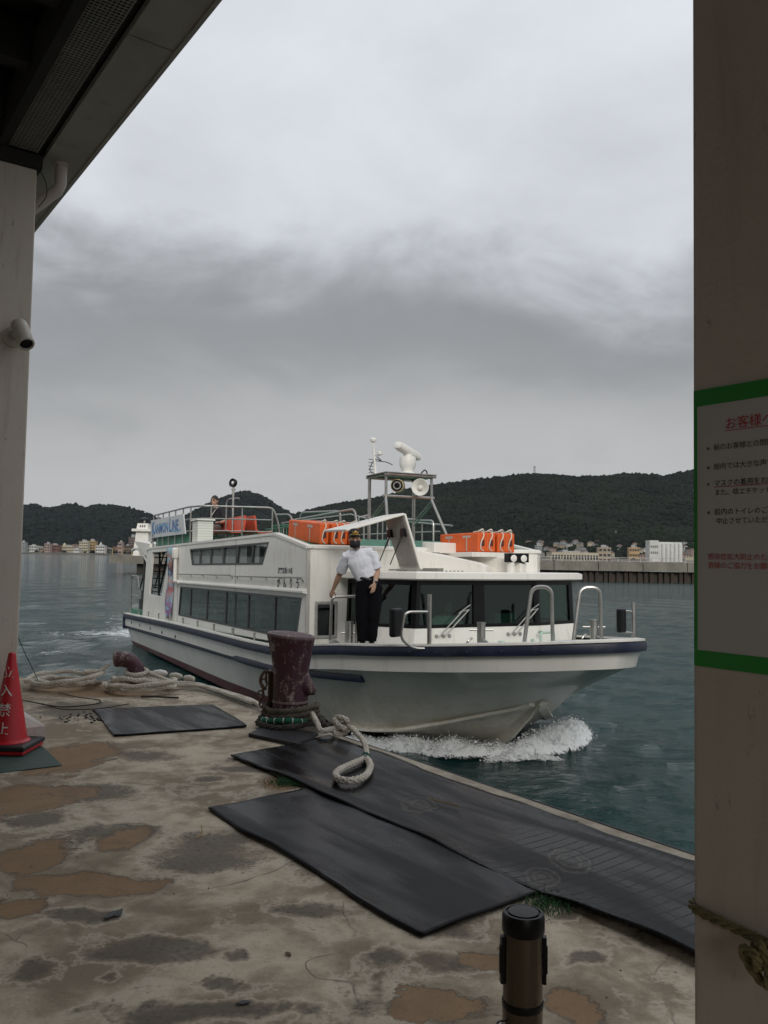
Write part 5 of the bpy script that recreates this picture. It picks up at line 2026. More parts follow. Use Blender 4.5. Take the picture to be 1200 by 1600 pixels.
mb.tube(bent([(.12, 2.25, .92), (.12, 2.25, 2.02), (1.1, 2.25, 2.02)], .1), .02, 8)
mb.tube([(.12, -2.25, 1.95), (.12, 2.25, 1.95)], .018, 8)
obj('stern_rail', mb, STEEL, ferry)
mb = MB()
mb.box(.3, .75, -2.05, -1.6, .9, 1.35)
mb.box(.35, .55, -2.0, -1.8, 1.35, 1.6)
obj('winch', mb, BLACKP, ferry, smooth=0)
mb = MB()
mb.box(.1, 1.5, -2.25, -1.7, .9, 1.05)
obj('stern_step', mb, GREEN, ferry, smooth=0)
mb = MB()                                                   # ladder and rails seen through the stern opening
for y in (-1.98, -1.55):
    mb.tube([(.25, y, 1.0), (1.75, y, 2.72)], .028, 6)
    mb.tube([(.05, y, 1.65), (1.5, y, 3.0)], .022, 6)
for k in range(8):
    s_ = .35 + k * .18
    mb.box(s_, s_ + .14, -1.98, -1.55, 1.15 + k * .2, 1.18 + k * .2)
for s_, y in ((.55, -1.75), (.95, -2.05), (1.35, -1.7), (1.75, -2.0), (2.05, -1.6), (1.0, -1.3), (1.6, -1.2)):
    mb.tube([(s_, y, .9), (s_, y, 2.80)], .032, 6)
for z in (1.35, 1.72, 2.35):
    mb.tube([(.2, -1.9, z), (2.3, -1.9, z)], .022, 6)
    mb.tube([(.2, -1.3, z + .1), (2.3, -1.3, z + .1)], .018, 6)
for y in (1.0, 1.6):
    mb.tube([(1.4, y, .9), (1.4, y, 2.8)], .03, 6)
obj('stair', mb, paint('dark_steel', (.035, .035, .032), .5), ferry)
mb = MB()
mb.tube(bent([(5.72, -2.26, 2.72), (5.72, -2.26, 1.95), (6.15, -2.26, 1.95)], .05), .045, 10)
mb.lathe([(.07, 0), (.09, .03), (.09, .22), (.05, .26)], (5.72, -2.26, 2.5), n=12)
obj('vent_pipe', mb, WHITE2, ferry)

# hanging banner: plain blocks of colour
def banner_mat():
    m = NM('printed_banner')
    sep = m.n('ShaderNodeSeparateXYZ')
    m.l(m.co(), sep.inputs[0])
    n = m.noise(4.5, 3, .5, .4)
    t_ = m.math('ADD', m.math('DIVIDE', m.math('SUBTRACT', sep.outputs[2], 1.0), 1.76), m.math('MULTIPLY', m.math('SUBTRACT', n, .5), .22))
    r_ = m.n('ShaderNodeValToRGB')
    el = r_.color_ramp.elements
    el[0].position, el[0].color = 0, (.30, .22, .16, 1)
    el[1].position, el[1].color = 1, (.22, .42, .48, 1)
    for p, c in ((.10, (.22, .10, .24)), (.24, (.36, .20, .36)), (.34, (.52, .30, .30)), (.45, (.45, .10, .10)), (.55, (.55, .40, .36)), (.64, (.05, .09, .18)), (.74, (.16, .06, .05)), (.83, (.40, .18, .12))):
        e_ = el.new(p)
        e_.color = (*c, 1)
    m.l(t_, r_.inputs[0])
    n2 = m.noise(9, 3, .5, .6)
    c = m.mix(m.step(n2, .5, .58), r_.outputs[0], (.24, .44, .52))
    m.set(Base_Color=c, Roughness=.7)
    return m.m


mb = MB()
bn = []
for i in range(16):
    z_ = 1.03 + 1.74 * i / 15
    w0, w1 = 4.78 + .02 * math.sin(i), 5.33 + .012 * i
    bn.append([(w0 + (w1 - w0) * j / 6, -2.245 - .03 * math.sin(j * 1.4 + i * .5), z_) for j in range(7)])
mb.loft(bn, closed_ring=False, caps=False)
o = obj('hanging_banner', mb, banner_mat())
o.matrix_world = BM
sd = o.modifiers.new('solid', 'SOLIDIFY')
sd.thickness = .004
tag(o, 'tall colourful hanging banner on the ferry side near the stern', 'banner')

# ---- upper deck railings
mb = MB()
RZ = 3.71
path = bent([(2.4, -2.12, RZ), (6.35, -2.12, RZ), (6.9, -1.95, RZ), (7.25, -.35, RZ), (7.3, -.22, 3.3), (7.3, -.2, 2.82)], .14)
mb.tube(path, .022, 8)
for z in (3.42, 3.14):
    mb.tube([(2.4, -2.12, z), (6.35, -2.12, z), (6.9, -1.95, z), (7.25, -.35, z)], .016, 6)
for s_, y in ((2.4, -2.12), (3.0, -2.12), (3.6, -2.12), (4.3, -2.12), (5.0, -2.12), (5.8, -2.12), (6.45, -2.1), (6.95, -1.75), (7.08, -1.05), (7.25, -.37)):
    mb.tube([(s_, y, 2.8), (s_, y, RZ)], .018, 6)
mb.tube(bent([(7.25, -.3, 3.55), (7.55, -.05, 3.55), (8.1, .1, 2.82)], .08), .02, 8)
obj('railing', mb, STEEL, ferry)
mb = MB()
mb.tube([(1.0, 2.12, RZ), (6.2, 2.12, RZ), (7.2, 2.1, 3.55), (11.3, 2.1, 3.2)], .02, 8)
for k in range(9):
    s_ = 1.2 + k * 1.1
    mb.tube([(s_, 2.12, 2.8), (s_, 2.12, RZ if s_ < 6.3 else 3.6 - .08 * (s_ - 6.2))], .018, 6)
mb.tube([(1.0, 2.12, 3.25), (10.8, 2.1, 3.1)], .016, 6)
obj('railing', mb, STEEL, ferry)
mb = MB()
mb.tube(bent([(10.6, -1.0, 2.8), (10.7, -1.0, 3.38), (11.6, -.55, 3.38), (11.6, -.55, 2.8)], .1), .02, 8)
mb.tube(bent([(11.0, -1.3, 3.2), (13.0, -.9, 3.32), (13.1, -.85, 2.75)], .1), .022, 8)
mb.tube(bent([(9.6, .9, 2.8), (9.6, .9, 3.35), (12.6, .9, 3.2), (12.6, .9, 2.8)], .1), .02, 8)
for s_ in (10.5, 11.5):
    mb.tube([(s_, .9, 2.8), (s_, .9, 3.3)], .016, 6)
obj('railing', mb, STEEL, ferry)
mb = MB()
mb.tube(bent([(5.9, .1, 2.8), (5.9, .1, 3.35), (6.7, .35, 3.35), (6.7, .35, 2.8)], .1), .022, 8)
mb.tube([(5.9, .1, 3.08), (6.7, .35, 3.08)], .016, 6)
for k in range(8):
    mb.tube([(4.0 + k * .4, .6, 2.8), (4.0 + k * .4, .6, 3.35)], .014, 6)
mb.tube([(4.0, .6, 3.35), (6.8, .6, 3.35)], .018, 6)
obj('railing', mb, GREEN, ferry)
mb = MB()
mb.box(2.45, 6.2, -2.05, -2.03, 2.81, 3.10)
obj('weather_screen', mb, GREEN, ferry, smooth=0)
# signboard
sb_ = MB()
sb_.hexa([(2.35, -2.17, 3.09), (6.25, -2.17, 3.08), (6.25, -2.145, 3.08), (2.35, -2.145, 3.09), (2.28, -2.17, 3.58), (6.0, -2.17, 3.56), (6.0, -2.145, 3.56), (2.28, -2.145, 3.58)])
sbo = obj('signboard', sb_, paint('signboard_grey_white', (.58, .60, .60), .5, .05, bump=0), ferry, smooth=0)
BLU = paint('sign_blue', (.035, .16, .40), .5, .1, bump=0)
LBL = paint('sign_pale_blue', (.20, .42, .62), .5, .1, bump=0)
for body, x0, sz in (('K', 2.45, .46), ('ANMON', 2.83, .36), ('L', 4.55, .48), ('INE', 4.86, .38)):
    mb = MB()
    mb.text(body, lambda x, y, d, x0=x0: (x0 + x * 1.18, -2.1735, 3.19 + y), sz, bold=.03)
    obj('sign_lettering', mb, BLU, sbo, smooth=0, fix=False)
mb = MB()
wv = [(2.5 + 3.3 * t_, 3.25 + .12 * math.sin(t_ * 6.0 - .6) + .04 * t_) for t_ in np.linspace(0, 1, 30)]
mb.loft([[(s_, -2.1765, z_ - .012), (s_, -2.1765, z_ + .026)] for s_, z_ in wv], closed_ring=False, caps=False)
obj('sign_wave', mb, LBL, sbo, smooth=0)
mb = MB()
mb.text('関門航路', lambda x, y, d: (2.5 + x, -2.1735, 3.115 + y), .06)
obj('sign_lettering', mb, DKI, sbo, smooth=0, fix=False)
# tiled locker
def grid_mat():
    m = NM('white_grid_panel')
    b_ = m.n('ShaderNodeTexBrick')
    b_.offset = 0
    b_.inputs['Color1'].default_value = (.72, .71, .66, 1)
    b_.inputs['Color2'].default_value = (.70, .69, .63, 1)
    b_.inputs['Mortar'].default_value = (.42, .44, .36, 1)
    b_.inputs['Scale'].default_value = 1
    b_.inputs['Brick Width'].default_value = .06
    b_.inputs['Row Height'].default_value = .06
    b_.inputs['Mortar Size'].default_value = .004
    m.l(m.map(rot=(math.pi / 2, 0, 0)), b_.inputs['Vector'])
    m.set(Base_Color=b_.outputs['Color'], Roughness=.5)
    return m.m


mb = MB()
mb.box(6.55, 7.05, -2.08, -1.72, 2.81, 3.36)
obj('locker', mb, grid_mat(), ferry, smooth=0, bevel=.01)
mb = MB()
mb.box(6.5, 7.1, -2.11, -1.69, 3.365, 3.40)
obj('locker_lid', mb, WHITE2, ferry, smooth=0)
# back-to-back benches along the deck
bz = 3.13
for nm_, yc, sg, s0, s1 in (('a', -.82, -1, 4.1, 6.75), ('b', -.70, 1, 4.1, 6.85)):
    mb = MB()
    pr = [(.02, .40), (.05, .41), (.07, .36), (.10, .08), (.15, .035), (.40, .03), (.47, .06), (.49, .05), (.47, .015), (.38, -.01), (.13, -.01), (.06, .05), (.02, .34)]
    seats = np.linspace(s0, s1, 6)
    for a_, b_ in zip(seats, seats[1:]):
        mb.loft([[(x, yc + sg * p[0], bz + p[1]) for p in pr] for x in (a_ + .01, b_ - .01)])
    obj('bench', mb, SEAT, ferry, smooth=40)
    mb = MB()
    for x in (s0 + .2, (s0 + s1) / 2, s1 - .2):
        mb.tube([(x, yc + sg * .12, 2.81), (x, yc + sg * .12, bz)], .02, 6)
        mb.tube([(x, yc + sg * .40, 2.81), (x, yc + sg * .35, bz)], .02, 6)
    obj('bench_leg', mb, GREEN, ferry)
# lamp standard
mb = MB()
mb.tube([(6.0, -.95, 2.8), (6.0, -.95, 4.28)], .028, 8)
mb.lathe([(.06, 0), (.06, .02)], (6.0, -.95, 4.20), n=10)
obj('lamp_pole', mb, STEEL, ferry)
mb = MB()
mb.lathe([(.05, -.06), (.10, -.03), (.11, .05), (.10, .06), (.045, .03)], (6.0, -.95, 4.37), (.45, -.88, .1), 16)
obj('lamp_head', mb, BLACKP, ferry)
mb = MB()
mb.lathe([(.044, .035), (.03, .05), (.01, .055)], (6.0, -.95, 4.37), (.45, -.88, .1), 12)
obj('lamp_lens', mb, WHITE2, ferry)
mb = MB()
mb.tube(bent([(5.6, -1.0, 2.8), (5.6, -1.0, 4.0), (6.0, -.8, 4.0)], .15), .02, 8)
obj('lamp_brace', mb, STEEL, ferry)

# ---- radar mast
mb = MB()
PZ = 3.92
for y in (-.45, .45):
    mb.tube([(12.65, y, 2.78), (12.65, y, PZ)], .030, 10)
    mb.tube(bent([(13.3, y, PZ), (13.3, y, 3.52), (13.75, y * 1.35, 2.66)], .06), .025, 10)
    mb.tube([(12.65, y, 3.15), (13.32, y, 3.5)], .014, 6)
    mb.tube([(12.65, y, 3.08), (13.32, y, 3.43)], .014, 6)
    mb.tube([(12.62, y, PZ), (13.38, y, PZ)], .026, 8)
for s_, z in ((13.3, 3.55), (12.65, 3.2), (12.62, PZ), (13.36, PZ)):
    mb.tube([(s_, -.5, z), (s_, .5, z)], .026, 8)
obj('mast_frame', mb, STEEL, ferry)
mb = MB()
mb.box(12.6, 13.4, -.5, .5, PZ + .026, PZ + .04)
obj('mast_platform', mb, GALV, ferry, smooth=0)
RADW = paint('radar_white', (.76, .75, .70), .4, .05, (.4, .36, .3), .25, .02, 4)
rd = MB()
rc0 = (13.02, .12, PZ + .04)
rd.lathe([(.13, 0), (.135, .03), (.105, .06), (.105, .09), (.135, .15), (.148, .20), (.148, .30), (.138, .325), (.085, .34), (.075, .38), (.03, .39)], rc0, n=28)
rdo = obj('radar_pedestal', rd, RADW, ferry)
mb = MB()
ar = Vector((-.40, .87, -.24)).normalized()                  # tilt as the scanner stood in the picture
cz = Vector(rc0) + Vector((0, 0, .43))
sdv = ar.cross(Vector((0, 0, 1))).normalized()
upv = sdv.cross(ar)
rr = []
for t_, w, h in ((-.33, .045, .035), (-.315, .078, .060), (-.22, .088, .070), (.22, .088, .070), (.315, .078, .060), (.33, .045, .035)):
    rr.append([cz + ar * t_ + sdv * (w * math.copysign(abs(math.cos(a_)) ** .6, math.cos(a_))) + upv * (h * math.copysign(abs(math.sin(a_)) ** .6, math.sin(a_))) for a_ in np.linspace(0, 2 * math.pi, 21)[:-1]])
mb.loft(rr)
obj('radar_scanner', mb, RADW, rdo)
mb = MB()
fc = cz + ar * .15
sgn = -1 if sdv.y > 0 else 1
n_ = sdv * sgn * .0905
mb.add([fc + n_ - ar * .09 - upv * .03, fc + n_ + ar * .09 - upv * .03, fc + n_ + ar * .09 + upv * .03, fc + n_ - ar * .09 + upv * .03], [(0, 1, 2, 3)])
obj('scanner_mark', mb, paint('radar_blue_mark', (.10, .18, .45), .5, bump=0), rdo, smooth=0)
mb = MB()
mb.tube([(12.72, -.36, PZ), (12.70, -.40, 4.42)], .022, 8)
mb.tube([(12.70, -.40, 4.42), (12.70, -.41, 4.56)], .014, 8)
mb.lathe([(.045, 0), (.055, .02), (.055, .05), (.035, .075), (.01, .08)], (12.70, -.41, 4.56), n=14)
mb.lathe([(.05, 0), (.055, .015), (.05, .05), (.02, .06)], (12.74, -.30, 4.33), n=12)
mb.tube([(12.70, -.39, 4.25), (12.74, -.30, 4.33)], .012, 6)
obj('antenna', mb, RADW, ferry)
mb = MB()
mb.tube(catmull([(12.72, -.35, PZ + .05), (12.66, -.45, 4.05), (12.67, -.43, 4.15), (12.72, -.38, 4.25), (12.80, -.30, 4.22), (12.70, -.36, 4.32)], 6), .008, 5)
for k in range(5):
    mb.tube([(12.70, -.40, 4.0 + .06 * k), (12.66, -.48, 4.01 + .06 * k)], .006, 5)
mb.tube(catmull([(12.72, -.36, 4.22), (12.8, -.2, 4.2), (12.86, -.1, 4.15)], 5), .008, 5)
mb.tube(catmull([(13.15, .3, PZ + .05), (13.2, .36, 4.05), (13.18, .42, 4.02), (13.15, .44, PZ + .03)], 5), .012, 6)
obj('cable_run', mb, BLACK, ferry)
fdir = Vector((.80, -.60, -.02)).normalized()
hp = Vector((13.33, .22, 3.72))
mb = MB()
mb.lathe([(.05, -.14), (.06, -.12), (.062, -.02), (.066, .0), (.10, .06), (.145, .11), (.152, .115), (.145, .12), (.09, .075), (.055, .02), (.03, .02)], hp, fdir, 28)
mb.lathe([(.045, .0), (.05, .06), (.03, .12), (.005, .125)], hp, fdir, 16)
obj('loudhailer', mb, RADW, ferry)
mb = MB()
lp = Vector((13.25, -.20, 3.74))
mb.lathe([(.09, -.15), (.115, -.13), (.115, .05), (.10, .052)], lp, fdir, 22)
slo = obj('searchlight', mb, paint('brass_lamp', (.42, .34, .20), .4, .1, metal=.4), ferry)
mb = MB()
mb.lathe([(.10, .05), (.10, .062), (.072, .062), (.072, .052)], lp, fdir, 22)
mb.lathe([(.045, .054), (.05, .06), (.01, .064)], lp, fdir, 16)
obj('searchlight_rim', mb, BLACKP, slo)
mb = MB()
mb.lathe([(.07, .05), (.07, .056), (.01, .058)], lp, fdir, 18)
obj('searchlight_lens', mb, GALV, slo)

# ---- wheelhouse
WP = [(14.1, -1.50), (14.85, -1.44), (15.52, -1.06), (15.52, 1.05), (15.2, 2.0), (14.1, 2.05)]        # plan at window height, starboard to port
WB = [(14.1, -1.56), (14.92, -1.54), (15.62, -1.18), (15.60, 1.10), (15.25, 2.06), (14.1, 2.10)]     # plan at deck level
ZS, ZT, ZB = 1.45, 2.14, 1.08
mb = MB()
mb.loft([[(x, y, ZB) for x, y in WB], [(x * .4 + X * .6, y * .4 + Y * .6, ZS) for (x, y), (X, Y) in zip(WB, WP)]], closed_ring=False, caps=False)
obj('wheelhouse_front', mb, WHITE, ferry, smooth=0)
mb = MB()
lo_ = [(x * .4 + X * .6, y * .4 + Y * .6) for (x, y), (X, Y) in zip(WB, WP)]
hi_ = WP


def wpt(i, t_, f, out=0.0):
    """point on wheelhouse face i, t along it, f from sill (0) to head (1)"""
    a_ = Vector((*lo_[i], ZS)).lerp(Vector((*hi_[i], ZT)), f)
    b_ = Vector((*lo_[i + 1], ZS)).lerp(Vector((*hi_[i + 1], ZT)), f)
    p = a_.lerp(b_, t_)
    d_ = (b_ - a_)
    n_ = Vector((d_.y, -d_.x, 0)).normalized()
    return p + n_ * out


def face_frame(i, holes):
    m_ = MB()
    m_.plate([(0, 0), (1, 0), (1, 1), (0, 1)], holes, lambda u_, v_, d_: wpt(i, u_, v_, .004 - d_), .05)
    return m_


WGL = glass('wheelhouse_glass', (.46, .60, .54), .045)
HOLES = [[(.08, .92)], [(.10, .90)], [(.03, .455), (.545, .97)], [(.06, .90)], [(.1, .9)]]
for i in range(5):
    hs_ = [[(a_, .07), (b_, .07), (b_, .90), (a_, .90)] for a_, b_ in HOLES[i]]
    fo = obj('windscreen_frame', face_frame(i, hs_), BLACKP, ferry, smooth=0)
    for h_ in hs_:
        m_ = MB()
        m_.plate([(h_[0][0] - .005, h_[0][1] - .01), (h_[1][0] + .005, h_[1][1] - .01), (h_[2][0] + .005, h_[2][1] + .01), (h_[3][0] - .005, h_[3][1] + .01)], [],
                 lambda u_, v_, d_, i=i: wpt(i, u_, v_, -.018 - d_), .006)
        obj('pane', m_, WGL, fo, smooth=0)
RP = [(14.0, -1.72), (14.92, -1.62), (15.68, -1.16), (15.70, .1), (15.68, 1.15), (15.30, 2.14), (14.0, 2.2)]
mb = MB()
mb.loft([[(x - .05, y * .97, ZT - .0) for x, y in RP], [(x, y, ZT + .02) for x, y in RP], [(x, y, ZT + .105) for x, y in RP], [(x - .04, y * .97, ZT + .125) for x, y in RP]])
obj('wheelhouse_roof', mb, WHITE, ferry, smooth=20)
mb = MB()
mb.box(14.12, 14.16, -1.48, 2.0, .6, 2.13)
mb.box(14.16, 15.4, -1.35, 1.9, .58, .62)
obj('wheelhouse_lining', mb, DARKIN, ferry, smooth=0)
mb = MB()
mb.hexa([(15.0, -1.15, .62), (15.42, -1.0, .62), (15.42, 1.0, .62), (15.0, 1.3, .62), (15.0, -1.15, 1.36), (15.40, -1.0, 1.46), (15.40, 1.0, 1.46), (15.0, 1.3, 1.36)])
mb.box(15.05, 15.2, .5, .9, 1.40, 1.62)
obj('dashboard', mb, paint('grey_dash', (.12, .15, .14), .7), ferry, smooth=0)
for y in (-.75, .50):
    mb = MB()
    for dy in (0, .09):
        mb.tube([(15.64, y + dy, 1.34), (15.60, y + dy + .42, 1.70)], .009, 6)
    mb.tube([(15.60, y + .40, 1.69), (15.60, y + .53, 1.71)], .009, 6)
    mb.tube([(15.575, y + .36, 1.66), (15.575, y + .56, 1.78)], .007, 6)
    for dy in (-.02, .09, .2):
        mb.lathe([(.026, 0), (.026, .03), (.015, .045)], (15.57, y + dy, 1.335), (1, 0, .1), 10)
    obj('wiper', mb, GALV, ferry)
# sloping roof mouldings above the wheelhouse
mb = MB()
def wedge(m_, pts, y_w):
    a_ = [Vector(p) for p in pts]
    b_ = [p + Vector((0, y_w, 0)) for p in a_]
    n = len(a_)
    m_.add(a_ + b_, [tuple(range(n)), tuple(range(2 * n - 1, n - 1, -1))] + [(i, (i + 1) % n, (i + 1) % n + n, i + n) for i in range(n)])


def wedge_skew(m_, prof, p0, p1, wid):
    """profile (t, z) run from plan point p0 to p1, wid thick to port"""
    d_ = Vector((p1[0] - p0[0], p1[1] - p0[1], 0))
    s_ = Vector((-d_.y, d_.x, 0)).normalized() * wid
    a_ = [Vector((p0[0], p0[1], 0)) + d_ * t_ + Vector((0, 0, z_)) for t_, z_ in prof]
    b_ = [p + s_ for p in a_]
    n = len(a_)
    m_.add(a_ + b_, [tuple(range(n)), tuple(range(2 * n - 1, n - 1, -1))] + [(i, (i + 1) % n, (i + 1) % n + n, i + n) for i in range(n)])


wedge_skew(mb, [(0, 2.26), (1.0, 2.26), (1.0, 2.36), (.93, 2.405), (.5, 2.53), (0, 2.66)], (14.12, -.62), (15.35, .22), .18)
obj('roof_moulding', mb, WHITE, ferry, smooth=0, bevel=.015)
mb = MB()
wedge_skew(mb, [(0, 2.26), (1.0, 2.26), (1.0, 2.40), (.95, 2.44), (0, 2.72)], (14.12, .22), (15.40, .85), .20)
wedge_skew(mb, [(0, 2.26), (.85, 2.26), (.85, 2.34), (0, 2.60)], (14.12, -.42), (15.40, .40), .75)
obj('roof_moulding', mb, WHITE, ferry, smooth=0, bevel=.015)
mb = MB()
mb.box(13.75, 15.02, .20, 1.12, 2.50, 2.575)
mb.hexa([(13.95, -.10, 2.56), (14.35, -.10, 2.56), (14.35, .32, 2.56), (13.95, .32, 2.56), (13.95, -.10, 2.75), (14.35, -.10, 2.73), (14.35, .32, 2.73), (13.95, .32, 2.75)])
obj('raft_platform', mb, WHITE, ferry, smooth=0, bevel=.01)
mb = MB()
mb.box(15.28, 15.40, .62, 1.0, 2.42, 2.56)
obj('light_box', mb, BLACKP, ferry, smooth=0)
mb = MB()
for y in (.71, .90):
    mb.lathe([(.05, 0), (.055, .01), (.03, .02)], (15.40, y, 2.48), (1, -.1, 0), 14)
mb.lathe([(.07, 0), (.06, .18)], (15.34, .70, 2.25), n=10)
obj('deck_light', mb, WHITE2, ferry)
mb = MB()
mb.box(14.52, 14.60, -.24, -.14, 2.50, 2.57)
mb.box(14.55, 14.65, -.26, -.12, 2.36, 2.40)
mb.tube([(14.6, -.2, 2.50), (14.66, -.2, 2.44), (14.66, -.2, 2.38)], .015, 6)
obj('roof_fitting', mb, GALV, ferry)
mb = MB()
mb.tube([(15.5, -1.2, 2.285), (15.2, -1.35, 2.285)], .012, 6)
mb.obox((15.22, -.62, 2.29), (.28, .14, .05), Matrix.Rotation(.4, 3, 'Z'))
for k in range(5):
    mb.lathe([(.016, 0), (.016, .02)], (15.32, -.45 + k * .07, 2.262), n=8)
obj('roof_fitting', mb, paint('grey_fitting', (.22, .22, .19), .6), ferry)
# open hatch cover
mb = MB()
def slab(m_, c4, th):
    c4 = [Vector(p) for p in c4]
    n_ = (c4[1] - c4[0]).cross(c4[3] - c4[0]).normalized() * th
    m_.hexa(c4 + [p + n_ for p in c4])


slab(mb, [(14.50, -.80, 2.30), (15.15, -.80, 2.30), (15.15, -1.08, 3.11), (14.50, -1.09, 3.11)], -.035)
hto = obj('hatch_cover', mb, WHITE, ferry, smooth=0, bevel=.01)
mb = MB()
slab(mb, [(14.54, -.825, 2.34), (15.11, -.825, 2.34), (15.11, -1.085, 3.07), (14.54, -1.09, 3.07)], .008)
obj('hatch_panel', mb, paint('smoked_panel', (.20, .18, .165), .25, .15, (.3, .2, .17), .3, .02, 3), hto, smooth=0)
mb = MB()
slab(mb, [(14.50, -1.09, 3.13), (15.15, -1.08, 3.13), (15.15, -2.02, 2.86), (14.50, -2.08, 2.87)], .035)
obj('hatch_top', mb, WHITE, hto, smooth=0, bevel=.01)
mb = MB()
for s_ in (14.6, 15.0):
    mb.tube([(s_, -1.02, 2.83), (s_ - .02, -1.22, 2.36)], .009, 6)
    mb.tube([(s_, -1.02, 2.83), (s_ - .01, -1.11, 2.62)], .016, 8)
mb.box(14.55, 14.66, -1.06, -1.0, 2.78, 2.90)
mb.box(14.98, 15.09, -1.06, -1.0, 2.78, 2.90)
obj('gas_strut', mb, BLACKP, hto)
mb = MB()
mb.tube(bent([(14.8, -1.50, 3.03), (14.8, -1.50, 3.10), (14.8, -1.66, 3.06), (14.8, -1.66, 2.99)], .02), .01, 6)
mb.box(14.5, 15.15, -.86, -.72, 2.265, 2.30)
obj('hatch_handle', mb, STEEL, hto)

# ---- foredeck fittings
def part(nm, fn, mat, smooth=35):
    m_ = MB()
    fn(m_)
    return obj(nm, m_, mat, ferry, smooth=smooth)


def dz(s_):
    return zg(s_) - .045


for s0, y0, s1, y1, zt in ((17.02, -.28, 17.22, .02, 2.08), (16.92, .62, 17.06, .98, 2.07)):
    m_ = MB()
    m_.tube(bent([(s0, y0, dz(17)), (s0 + .02, y0 + .12, zt), (s1, y1, zt), (s1, y1 + .02, dz(17))], .12, 7), .026, 10)
    obj('boarding_hoop', m_, STEEL, ferry)
for s_, y in ((16.95, -.90), (17.0, .92)):
    m_ = MB()
    m_.lathe([(.055, 0), (.055, .30), (.06, .305), (.06, .32)], (s_, y, dz(s_)), n=16)
    m_.tube([(s_ - .07, y - .14, dz(s_) + .22), (s_ + .07, y + .14, dz(s_) + .22)], .014, 8)
    m_.lathe([(.10, 0), (.10, .015)], (s_, y, dz(s_)), n=16)
    obj('mooring_bitt', m_, STEEL, ferry)
    m_ = MB()
    m_.tube(catmull([(s_ - .02, y - .22, dz(s_)), (s_, y - .20, dz(s_) + .08), (s_, y - .14, dz(s_) + .12)], 5), .016, 7)
    m_.tube(catmull([(s_ + .1, y + .05, dz(s_)), (s_ + .12, y, dz(s_) + .08), (s_ + .12, y - .06, dz(s_) + .10)], 5), .016, 7)
    obj('fairlead', m_, STEEL, ferry)
m_ = MB()
m_.tube([(16.86, -1.62, dz(16.9)), (16.86, -1.62, 1.98)], .028, 10)
m_.tube(bent([(16.86, -1.62, 1.76), (16.78, -1.93, 1.76), (16.76, -1.98, 1.42), (16.80, -1.82, 1.30), (16.86, -1.62, 1.30)], .09), .016, 8)
mpo = obj('mirror_post', m_, STEEL, ferry)
m_ = MB()
m_.obox((16.68, -2.0, 1.62), (.09, .22, .36), Matrix.Rotation(.5, 3, 'Z'))
obj('mirror', m_, BLACKP, mpo, smooth=0, bevel=.03)
m_ = MB()
m_.tube([(16.98, 1.66, dz(17)), (16.98, 1.66, 1.86)], .026, 10)
m_.tube(bent([(16.98, 1.66, 1.72), (16.94, 1.55, 1.74), (16.94, 1.50, 1.66)], .04), .014, 8)
m_.tube(bent([(16.98, 1.66, 1.42), (16.94, 1.52, 1.44), (16.94, 1.50, 1.52)], .04), .014, 8)
m_.lathe([(.07, 0), (.07, .05)], (16.98, 1.68, dz(17)), n=12)
mpo = obj('mirror_post', m_, STEEL, ferry)
m_ = MB()
m_.obox((16.94, 1.47, 1.60), (.09, .16, .34), Matrix.Rotation(.3, 3, 'Z'))
obj('mirror', m_, BLACKP, mpo, smooth=0, bevel=.03)
part('gate_rail', lambda m_: (m_.tube(bent([(14.88, -2.13, dz(15)), (14.90, -2.12, 1.885), (15.02, -1.60, 1.90)], .07), .022, 10),), STEEL)
m_ = MB()
m_.lathe([(.06, 0), (.06, .34), (.065, .345), (.065, .36)], (15.30, -2.02, dz(15.3)), n=14)
m_.tube([(15.25, -2.12, dz(15.3) + .2), (15.35, -1.92, dz(15.3) + .2)], .013, 8)
m_.tube([(15.37, -1.94, dz(15.3)), (15.37, -1.94, dz(15.3) + .36)], .022, 8)
obj('mooring_bitt', m_, STEEL, ferry)
part('horn_cleat', lambda m_: (m_.lathe([(.03, 0), (.03, .06)], (15.0, -2.12, dz(15)), n=10), m_.tube(catmull([(14.9, -2.15, dz(15) + .07), (15.0, -2.12, dz(15) + .09), (15.1, -2.08, dz(15) + .07)], 5), [.012, .02, .026, .03, .03, .03, .03, .026, .02, .014, .012], 8)), STEEL)
part('deck_bits', lambda m_: (m_.tube(bent([(16.2, .62, 1.27), (16.2, .62, 1.40), (16.2, .86, 1.40), (16.2, .86, 1.27)], .05), .02, 7), m_.lathe([(.06, 0), (.05, .05), (.01, .06)], (16.4, -.2, dz(16.4)), n=12),
                              m_.lathe([(.025, 0), (.025, .07)], (16.5, .25, dz(16.5)), n=8), m_.tube([(15.66, 1.0, 1.36), (15.74, 1.0, 1.36)], .025, 8)), paint('pale_green_fitting', (.45, .6, .5), .5))

# ---- life floats standing on the cabin top and wheelhouse top
FLT = MB()
def float_mesh(L, H, T):
    m_ = MB()
    m_.box(0, L, 0, T, 0, H)
    me = m_.mesh('life_float', ORANGE, 0)
    return me


GREYT = paint('reflective_tape', (.42, .38, .34), .4, .2, bump=0)
WROPE = paint('white_cord', (.62, .58, .50), .9, .15, bump=.1)


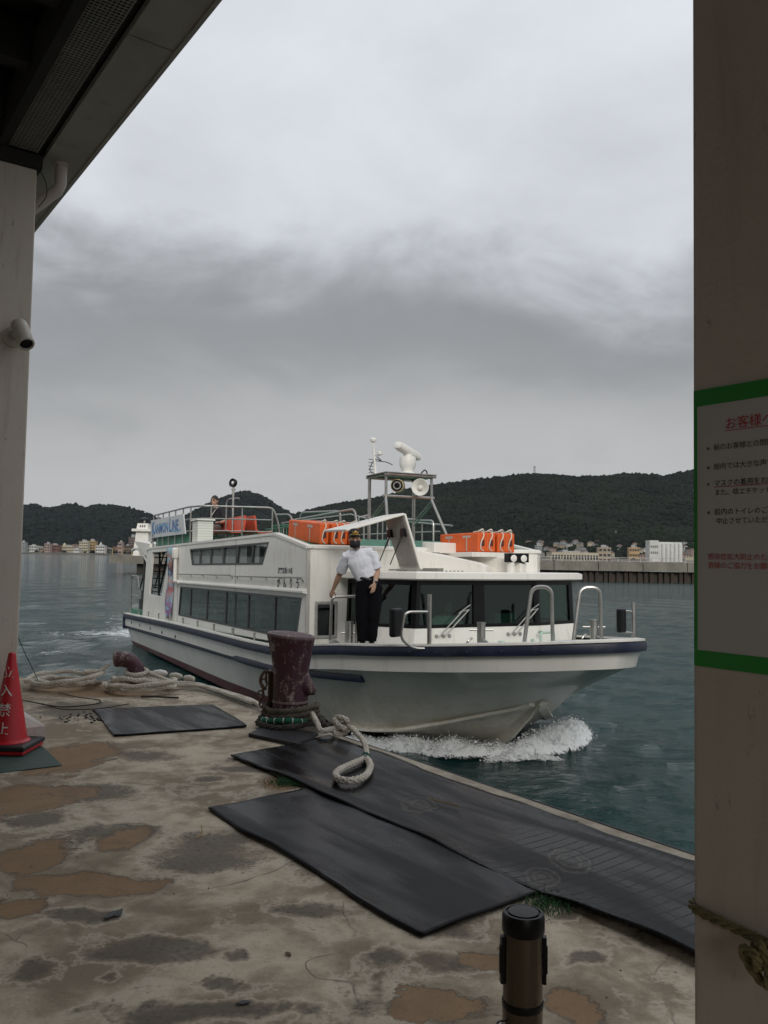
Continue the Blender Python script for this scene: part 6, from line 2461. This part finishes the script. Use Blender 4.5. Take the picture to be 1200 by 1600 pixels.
def life_float(mw, L, H, T, label, group, first):
    t_ = thing('life_float', label, 'life float', mw=mw, group=group)
    m_ = MB()
    m_.box(0, L, 0, T, 0, H)
    obj('float_block', m_, ORANGE, t_, smooth=0, bevel=.022)
    m_ = MB()
    for f in (.16, .62):
        m_.box(L * f, L * f + .22, -.004, -.001, H * .74, H * .86)
        m_.box(L * f + .1, L * f + .125, -.004, -.001, 0.02, H * .72)
    obj('tape', m_, GREYT, t_, smooth=0)
    m_ = MB()
    e = L + .012
    m_.tube(catmull([(L * .8, T * .4, H + .012), (L * .97, T * .5, H + .02), (e, T * .6, H * .86), (e + .012, T * .30, H * .55), (e, T * .25, H * .2), (e - .01, T * .6, .02)], 6), .010, 6)
    m_.tube(catmull([(L * .96, T * .2, H + .015), (L * 1.0, T * .5, H + .05), (L * .97, T * .8, H + .015)], 5), .012, 6)
    obj('grab_line', m_, WROPE, t_)
    m_ = MB()
    m_.box(L - .002, L + .004, T * .30, T * .72, H * .30, H * .62)
    obj('end_slot', m_, paint('dark_slot', (.10, .02, .01), .8, bump=0), t_, smooth=0, bevel=.002)
    return t_


ORD = ('nearest the quay', 'second from the quay', 'third from the quay', 'farthest from the quay')
for k in range(4):
    life_float(BM @ Matrix.Translation((12.28, -1.84 + k * .165, 2.80 - .0)) @ Matrix.Rotation(R(5.0), 4, 'Y') @ Matrix.Rotation(R(1.5 * (k % 2)), 4, 'Z'), 1.45, .34, .155,
               f'orange life float on the cabin top behind the crewman, {ORD[k]}', 'orange life floats on the cabin top', k == 0)
for k in range(4):
    life_float(BM @ Matrix.Translation((13.85, .30 + k * .185, 2.578)) @ Matrix.Rotation(R(1.2 * ((k + 1) % 2)), 4, 'Z'), 1.14, .31, .17,
               f'orange life float above the wheelhouse, {ORD[k]}', 'orange life floats above the wheelhouse', k == 0)

# ================================================================== people
def remeshed(mb, voxel, smooth=3, name='m'):
    me = bpy.data.meshes.new('tmp')
    me.from_pydata(mb.v, [], mb.f)
    o = bpy.data.objects.new('tmp', me)
    COL.objects.link(o)
    r_ = o.modifiers.new('r', 'REMESH')
    r_.mode = 'VOXEL'
    r_.voxel_size = voxel
    s_ = o.modifiers.new('s', 'SMOOTH')
    s_.factor = .5
    s_.iterations = smooth
    bpy.context.view_layer.update()
    dg = bpy.context.evaluated_depsgraph_get()
    out = bpy.data.meshes.new_from_object(o.evaluated_get(dg))
    bpy.data.objects.remove(o)
    bpy.data.meshes.remove(me)
    out.name = name
    out.polygons.foreach_set('use_smooth', [True] * len(out.polygons))
    return out


def wrinkle(me, amp, f, seed):
    n = len(me.vertices)
    co = np.empty(n * 3)
    no = np.empty(n * 3)
    me.vertices.foreach_get('co', co)
    me.vertices.foreach_get('normal', no)
    co, no = co.reshape(-1, 3), no.reshape(-1, 3)
    d_ = fbm(co[:, 0] * f + co[:, 1] * f * .7 + co[:, 2] * f * .35, co[:, 2] * f * .8 - co[:, 0] * f * .5, seed, 4) - .5
    rd = 1 - np.abs(d_) * 4
    co += no * (amp * (d_ * .9 + .35 * rd))[:, None]
    me.vertices.foreach_set('co', co.reshape(-1))
    me.update()


def eloft(mb, pts, rad, n=16, ref=(0, -1, 0)):
    P = [Vector(p) for p in pts]
    ref = Vector(ref)
    rings = []
    for i, p in enumerate(P):
        t_ = (P[min(i + 1, len(P) - 1)] - P[max(i - 1, 0)]).normalized()
        sd = t_.cross(ref)
        if sd.length < .05:
            sd = t_.cross(Vector((1, 0, 0)))
        sd.normalize()
        fr = sd.cross(t_).normalized()
        rx, ry = rad[i] if isinstance(rad[i], tuple) else (rad[i], rad[i])
        rings.append([p + sd * (rx * math.cos(2 * math.pi * j / n)) + fr * (ry * math.sin(2 * math.pi * j / n)) for j in range(n)])
    mb.loft(rings)


def ellipsoid(mb, c, r, rot=None, n=14, k=9):
    M = rot or Matrix.Identity(3)
    c = Vector(c)
    rings = []
    for i in range(k + 1):
        th = math.pi * (i + .02) / (k + .04)
        rings.append([c + M @ Vector((r[0] * math.sin(th) * math.cos(2 * math.pi * j / n), r[1] * math.sin(th) * math.sin(2 * math.pi * j / n), r[2] * math.cos(th))) for j in range(n)])
    mb.loft(rings)


def hand(mb, wrist, d_, palm_n, side, curl):
    """palm, four unequal fingers and a thumb; d_ points to the fingertips, palm_n out of the palm, side to the thumb"""
    w, d_, pn, sd = Vector(wrist), Vector(d_).normalized(), Vector(palm_n).normalized(), Vector(side).normalized()
    eloft(mb, [w - d_ * .02, w + d_ * .02, w + d_ * .055, w + d_ * .088], [(.026, .020), (.034, .018), (.041, .017), (.040, .014)], 12, ref=tuple(pn))
    for k, ln in enumerate((.070, .079, .074, .058)):
        b_ = w + d_ * (.084 - .004 * abs(k - 1)) + sd * (.030 - .020 * k)
        p = [b_ - d_ * .015]
        dd = d_.copy()
        for seg in (.45, .32, .23):
            p.append(p[-1] + dd * (ln * seg + (.015 if len(p) == 1 else 0)))
            dd = (dd * math.cos(curl) + pn * math.sin(curl)).normalized()
        eloft(mb, p, [.0098, .0095, .0088, .0070], 8, ref=tuple(pn))
    tb = w + d_ * .028 + sd * .030
    t1 = (d_ * .55 + sd * .75 + pn * .25).normalized()
    t2 = (d_ * .85 + sd * .15 + pn * .5 * max(.3, curl)).normalized()
    eloft(mb, [tb - t1 * .012, tb + t1 * .030, tb + t1 * .034 + t2 * .026, tb + t1 * .034 + t2 * .046], [.0125, .0115, .0100, .0075], 8, ref=tuple(pn))


SKIN = paint('skin', (.42, .25, .17), .55, .08, bump=.03, scale=14)
SHIRT = paint('white_shirt_cloth', (.70, .71, .76), .85, .05, bump=.06, scale=10, fine=240)
PANTS = paint('black_trouser_cloth', (.0045, .0045, .006), .95, .2, bump=.05, scale=8, fine=240, spec=.12)
HAIRM = paint('black_hair', (.014, .011, .010), .55, .3, bump=.3, scale=30, fine=160)
MASKM = paint('black_mask_cloth', (.010, .009, .011), .8, .2, bump=.04)
GOLD = paint('gold_braid', (.50, .33, .08), .4, .15, metal=.5, bump=.1)
SHOE = paint('black_shoe_leather', (.010, .010, .010), .35, .2)


def figure(name, label, mw, J, cloth, hands, facing=0.0, hat=False, mask=False):
    root = thing(name, label, 'person', mw=mw)
    RH = Matrix.Rotation(facing, 3, 'Z')
    hc = Vector(J['head'])

    def hp(x, y, z):
        return hc + RH @ Vector((x, y, z))
    mb = MB()
    eloft(mb, [J['pelvis'], J['waist'], J['chest'], J['neckb']], [(.135, .095), (.125, .085), (.155, .095), (.075, .060)])
    eloft(mb, [Vector(J['neckb']) - Vector((0, 0, .03)), J['neckb'], hp(0, .012, -.06)], [.058, .054, .050], 14)
    ellipsoid(mb, hp(0, .008, .018), (.077, .097, .108), RH)
    ellipsoid(mb, hp(0, -.022, -.048), (.058, .068, .068), RH)
    ellipsoid(mb, hp(0, -.068, -.088), (.026, .022, .022), RH)
    eloft(mb, [hp(0, -.086, .022), hp(0, -.100, -.002), hp(0, -.108, -.022), hp(0, -.092, -.034)], [.010, .012, .017, .013], 10)
    ellipsoid(mb, hp(0, -.082, .034), (.052, .016, .012), RH)
    ellipsoid(mb, hp(0, -.088, -.058), (.026, .012, .012), RH)
    for sg in (-1, 1):
        ellipsoid(mb, hp(sg * .079, .012, -.002), (.011, .020, .033), RH)
    for sh, el, wr in (('shR', 'elR', 'wrR'), ('shL', 'elL', 'wrL')):
        a_, b_, c_ = Vector(J[sh]), Vector(J[el]), Vector(J[wr])
        eloft(mb, [a_, a_.lerp(b_, .5), b_, b_.lerp(c_, .3), c_], [.052, .046, .040, .043, .027], 14)
        eloft(mb, [Vector(J['chest']) + Vector((0, 0, .09)), a_], [.07, .055], 14)
    for h_ in hands:
        hand(mb, *h_)
    for hi_, kn, an in (('hiR', 'knR', 'anR'), ('hiL', 'knL', 'anL')):
        a_, b_, c_ = Vector(J[hi_]), Vector(J[kn]), Vector(J[an])
        eloft(mb, [Vector(J['pelvis']).lerp(a_, .6), a_, a_.lerp(b_, .5), b_, b_.lerp(c_, .35), c_], [.08, .082, .072, .052, .054, .036], 14, ref=(0, -1, .3))
    me = remeshed(mb, .0075, 2, 'body')
    me.materials.append(SKIN)
    body = link('body', me, root)
    # face details
    for sg in (-1, 1):
        m_ = MB()
        ellipsoid(m_, hp(sg * .031, -.083, .016), (.013, .008, .006), RH, 10, 6)
        obj('eye', m_, BLACKP, body)
        m_ = MB()
        eloft(m_, [hp(sg * .014, -.095, .037), hp(sg * .034, -.092, .042), hp(sg * .052, -.080, .036)], [.003, .005, .003], 6)
        obj('eyebrow', m_, HAIRM, body)
    # shirt
    m_ = MB()
    up = cloth.get('up', 0.0)
    eloft(m_, [J['hem'], J['waist'], J['chest'], Vector(J['chest']).lerp(Vector(J['neckb']), .62), Vector(J['neckb']) - Vector((0, 0, .015))],
          [(.158, .118), (.160, .118), (.186, .124), (.150, .100), (.072, .066)])
    for sh, el, wr in (('shR', 'elR', 'wrR'), ('shL', 'elL', 'wrL')):
        a_, b_, c_ = Vector(J[sh]), Vector(J[el]), Vector(J[wr])
        eloft(m_, [Vector(J['chest']) + Vector((0, 0, .085)), a_], [.085, .075], 14)
        if cloth['long']:
            eloft(m_, [a_, a_.lerp(b_, .5), b_, b_.lerp(c_, .9)], [.075, .066, .058, .040], 14)
        else:
            eloft(m_, [a_ + (a_ - b_) * .05, a_.lerp(b_, .45), a_.lerp(b_, .86)], [.072, .074, .073], 16)
    me = remeshed(m_, .010, 3, 'shirt')
    wrinkle(me, .018, 10, 3)
    me.materials.append(cloth['shirt'])
    link('shirt', me, root)
    # trousers
    m_ = MB()
    eloft(m_, [Vector(J['hem']) + Vector((0, 0, .03)), J['pelvis'], Vector(J['pelvis']) - Vector((0, 0, .10))], [(.150, .112), (.165, .122), (.155, .115)])
    for hi_, kn, an in (('hiR', 'knR', 'anR'), ('hiL', 'knL', 'anL')):
        a_, b_, c_ = Vector(J[hi_]), Vector(J[kn]), Vector(J[an])
        eloft(m_, [Vector(J['pelvis']).lerp(a_, .55), a_, a_.lerp(b_, .5), b_, b_.lerp(c_, .5), c_], [.105, .108, .100, .086, .078, .070], 16, ref=(0, -1, .3))
    me = remeshed(m_, .011, 3, 'trousers')
    wrinkle(me, .016, 8, 9)
    me.materials.append(cloth['trousers'])
    link('trousers', me, root)
    for an, tx in (('anR', -.03), ('anL', .03)):
        a_ = Vector(J[an])
        fd = Vector(J.get('foot', (0, -1, 0)))
        m_ = MB()
        eloft(m_, [a_ - fd * .06 + Vector((0, 0, -.03)), a_ + Vector((0, 0, -.03)), a_ + fd * .10 + Vector((tx * .5, 0, -.045)), a_ + fd * .17 + Vector((tx, 0, -.052))], [(.030, .032), (.042, .045), (.046, .032), (.030, .020)], 14, ref=(0, 0, 1))
        obj('shoe', m_, SHOE, root)
    # hair
    m_ = MB()
    n, k = 20, 8
    rr = []
    for i in range(k + 1):
        th = math.pi * .5 * (i + .05) / k
        ring_ = []
        for j in range(n):
            an = 2 * math.pi * j / n
            front = max(0, -math.sin(an))
            lim = th * (1.18 - .42 * front)
            ring_.append(hp(.086 * math.sin(lim) * math.cos(an), .012 + .106 * math.sin(lim) * math.sin(an), .022 + .116 * math.cos(lim)))
        rr.append(ring_)
    m_.loft(rr)
    obj('hair', m_, HAIRM, root)
    if mask:
        m_ = MB()
        rr = []
        for i in range(9):
            zz_ = -.114 + .098 * i / 8
            bulge = math.sin(math.pi * min(1, max(0, (i + .8) / 9.2)))
            ring_ = []
            for j in range(15):
                an = -math.pi / 2 + (j - 7) / 7 * 1.30
                e_ = .070 + .016 * bulge
                ring_.append(hp((.061 + .010 * bulge) * math.cos(an) * 1.0, -.022 + (e_ + .012 * bulge) * math.sin(an) - .012 * bulge * (1 - abs(j - 7) / 7), zz_))
            rr.append(ring_)
        m_.loft(rr, closed_ring=False, caps=False)
        o = obj('face_mask', m_, MASKM, root)
        sd_ = o.modifiers.new('s', 'SOLIDIFY')
        sd_.thickness = .006
        sd_.offset = 1
    if hat:
        m_ = MB()
        rr = []
        for z_, rx, ry, oy in ((.056, .086, .107, .008), (.085, .090, .110, .006), (.112, .087, .106, .006), (.136, .072, .090, .008), (.152, .045, .058, .010), (.156, .010, .012, .012)):
            rr.append([hp(rx * math.cos(2 * math.pi * j / 24), oy + ry * math.sin(2 * math.pi * j / 24), z_) for j in range(24)])
        m_.loft(rr)
        ho = obj('cap', m_, paint('black_cap_cloth', (.010, .010, .012), .8, .2, bump=.05), root, smooth=60)
        m_ = MB()
        top, bot = [], []
        for j in range(17):
            an = -math.pi / 2 + (j - 8) / 8 * 1.25
            f = math.cos((j - 8) / 8 * 1.45)
            top.append([hp(.085 * math.cos(an), .006 + .106 * math.sin(an), .066), hp(.088 * math.cos(an), .0 + (.110 + .048 * f) * math.sin(an), .056 - .010 * f), hp(.086 * math.cos(an), .0 + (.108 + .048 * f) * math.sin(an), .050 - .010 * f)])
        m_.loft(top, closed_ring=False, caps=False)
        vo = obj('visor', m_, SHOE, ho, smooth=60)
        m_ = MB()
        m_.tube([hp(.093 * math.cos(-math.pi / 2 + (j - 8) / 8 * .8), -.003 + (.118 + .030 * math.cos((j - 8) / 8 * 1.3)) * math.sin(-math.pi / 2 + (j - 8) / 8 * .8), .066) for j in range(17)], .0055, 6)
        ellipsoid(m_, hp(0, -.110, .098), (.022, .008, .020), RH, 10, 6)
        for sg in (-1, 1):
            eloft(m_, [hp(sg * .012, -.112, .080), hp(sg * .034, -.104, .088), hp(sg * .040, -.098, .108)], [.004, .006, .003], 6)
        obj('gold_badge', m_, GOLD, ho)
        m_ = MB()
        ellipsoid(m_, hp(0, -.116, .100), (.008, .005, .007), RH, 8, 5)
        obj('badge_stone', m_, RINK, ho)
    return root, body, hp


# crewman on the foredeck, right hand on the gate rail
CM_ = Matrix.Translation(bw(15.5, -1.84, zg(15.5) - .045))
J = dict(pelvis=(.01, .02, .88), hem=(-.005, .02, .955), waist=(-.035, .02, 1.02), chest=(-.115, .01, 1.20), neckb=(-.165, .005, 1.365), head=(-.192, -.045, 1.495),
         shR=(-.300, .06, 1.265), elR=(-.405, .245, 1.01), wrR=(-.505, .375, .775), shL=(.055, -.01, 1.315), elL=(.130, .00, 1.055), wrL=(.098, -.165, .895),
         hiR=(-.065, .02, .83), knR=(-.075, .0, .45), anR=(-.055, .03, .08), hiL=(.095, .02, .83), knL=(.085, -.01, .45), anL=(.065, .02, .08))
man, mbody, hpf = figure('person', 'crewman in white short sleeved shirt, black cap and mask standing on the foredeck', CM_, J,
                         dict(shirt=SHIRT, trousers=PANTS, long=False),
                         [((-.505, .375, .775), (-.30, .35, -.75), (.6, .6, .1), (.6, -.75, -.1), .75), ((.098, -.165, .895), (-.22, -.20, -.95), (-.55, .55, .1), (-.6, -.7, .2), .55)],
                         facing=.10, hat=True, mask=True)
mb = MB()
wv = (Vector((.098, -.165, .895)) - Vector((.130, 0, 1.055))).normalized()
wc = Vector((.098, -.165, .895)) - wv * .03
mb.lathe([(.029, -.009), (.034, -.008), (.034, .008), (.029, .009)], wc, wv, 20, caps=False)
wo_ = obj('watch', mb, STEEL, man)
mb = MB()
fd_ = Vector((.35, -.93, -.15)).normalized()
mb.lathe([(.020, .024), (.021, .036), (.018, .039)], wc, fd_, 18)
obj('watch_case', mb, STEEL, wo_)
mb = MB()
mb.lathe([(.0165, .0385), (.0165, .0398)], wc, fd_, 18)
obj('watch_dial', mb, BLACKP, wo_)
mb = MB()                                                     # collar, placket and pocket flaps
nb_ = Vector(J['neckb'])
for sg in (-1, 1):
    c_ = nb_ + Vector((0, 0, -.005))
    mb.add([c_ + Vector((sg * .010, -.080, -.018)), c_ + Vector((sg * .060, -.048, .022)), c_ + Vector((sg * .085, -.035, -.010)), c_ + Vector((sg * .062, -.098, -.062)),
            c_ + Vector((sg * .012, -.072, -.016)), c_ + Vector((sg * .060, -.040, .022)), c_ + Vector((sg * .082, -.028, -.012)), c_ + Vector((sg * .060, -.086, -.062))],
           [(0, 1, 2, 3), (7, 6, 5, 4), (0, 4, 5, 1), (1, 5, 6, 2), (2, 6, 7, 3), (3, 7, 4, 0)])
mb.lathe([(.066, -.012), (.062, .028), (.055, .028), (.058, -.012)], nb_ + Vector((0, .004, 0)), (.0, .1, 1), 18, caps=False)
obj('collar', mb, SHIRT, man, smooth=0)
mb = MB()
mb.lathe([(.030, -.006), (.030, .006)], (0, 0, 0), (0, 1, 0), 8)
mb = MB()
hz_ = Vector(J['hem']) + Vector((0, 0, .0))
rr = []
for z_ in (-.030, .012):
    rr.append([hz_ + Vector((.158 * math.cos(a_), .121 * math.sin(a_), z_ - .15 * .158 * math.cos(a_))) for a_ in np.linspace(0, 2 * math.pi, 29)[:-1]])
mb.loft(rr, caps=False)
bo = obj('belt', mb, SHOE, man)
bo.modifiers.new('s', 'SOLIDIFY').thickness = .006

# passenger on the upper deck bench, facing the quay side
FACE = Matrix.Rotation(R(-63.263 + 18), 4, 'Z')
PM = BM @ Matrix.Translation((4.95, -1.10, 3.20)) @ Matrix.Rotation(R(30), 4, 'Z') @ Matrix.Scale(1.10, 4)
J2 = dict(pelvis=(0, .05, .06), hem=(0, .05, .10), waist=(0, .06, .20), chest=(0, .05, .40), neckb=(0, .02, .575), head=(0, -.03, .715),
          shR=(-.19, .05, .475), elR=(-.24, .0, .23), wrR=(-.20, -.22, .15), shL=(.19, .05, .475), elL=(.30, .02, .24), wrL=(.36, -.20, .20),
          hiR=(-.09, .0, .06), knR=(-.12, -.40, .09), anR=(-.11, -.42, -.29), hiL=(.09, .0, .06), knL=(.12, -.40, .09), anL=(.11, -.42, -.29))
DSH = paint('black_tshirt_cloth', (.016, .016, .020), .85, .2, bump=.05)
GPT = paint('grey_trouser_cloth', (.14, .125, .11), .85, .15, bump=.05)
pas, pbody, hpf2 = figure('person', 'passenger in a dark shirt with a white shoulder strap seated on the upper deck', PM, J2,
                          dict(shirt=DSH, trousers=GPT, long=False),
                          [((-.20, -.22, .15), (.1, -1, 0), (0, 0, -1), (1, 0, 0), .3), ((.36, -.20, .20), (.1, -1, .05), (0, 0, -1), (-1, 0, 0), .4)], facing=.25)
mb = MB()
pts = catmull([(.13, .0, .57), (.11, -.095, .50), (.02, -.125, .36), (-.10, -.115, .20), (-.17, -.03, .10)], 6)
mb.loft([[p + Vector((-.022, -.022, -.015)), p + Vector((.028, -.026, .018)), p + Vector((.028, -.012, .018)), p + Vector((-.022, -.008, -.015))] for p in pts])
tag_ = obj('shoulder_strap', mb, WHITE2, pas)
mb = MB()
mb.obox((-.20, -.10, .10), (.10, .20, .16), Matrix.Rotation(.2, 3, 'Z'))
obj('shoulder_bag', mb, WHITE2, pas, smooth=0, bevel=.02)
mb = MB()
for sg in (-1, 1):
    c_ = hpf2(sg * .032, -.096, .016)
    mb.tube([c_ + Vector((.019 * math.cos(a_), 0, .014 * math.sin(a_))) for a_ in np.linspace(0, 6.28, 13)[:-1]], .003, 5, closed=True)
obj('spectacles', mb, BLACKP, pas)

# helmsman behind the windscreen
HMt = BM @ Matrix.Translation((14.72, -.08, 1.02)) @ Matrix.Rotation(R(90), 4, 'Z')
J3 = dict(J2)
J3.update(elR=(-.26, -.12, .28), wrR=(-.14, -.34, .34), elL=(.26, -.12, .28), wrL=(.14, -.34, .34), anR=(-.11, -.30, -.29), anL=(.11, -.30, -.29), knR=(-.12, -.30, .09), knL=(.12, -.30, .09))
figure('person', 'helmsman in a pale shirt dimly seen behind the wheelhouse windscreen', HMt, J3, dict(shirt=SHIRT, trousers=PANTS, long=False),
       [((-.14, -.34, .34), (.3, -1, .2), (0, -.2, -1), (1, 0, 0), .7), ((.14, -.34, .34), (-.3, -1, .2), (0, -.2, -1), (-1, 0, 0), .7)], facing=-.2)

# ================================================================== bow wave
def foam_mat():
    m = NM('broken_white_water')
    n1 = m.noise(7, 8, .75, .8)
    n2 = m.noise(40, 5, .7)
    f = m.math('ADD', m.math('MULTIPLY', n1, .75), m.math('MULTIPLY', n2, .25))
    c = m.mix(m.step(f, .34, .50), (.12, .17, .165), (.80, .82, .82))
    m.set(Base_Color=c, Roughness=.75)
    m.bump(f, .8, .03)
    tr = m.n('ShaderNodeBsdfTransparent')
    mx = m.n('ShaderNodeMixShader')
    k = m.math('ADD', f, m.math('MULTIPLY', m.attr('cover'), .55))
    m.l(m.step(k, .52, .66), mx.inputs[0])
    m.l(tr.outputs[0], mx.inputs[1])
    m.l(m.bsdf.outputs[0], mx.inputs[2])
    m.l(mx.outputs[0], m.out.inputs[0])
    return m.m


FOAM = foam_mat()
DROP = paint('spray_white', (.86, .88, .88), .5, .1, bump=0)


def splash(cl, half, H, seed, n_s=150, n_c=34):
    """ridge of broken water: cl = centre line in boat plan, half width and height along it"""
    P = resample(catmull([(a_, b_, 0) for a_, b_ in cl], 12), .02)
    k = np.linspace(0, 1, len(P))
    hw = np.interp(k, np.linspace(0, 1, len(half)), half)
    hh = np.interp(k, np.linspace(0, 1, len(H)), H)
    X, Y, Z = [], [], []
    v = np.linspace(-1, 1, n_c)
    for i, p in enumerate(P):
        t_ = (P[min(i + 1, len(P) - 1)] - P[max(i - 1, 0)]).normalized()
        n_ = Vector((-t_.y, t_.x, 0))
        w = bw(p.x, p.y, 0)
        nw = (bw(p.x + n_.x, p.y + n_.y, 0) - w)
        X.append(w.x + nw.x * v * hw[i])
        Y.append(w.y + nw.y * v * hw[i])
        Z.append(hh[i] * np.clip(1 - v ** 2, 0, 1) ** 1.1)
    X, Y, Z = np.array(X), np.array(Y), np.array(Z)
    nz_ = fbm(X * 4, Y * 4, seed, 4, .5)
    n2 = fbm(X * 22, Y * 22, seed + 3, 4, .6)
    Zf = ZW - .012 + Z * (.25 + 1.25 * nz_) + Z * .22 * (n2 - .5) + .012 * (n2 - .5)
    cov = np.repeat((1 - v ** 2)[None, :], len(P), 0) * np.clip(np.minimum(k, 1 - k)[:, None] * 9, 0, 1)
    me = grid_mesh('foam', X, Y, Zf, FOAM, {'cover': cov})
    r2 = np.random.default_rng(seed)
    N = int(1800 * len(P) * .02)
    ii = r2.integers(0, len(P), N)
    jj = np.clip((r2.normal(0, .42, N) * n_c / 2 + n_c / 2).astype(int), 0, n_c - 1)
    px_ = X[ii, jj] + r2.normal(0, .03, N)
    py_ = Y[ii, jj] + r2.normal(0, .03, N)
    pz_ = Zf[ii, jj] + np.abs(r2.normal(0, .35, N)) * hh[ii] * .55
    S = np.exp(r2.normal(math.log(.0036), .55, N))
    return me, np.stack([px_, py_, pz_], -1), S


parts = []
for nm, cl, half, H, sd_ in (('a', [(16.85, .45), (16.45, .0), (15.95, -.75), (15.40, -1.35), (14.9, -1.80), (14.3, -2.25)], (.10, .20, .30, .30, .24, .12), (.01, .16, .20, .16, .11, .03), 3),
                             ('b', [(16.55, -.55), (16.50, -.02), (16.32, .70), (16.0, 1.30), (15.45, 1.85), (14.7, 2.4)], (.10, .22, .32, .32, .26, .12), (.01, .22, .29, .23, .12, .02), 8)):
    me, P, S = splash(cl, half, H, sd_)
    o = link('bow_wave', me)
    tag(o, ('white bow wave curling along the quay side of the ferry stem', 'white bow wave thrown out on the far side of the ferry stem')[nm == 'b'], kind='stuff')
    d_ = blob_cloud('spray', P, S, DROP, np.ones(len(P)), 1.0, .2)
    tag(d_, ('fine white spray over the near bow wave', 'fine white spray over the far bow wave')[nm == 'b'], kind='stuff')

# ================================================================== thin haze over the strait
mb = MB()
mb.box(-7300, 7300, -80, 7300, ZW - 1.6, 320)
hzm = bpy.data.materials.new('thin_sea_haze')
hzm.use_nodes = True
hzm.node_tree.nodes.clear()
_v = hzm.node_tree.nodes.new('ShaderNodeVolumePrincipled')
_v.inputs['Color'].default_value = (.80, .86, .93, 1)
_v.inputs['Density'].default_value = 0.000018
_o = hzm.node_tree.nodes.new('ShaderNodeOutputMaterial')
hzm.node_tree.links.new(_v.outputs[0], _o.inputs['Volume'])
tag(obj('haze', mb, hzm, smooth=0), 'thin grey sea haze over the strait', kind='stuff')
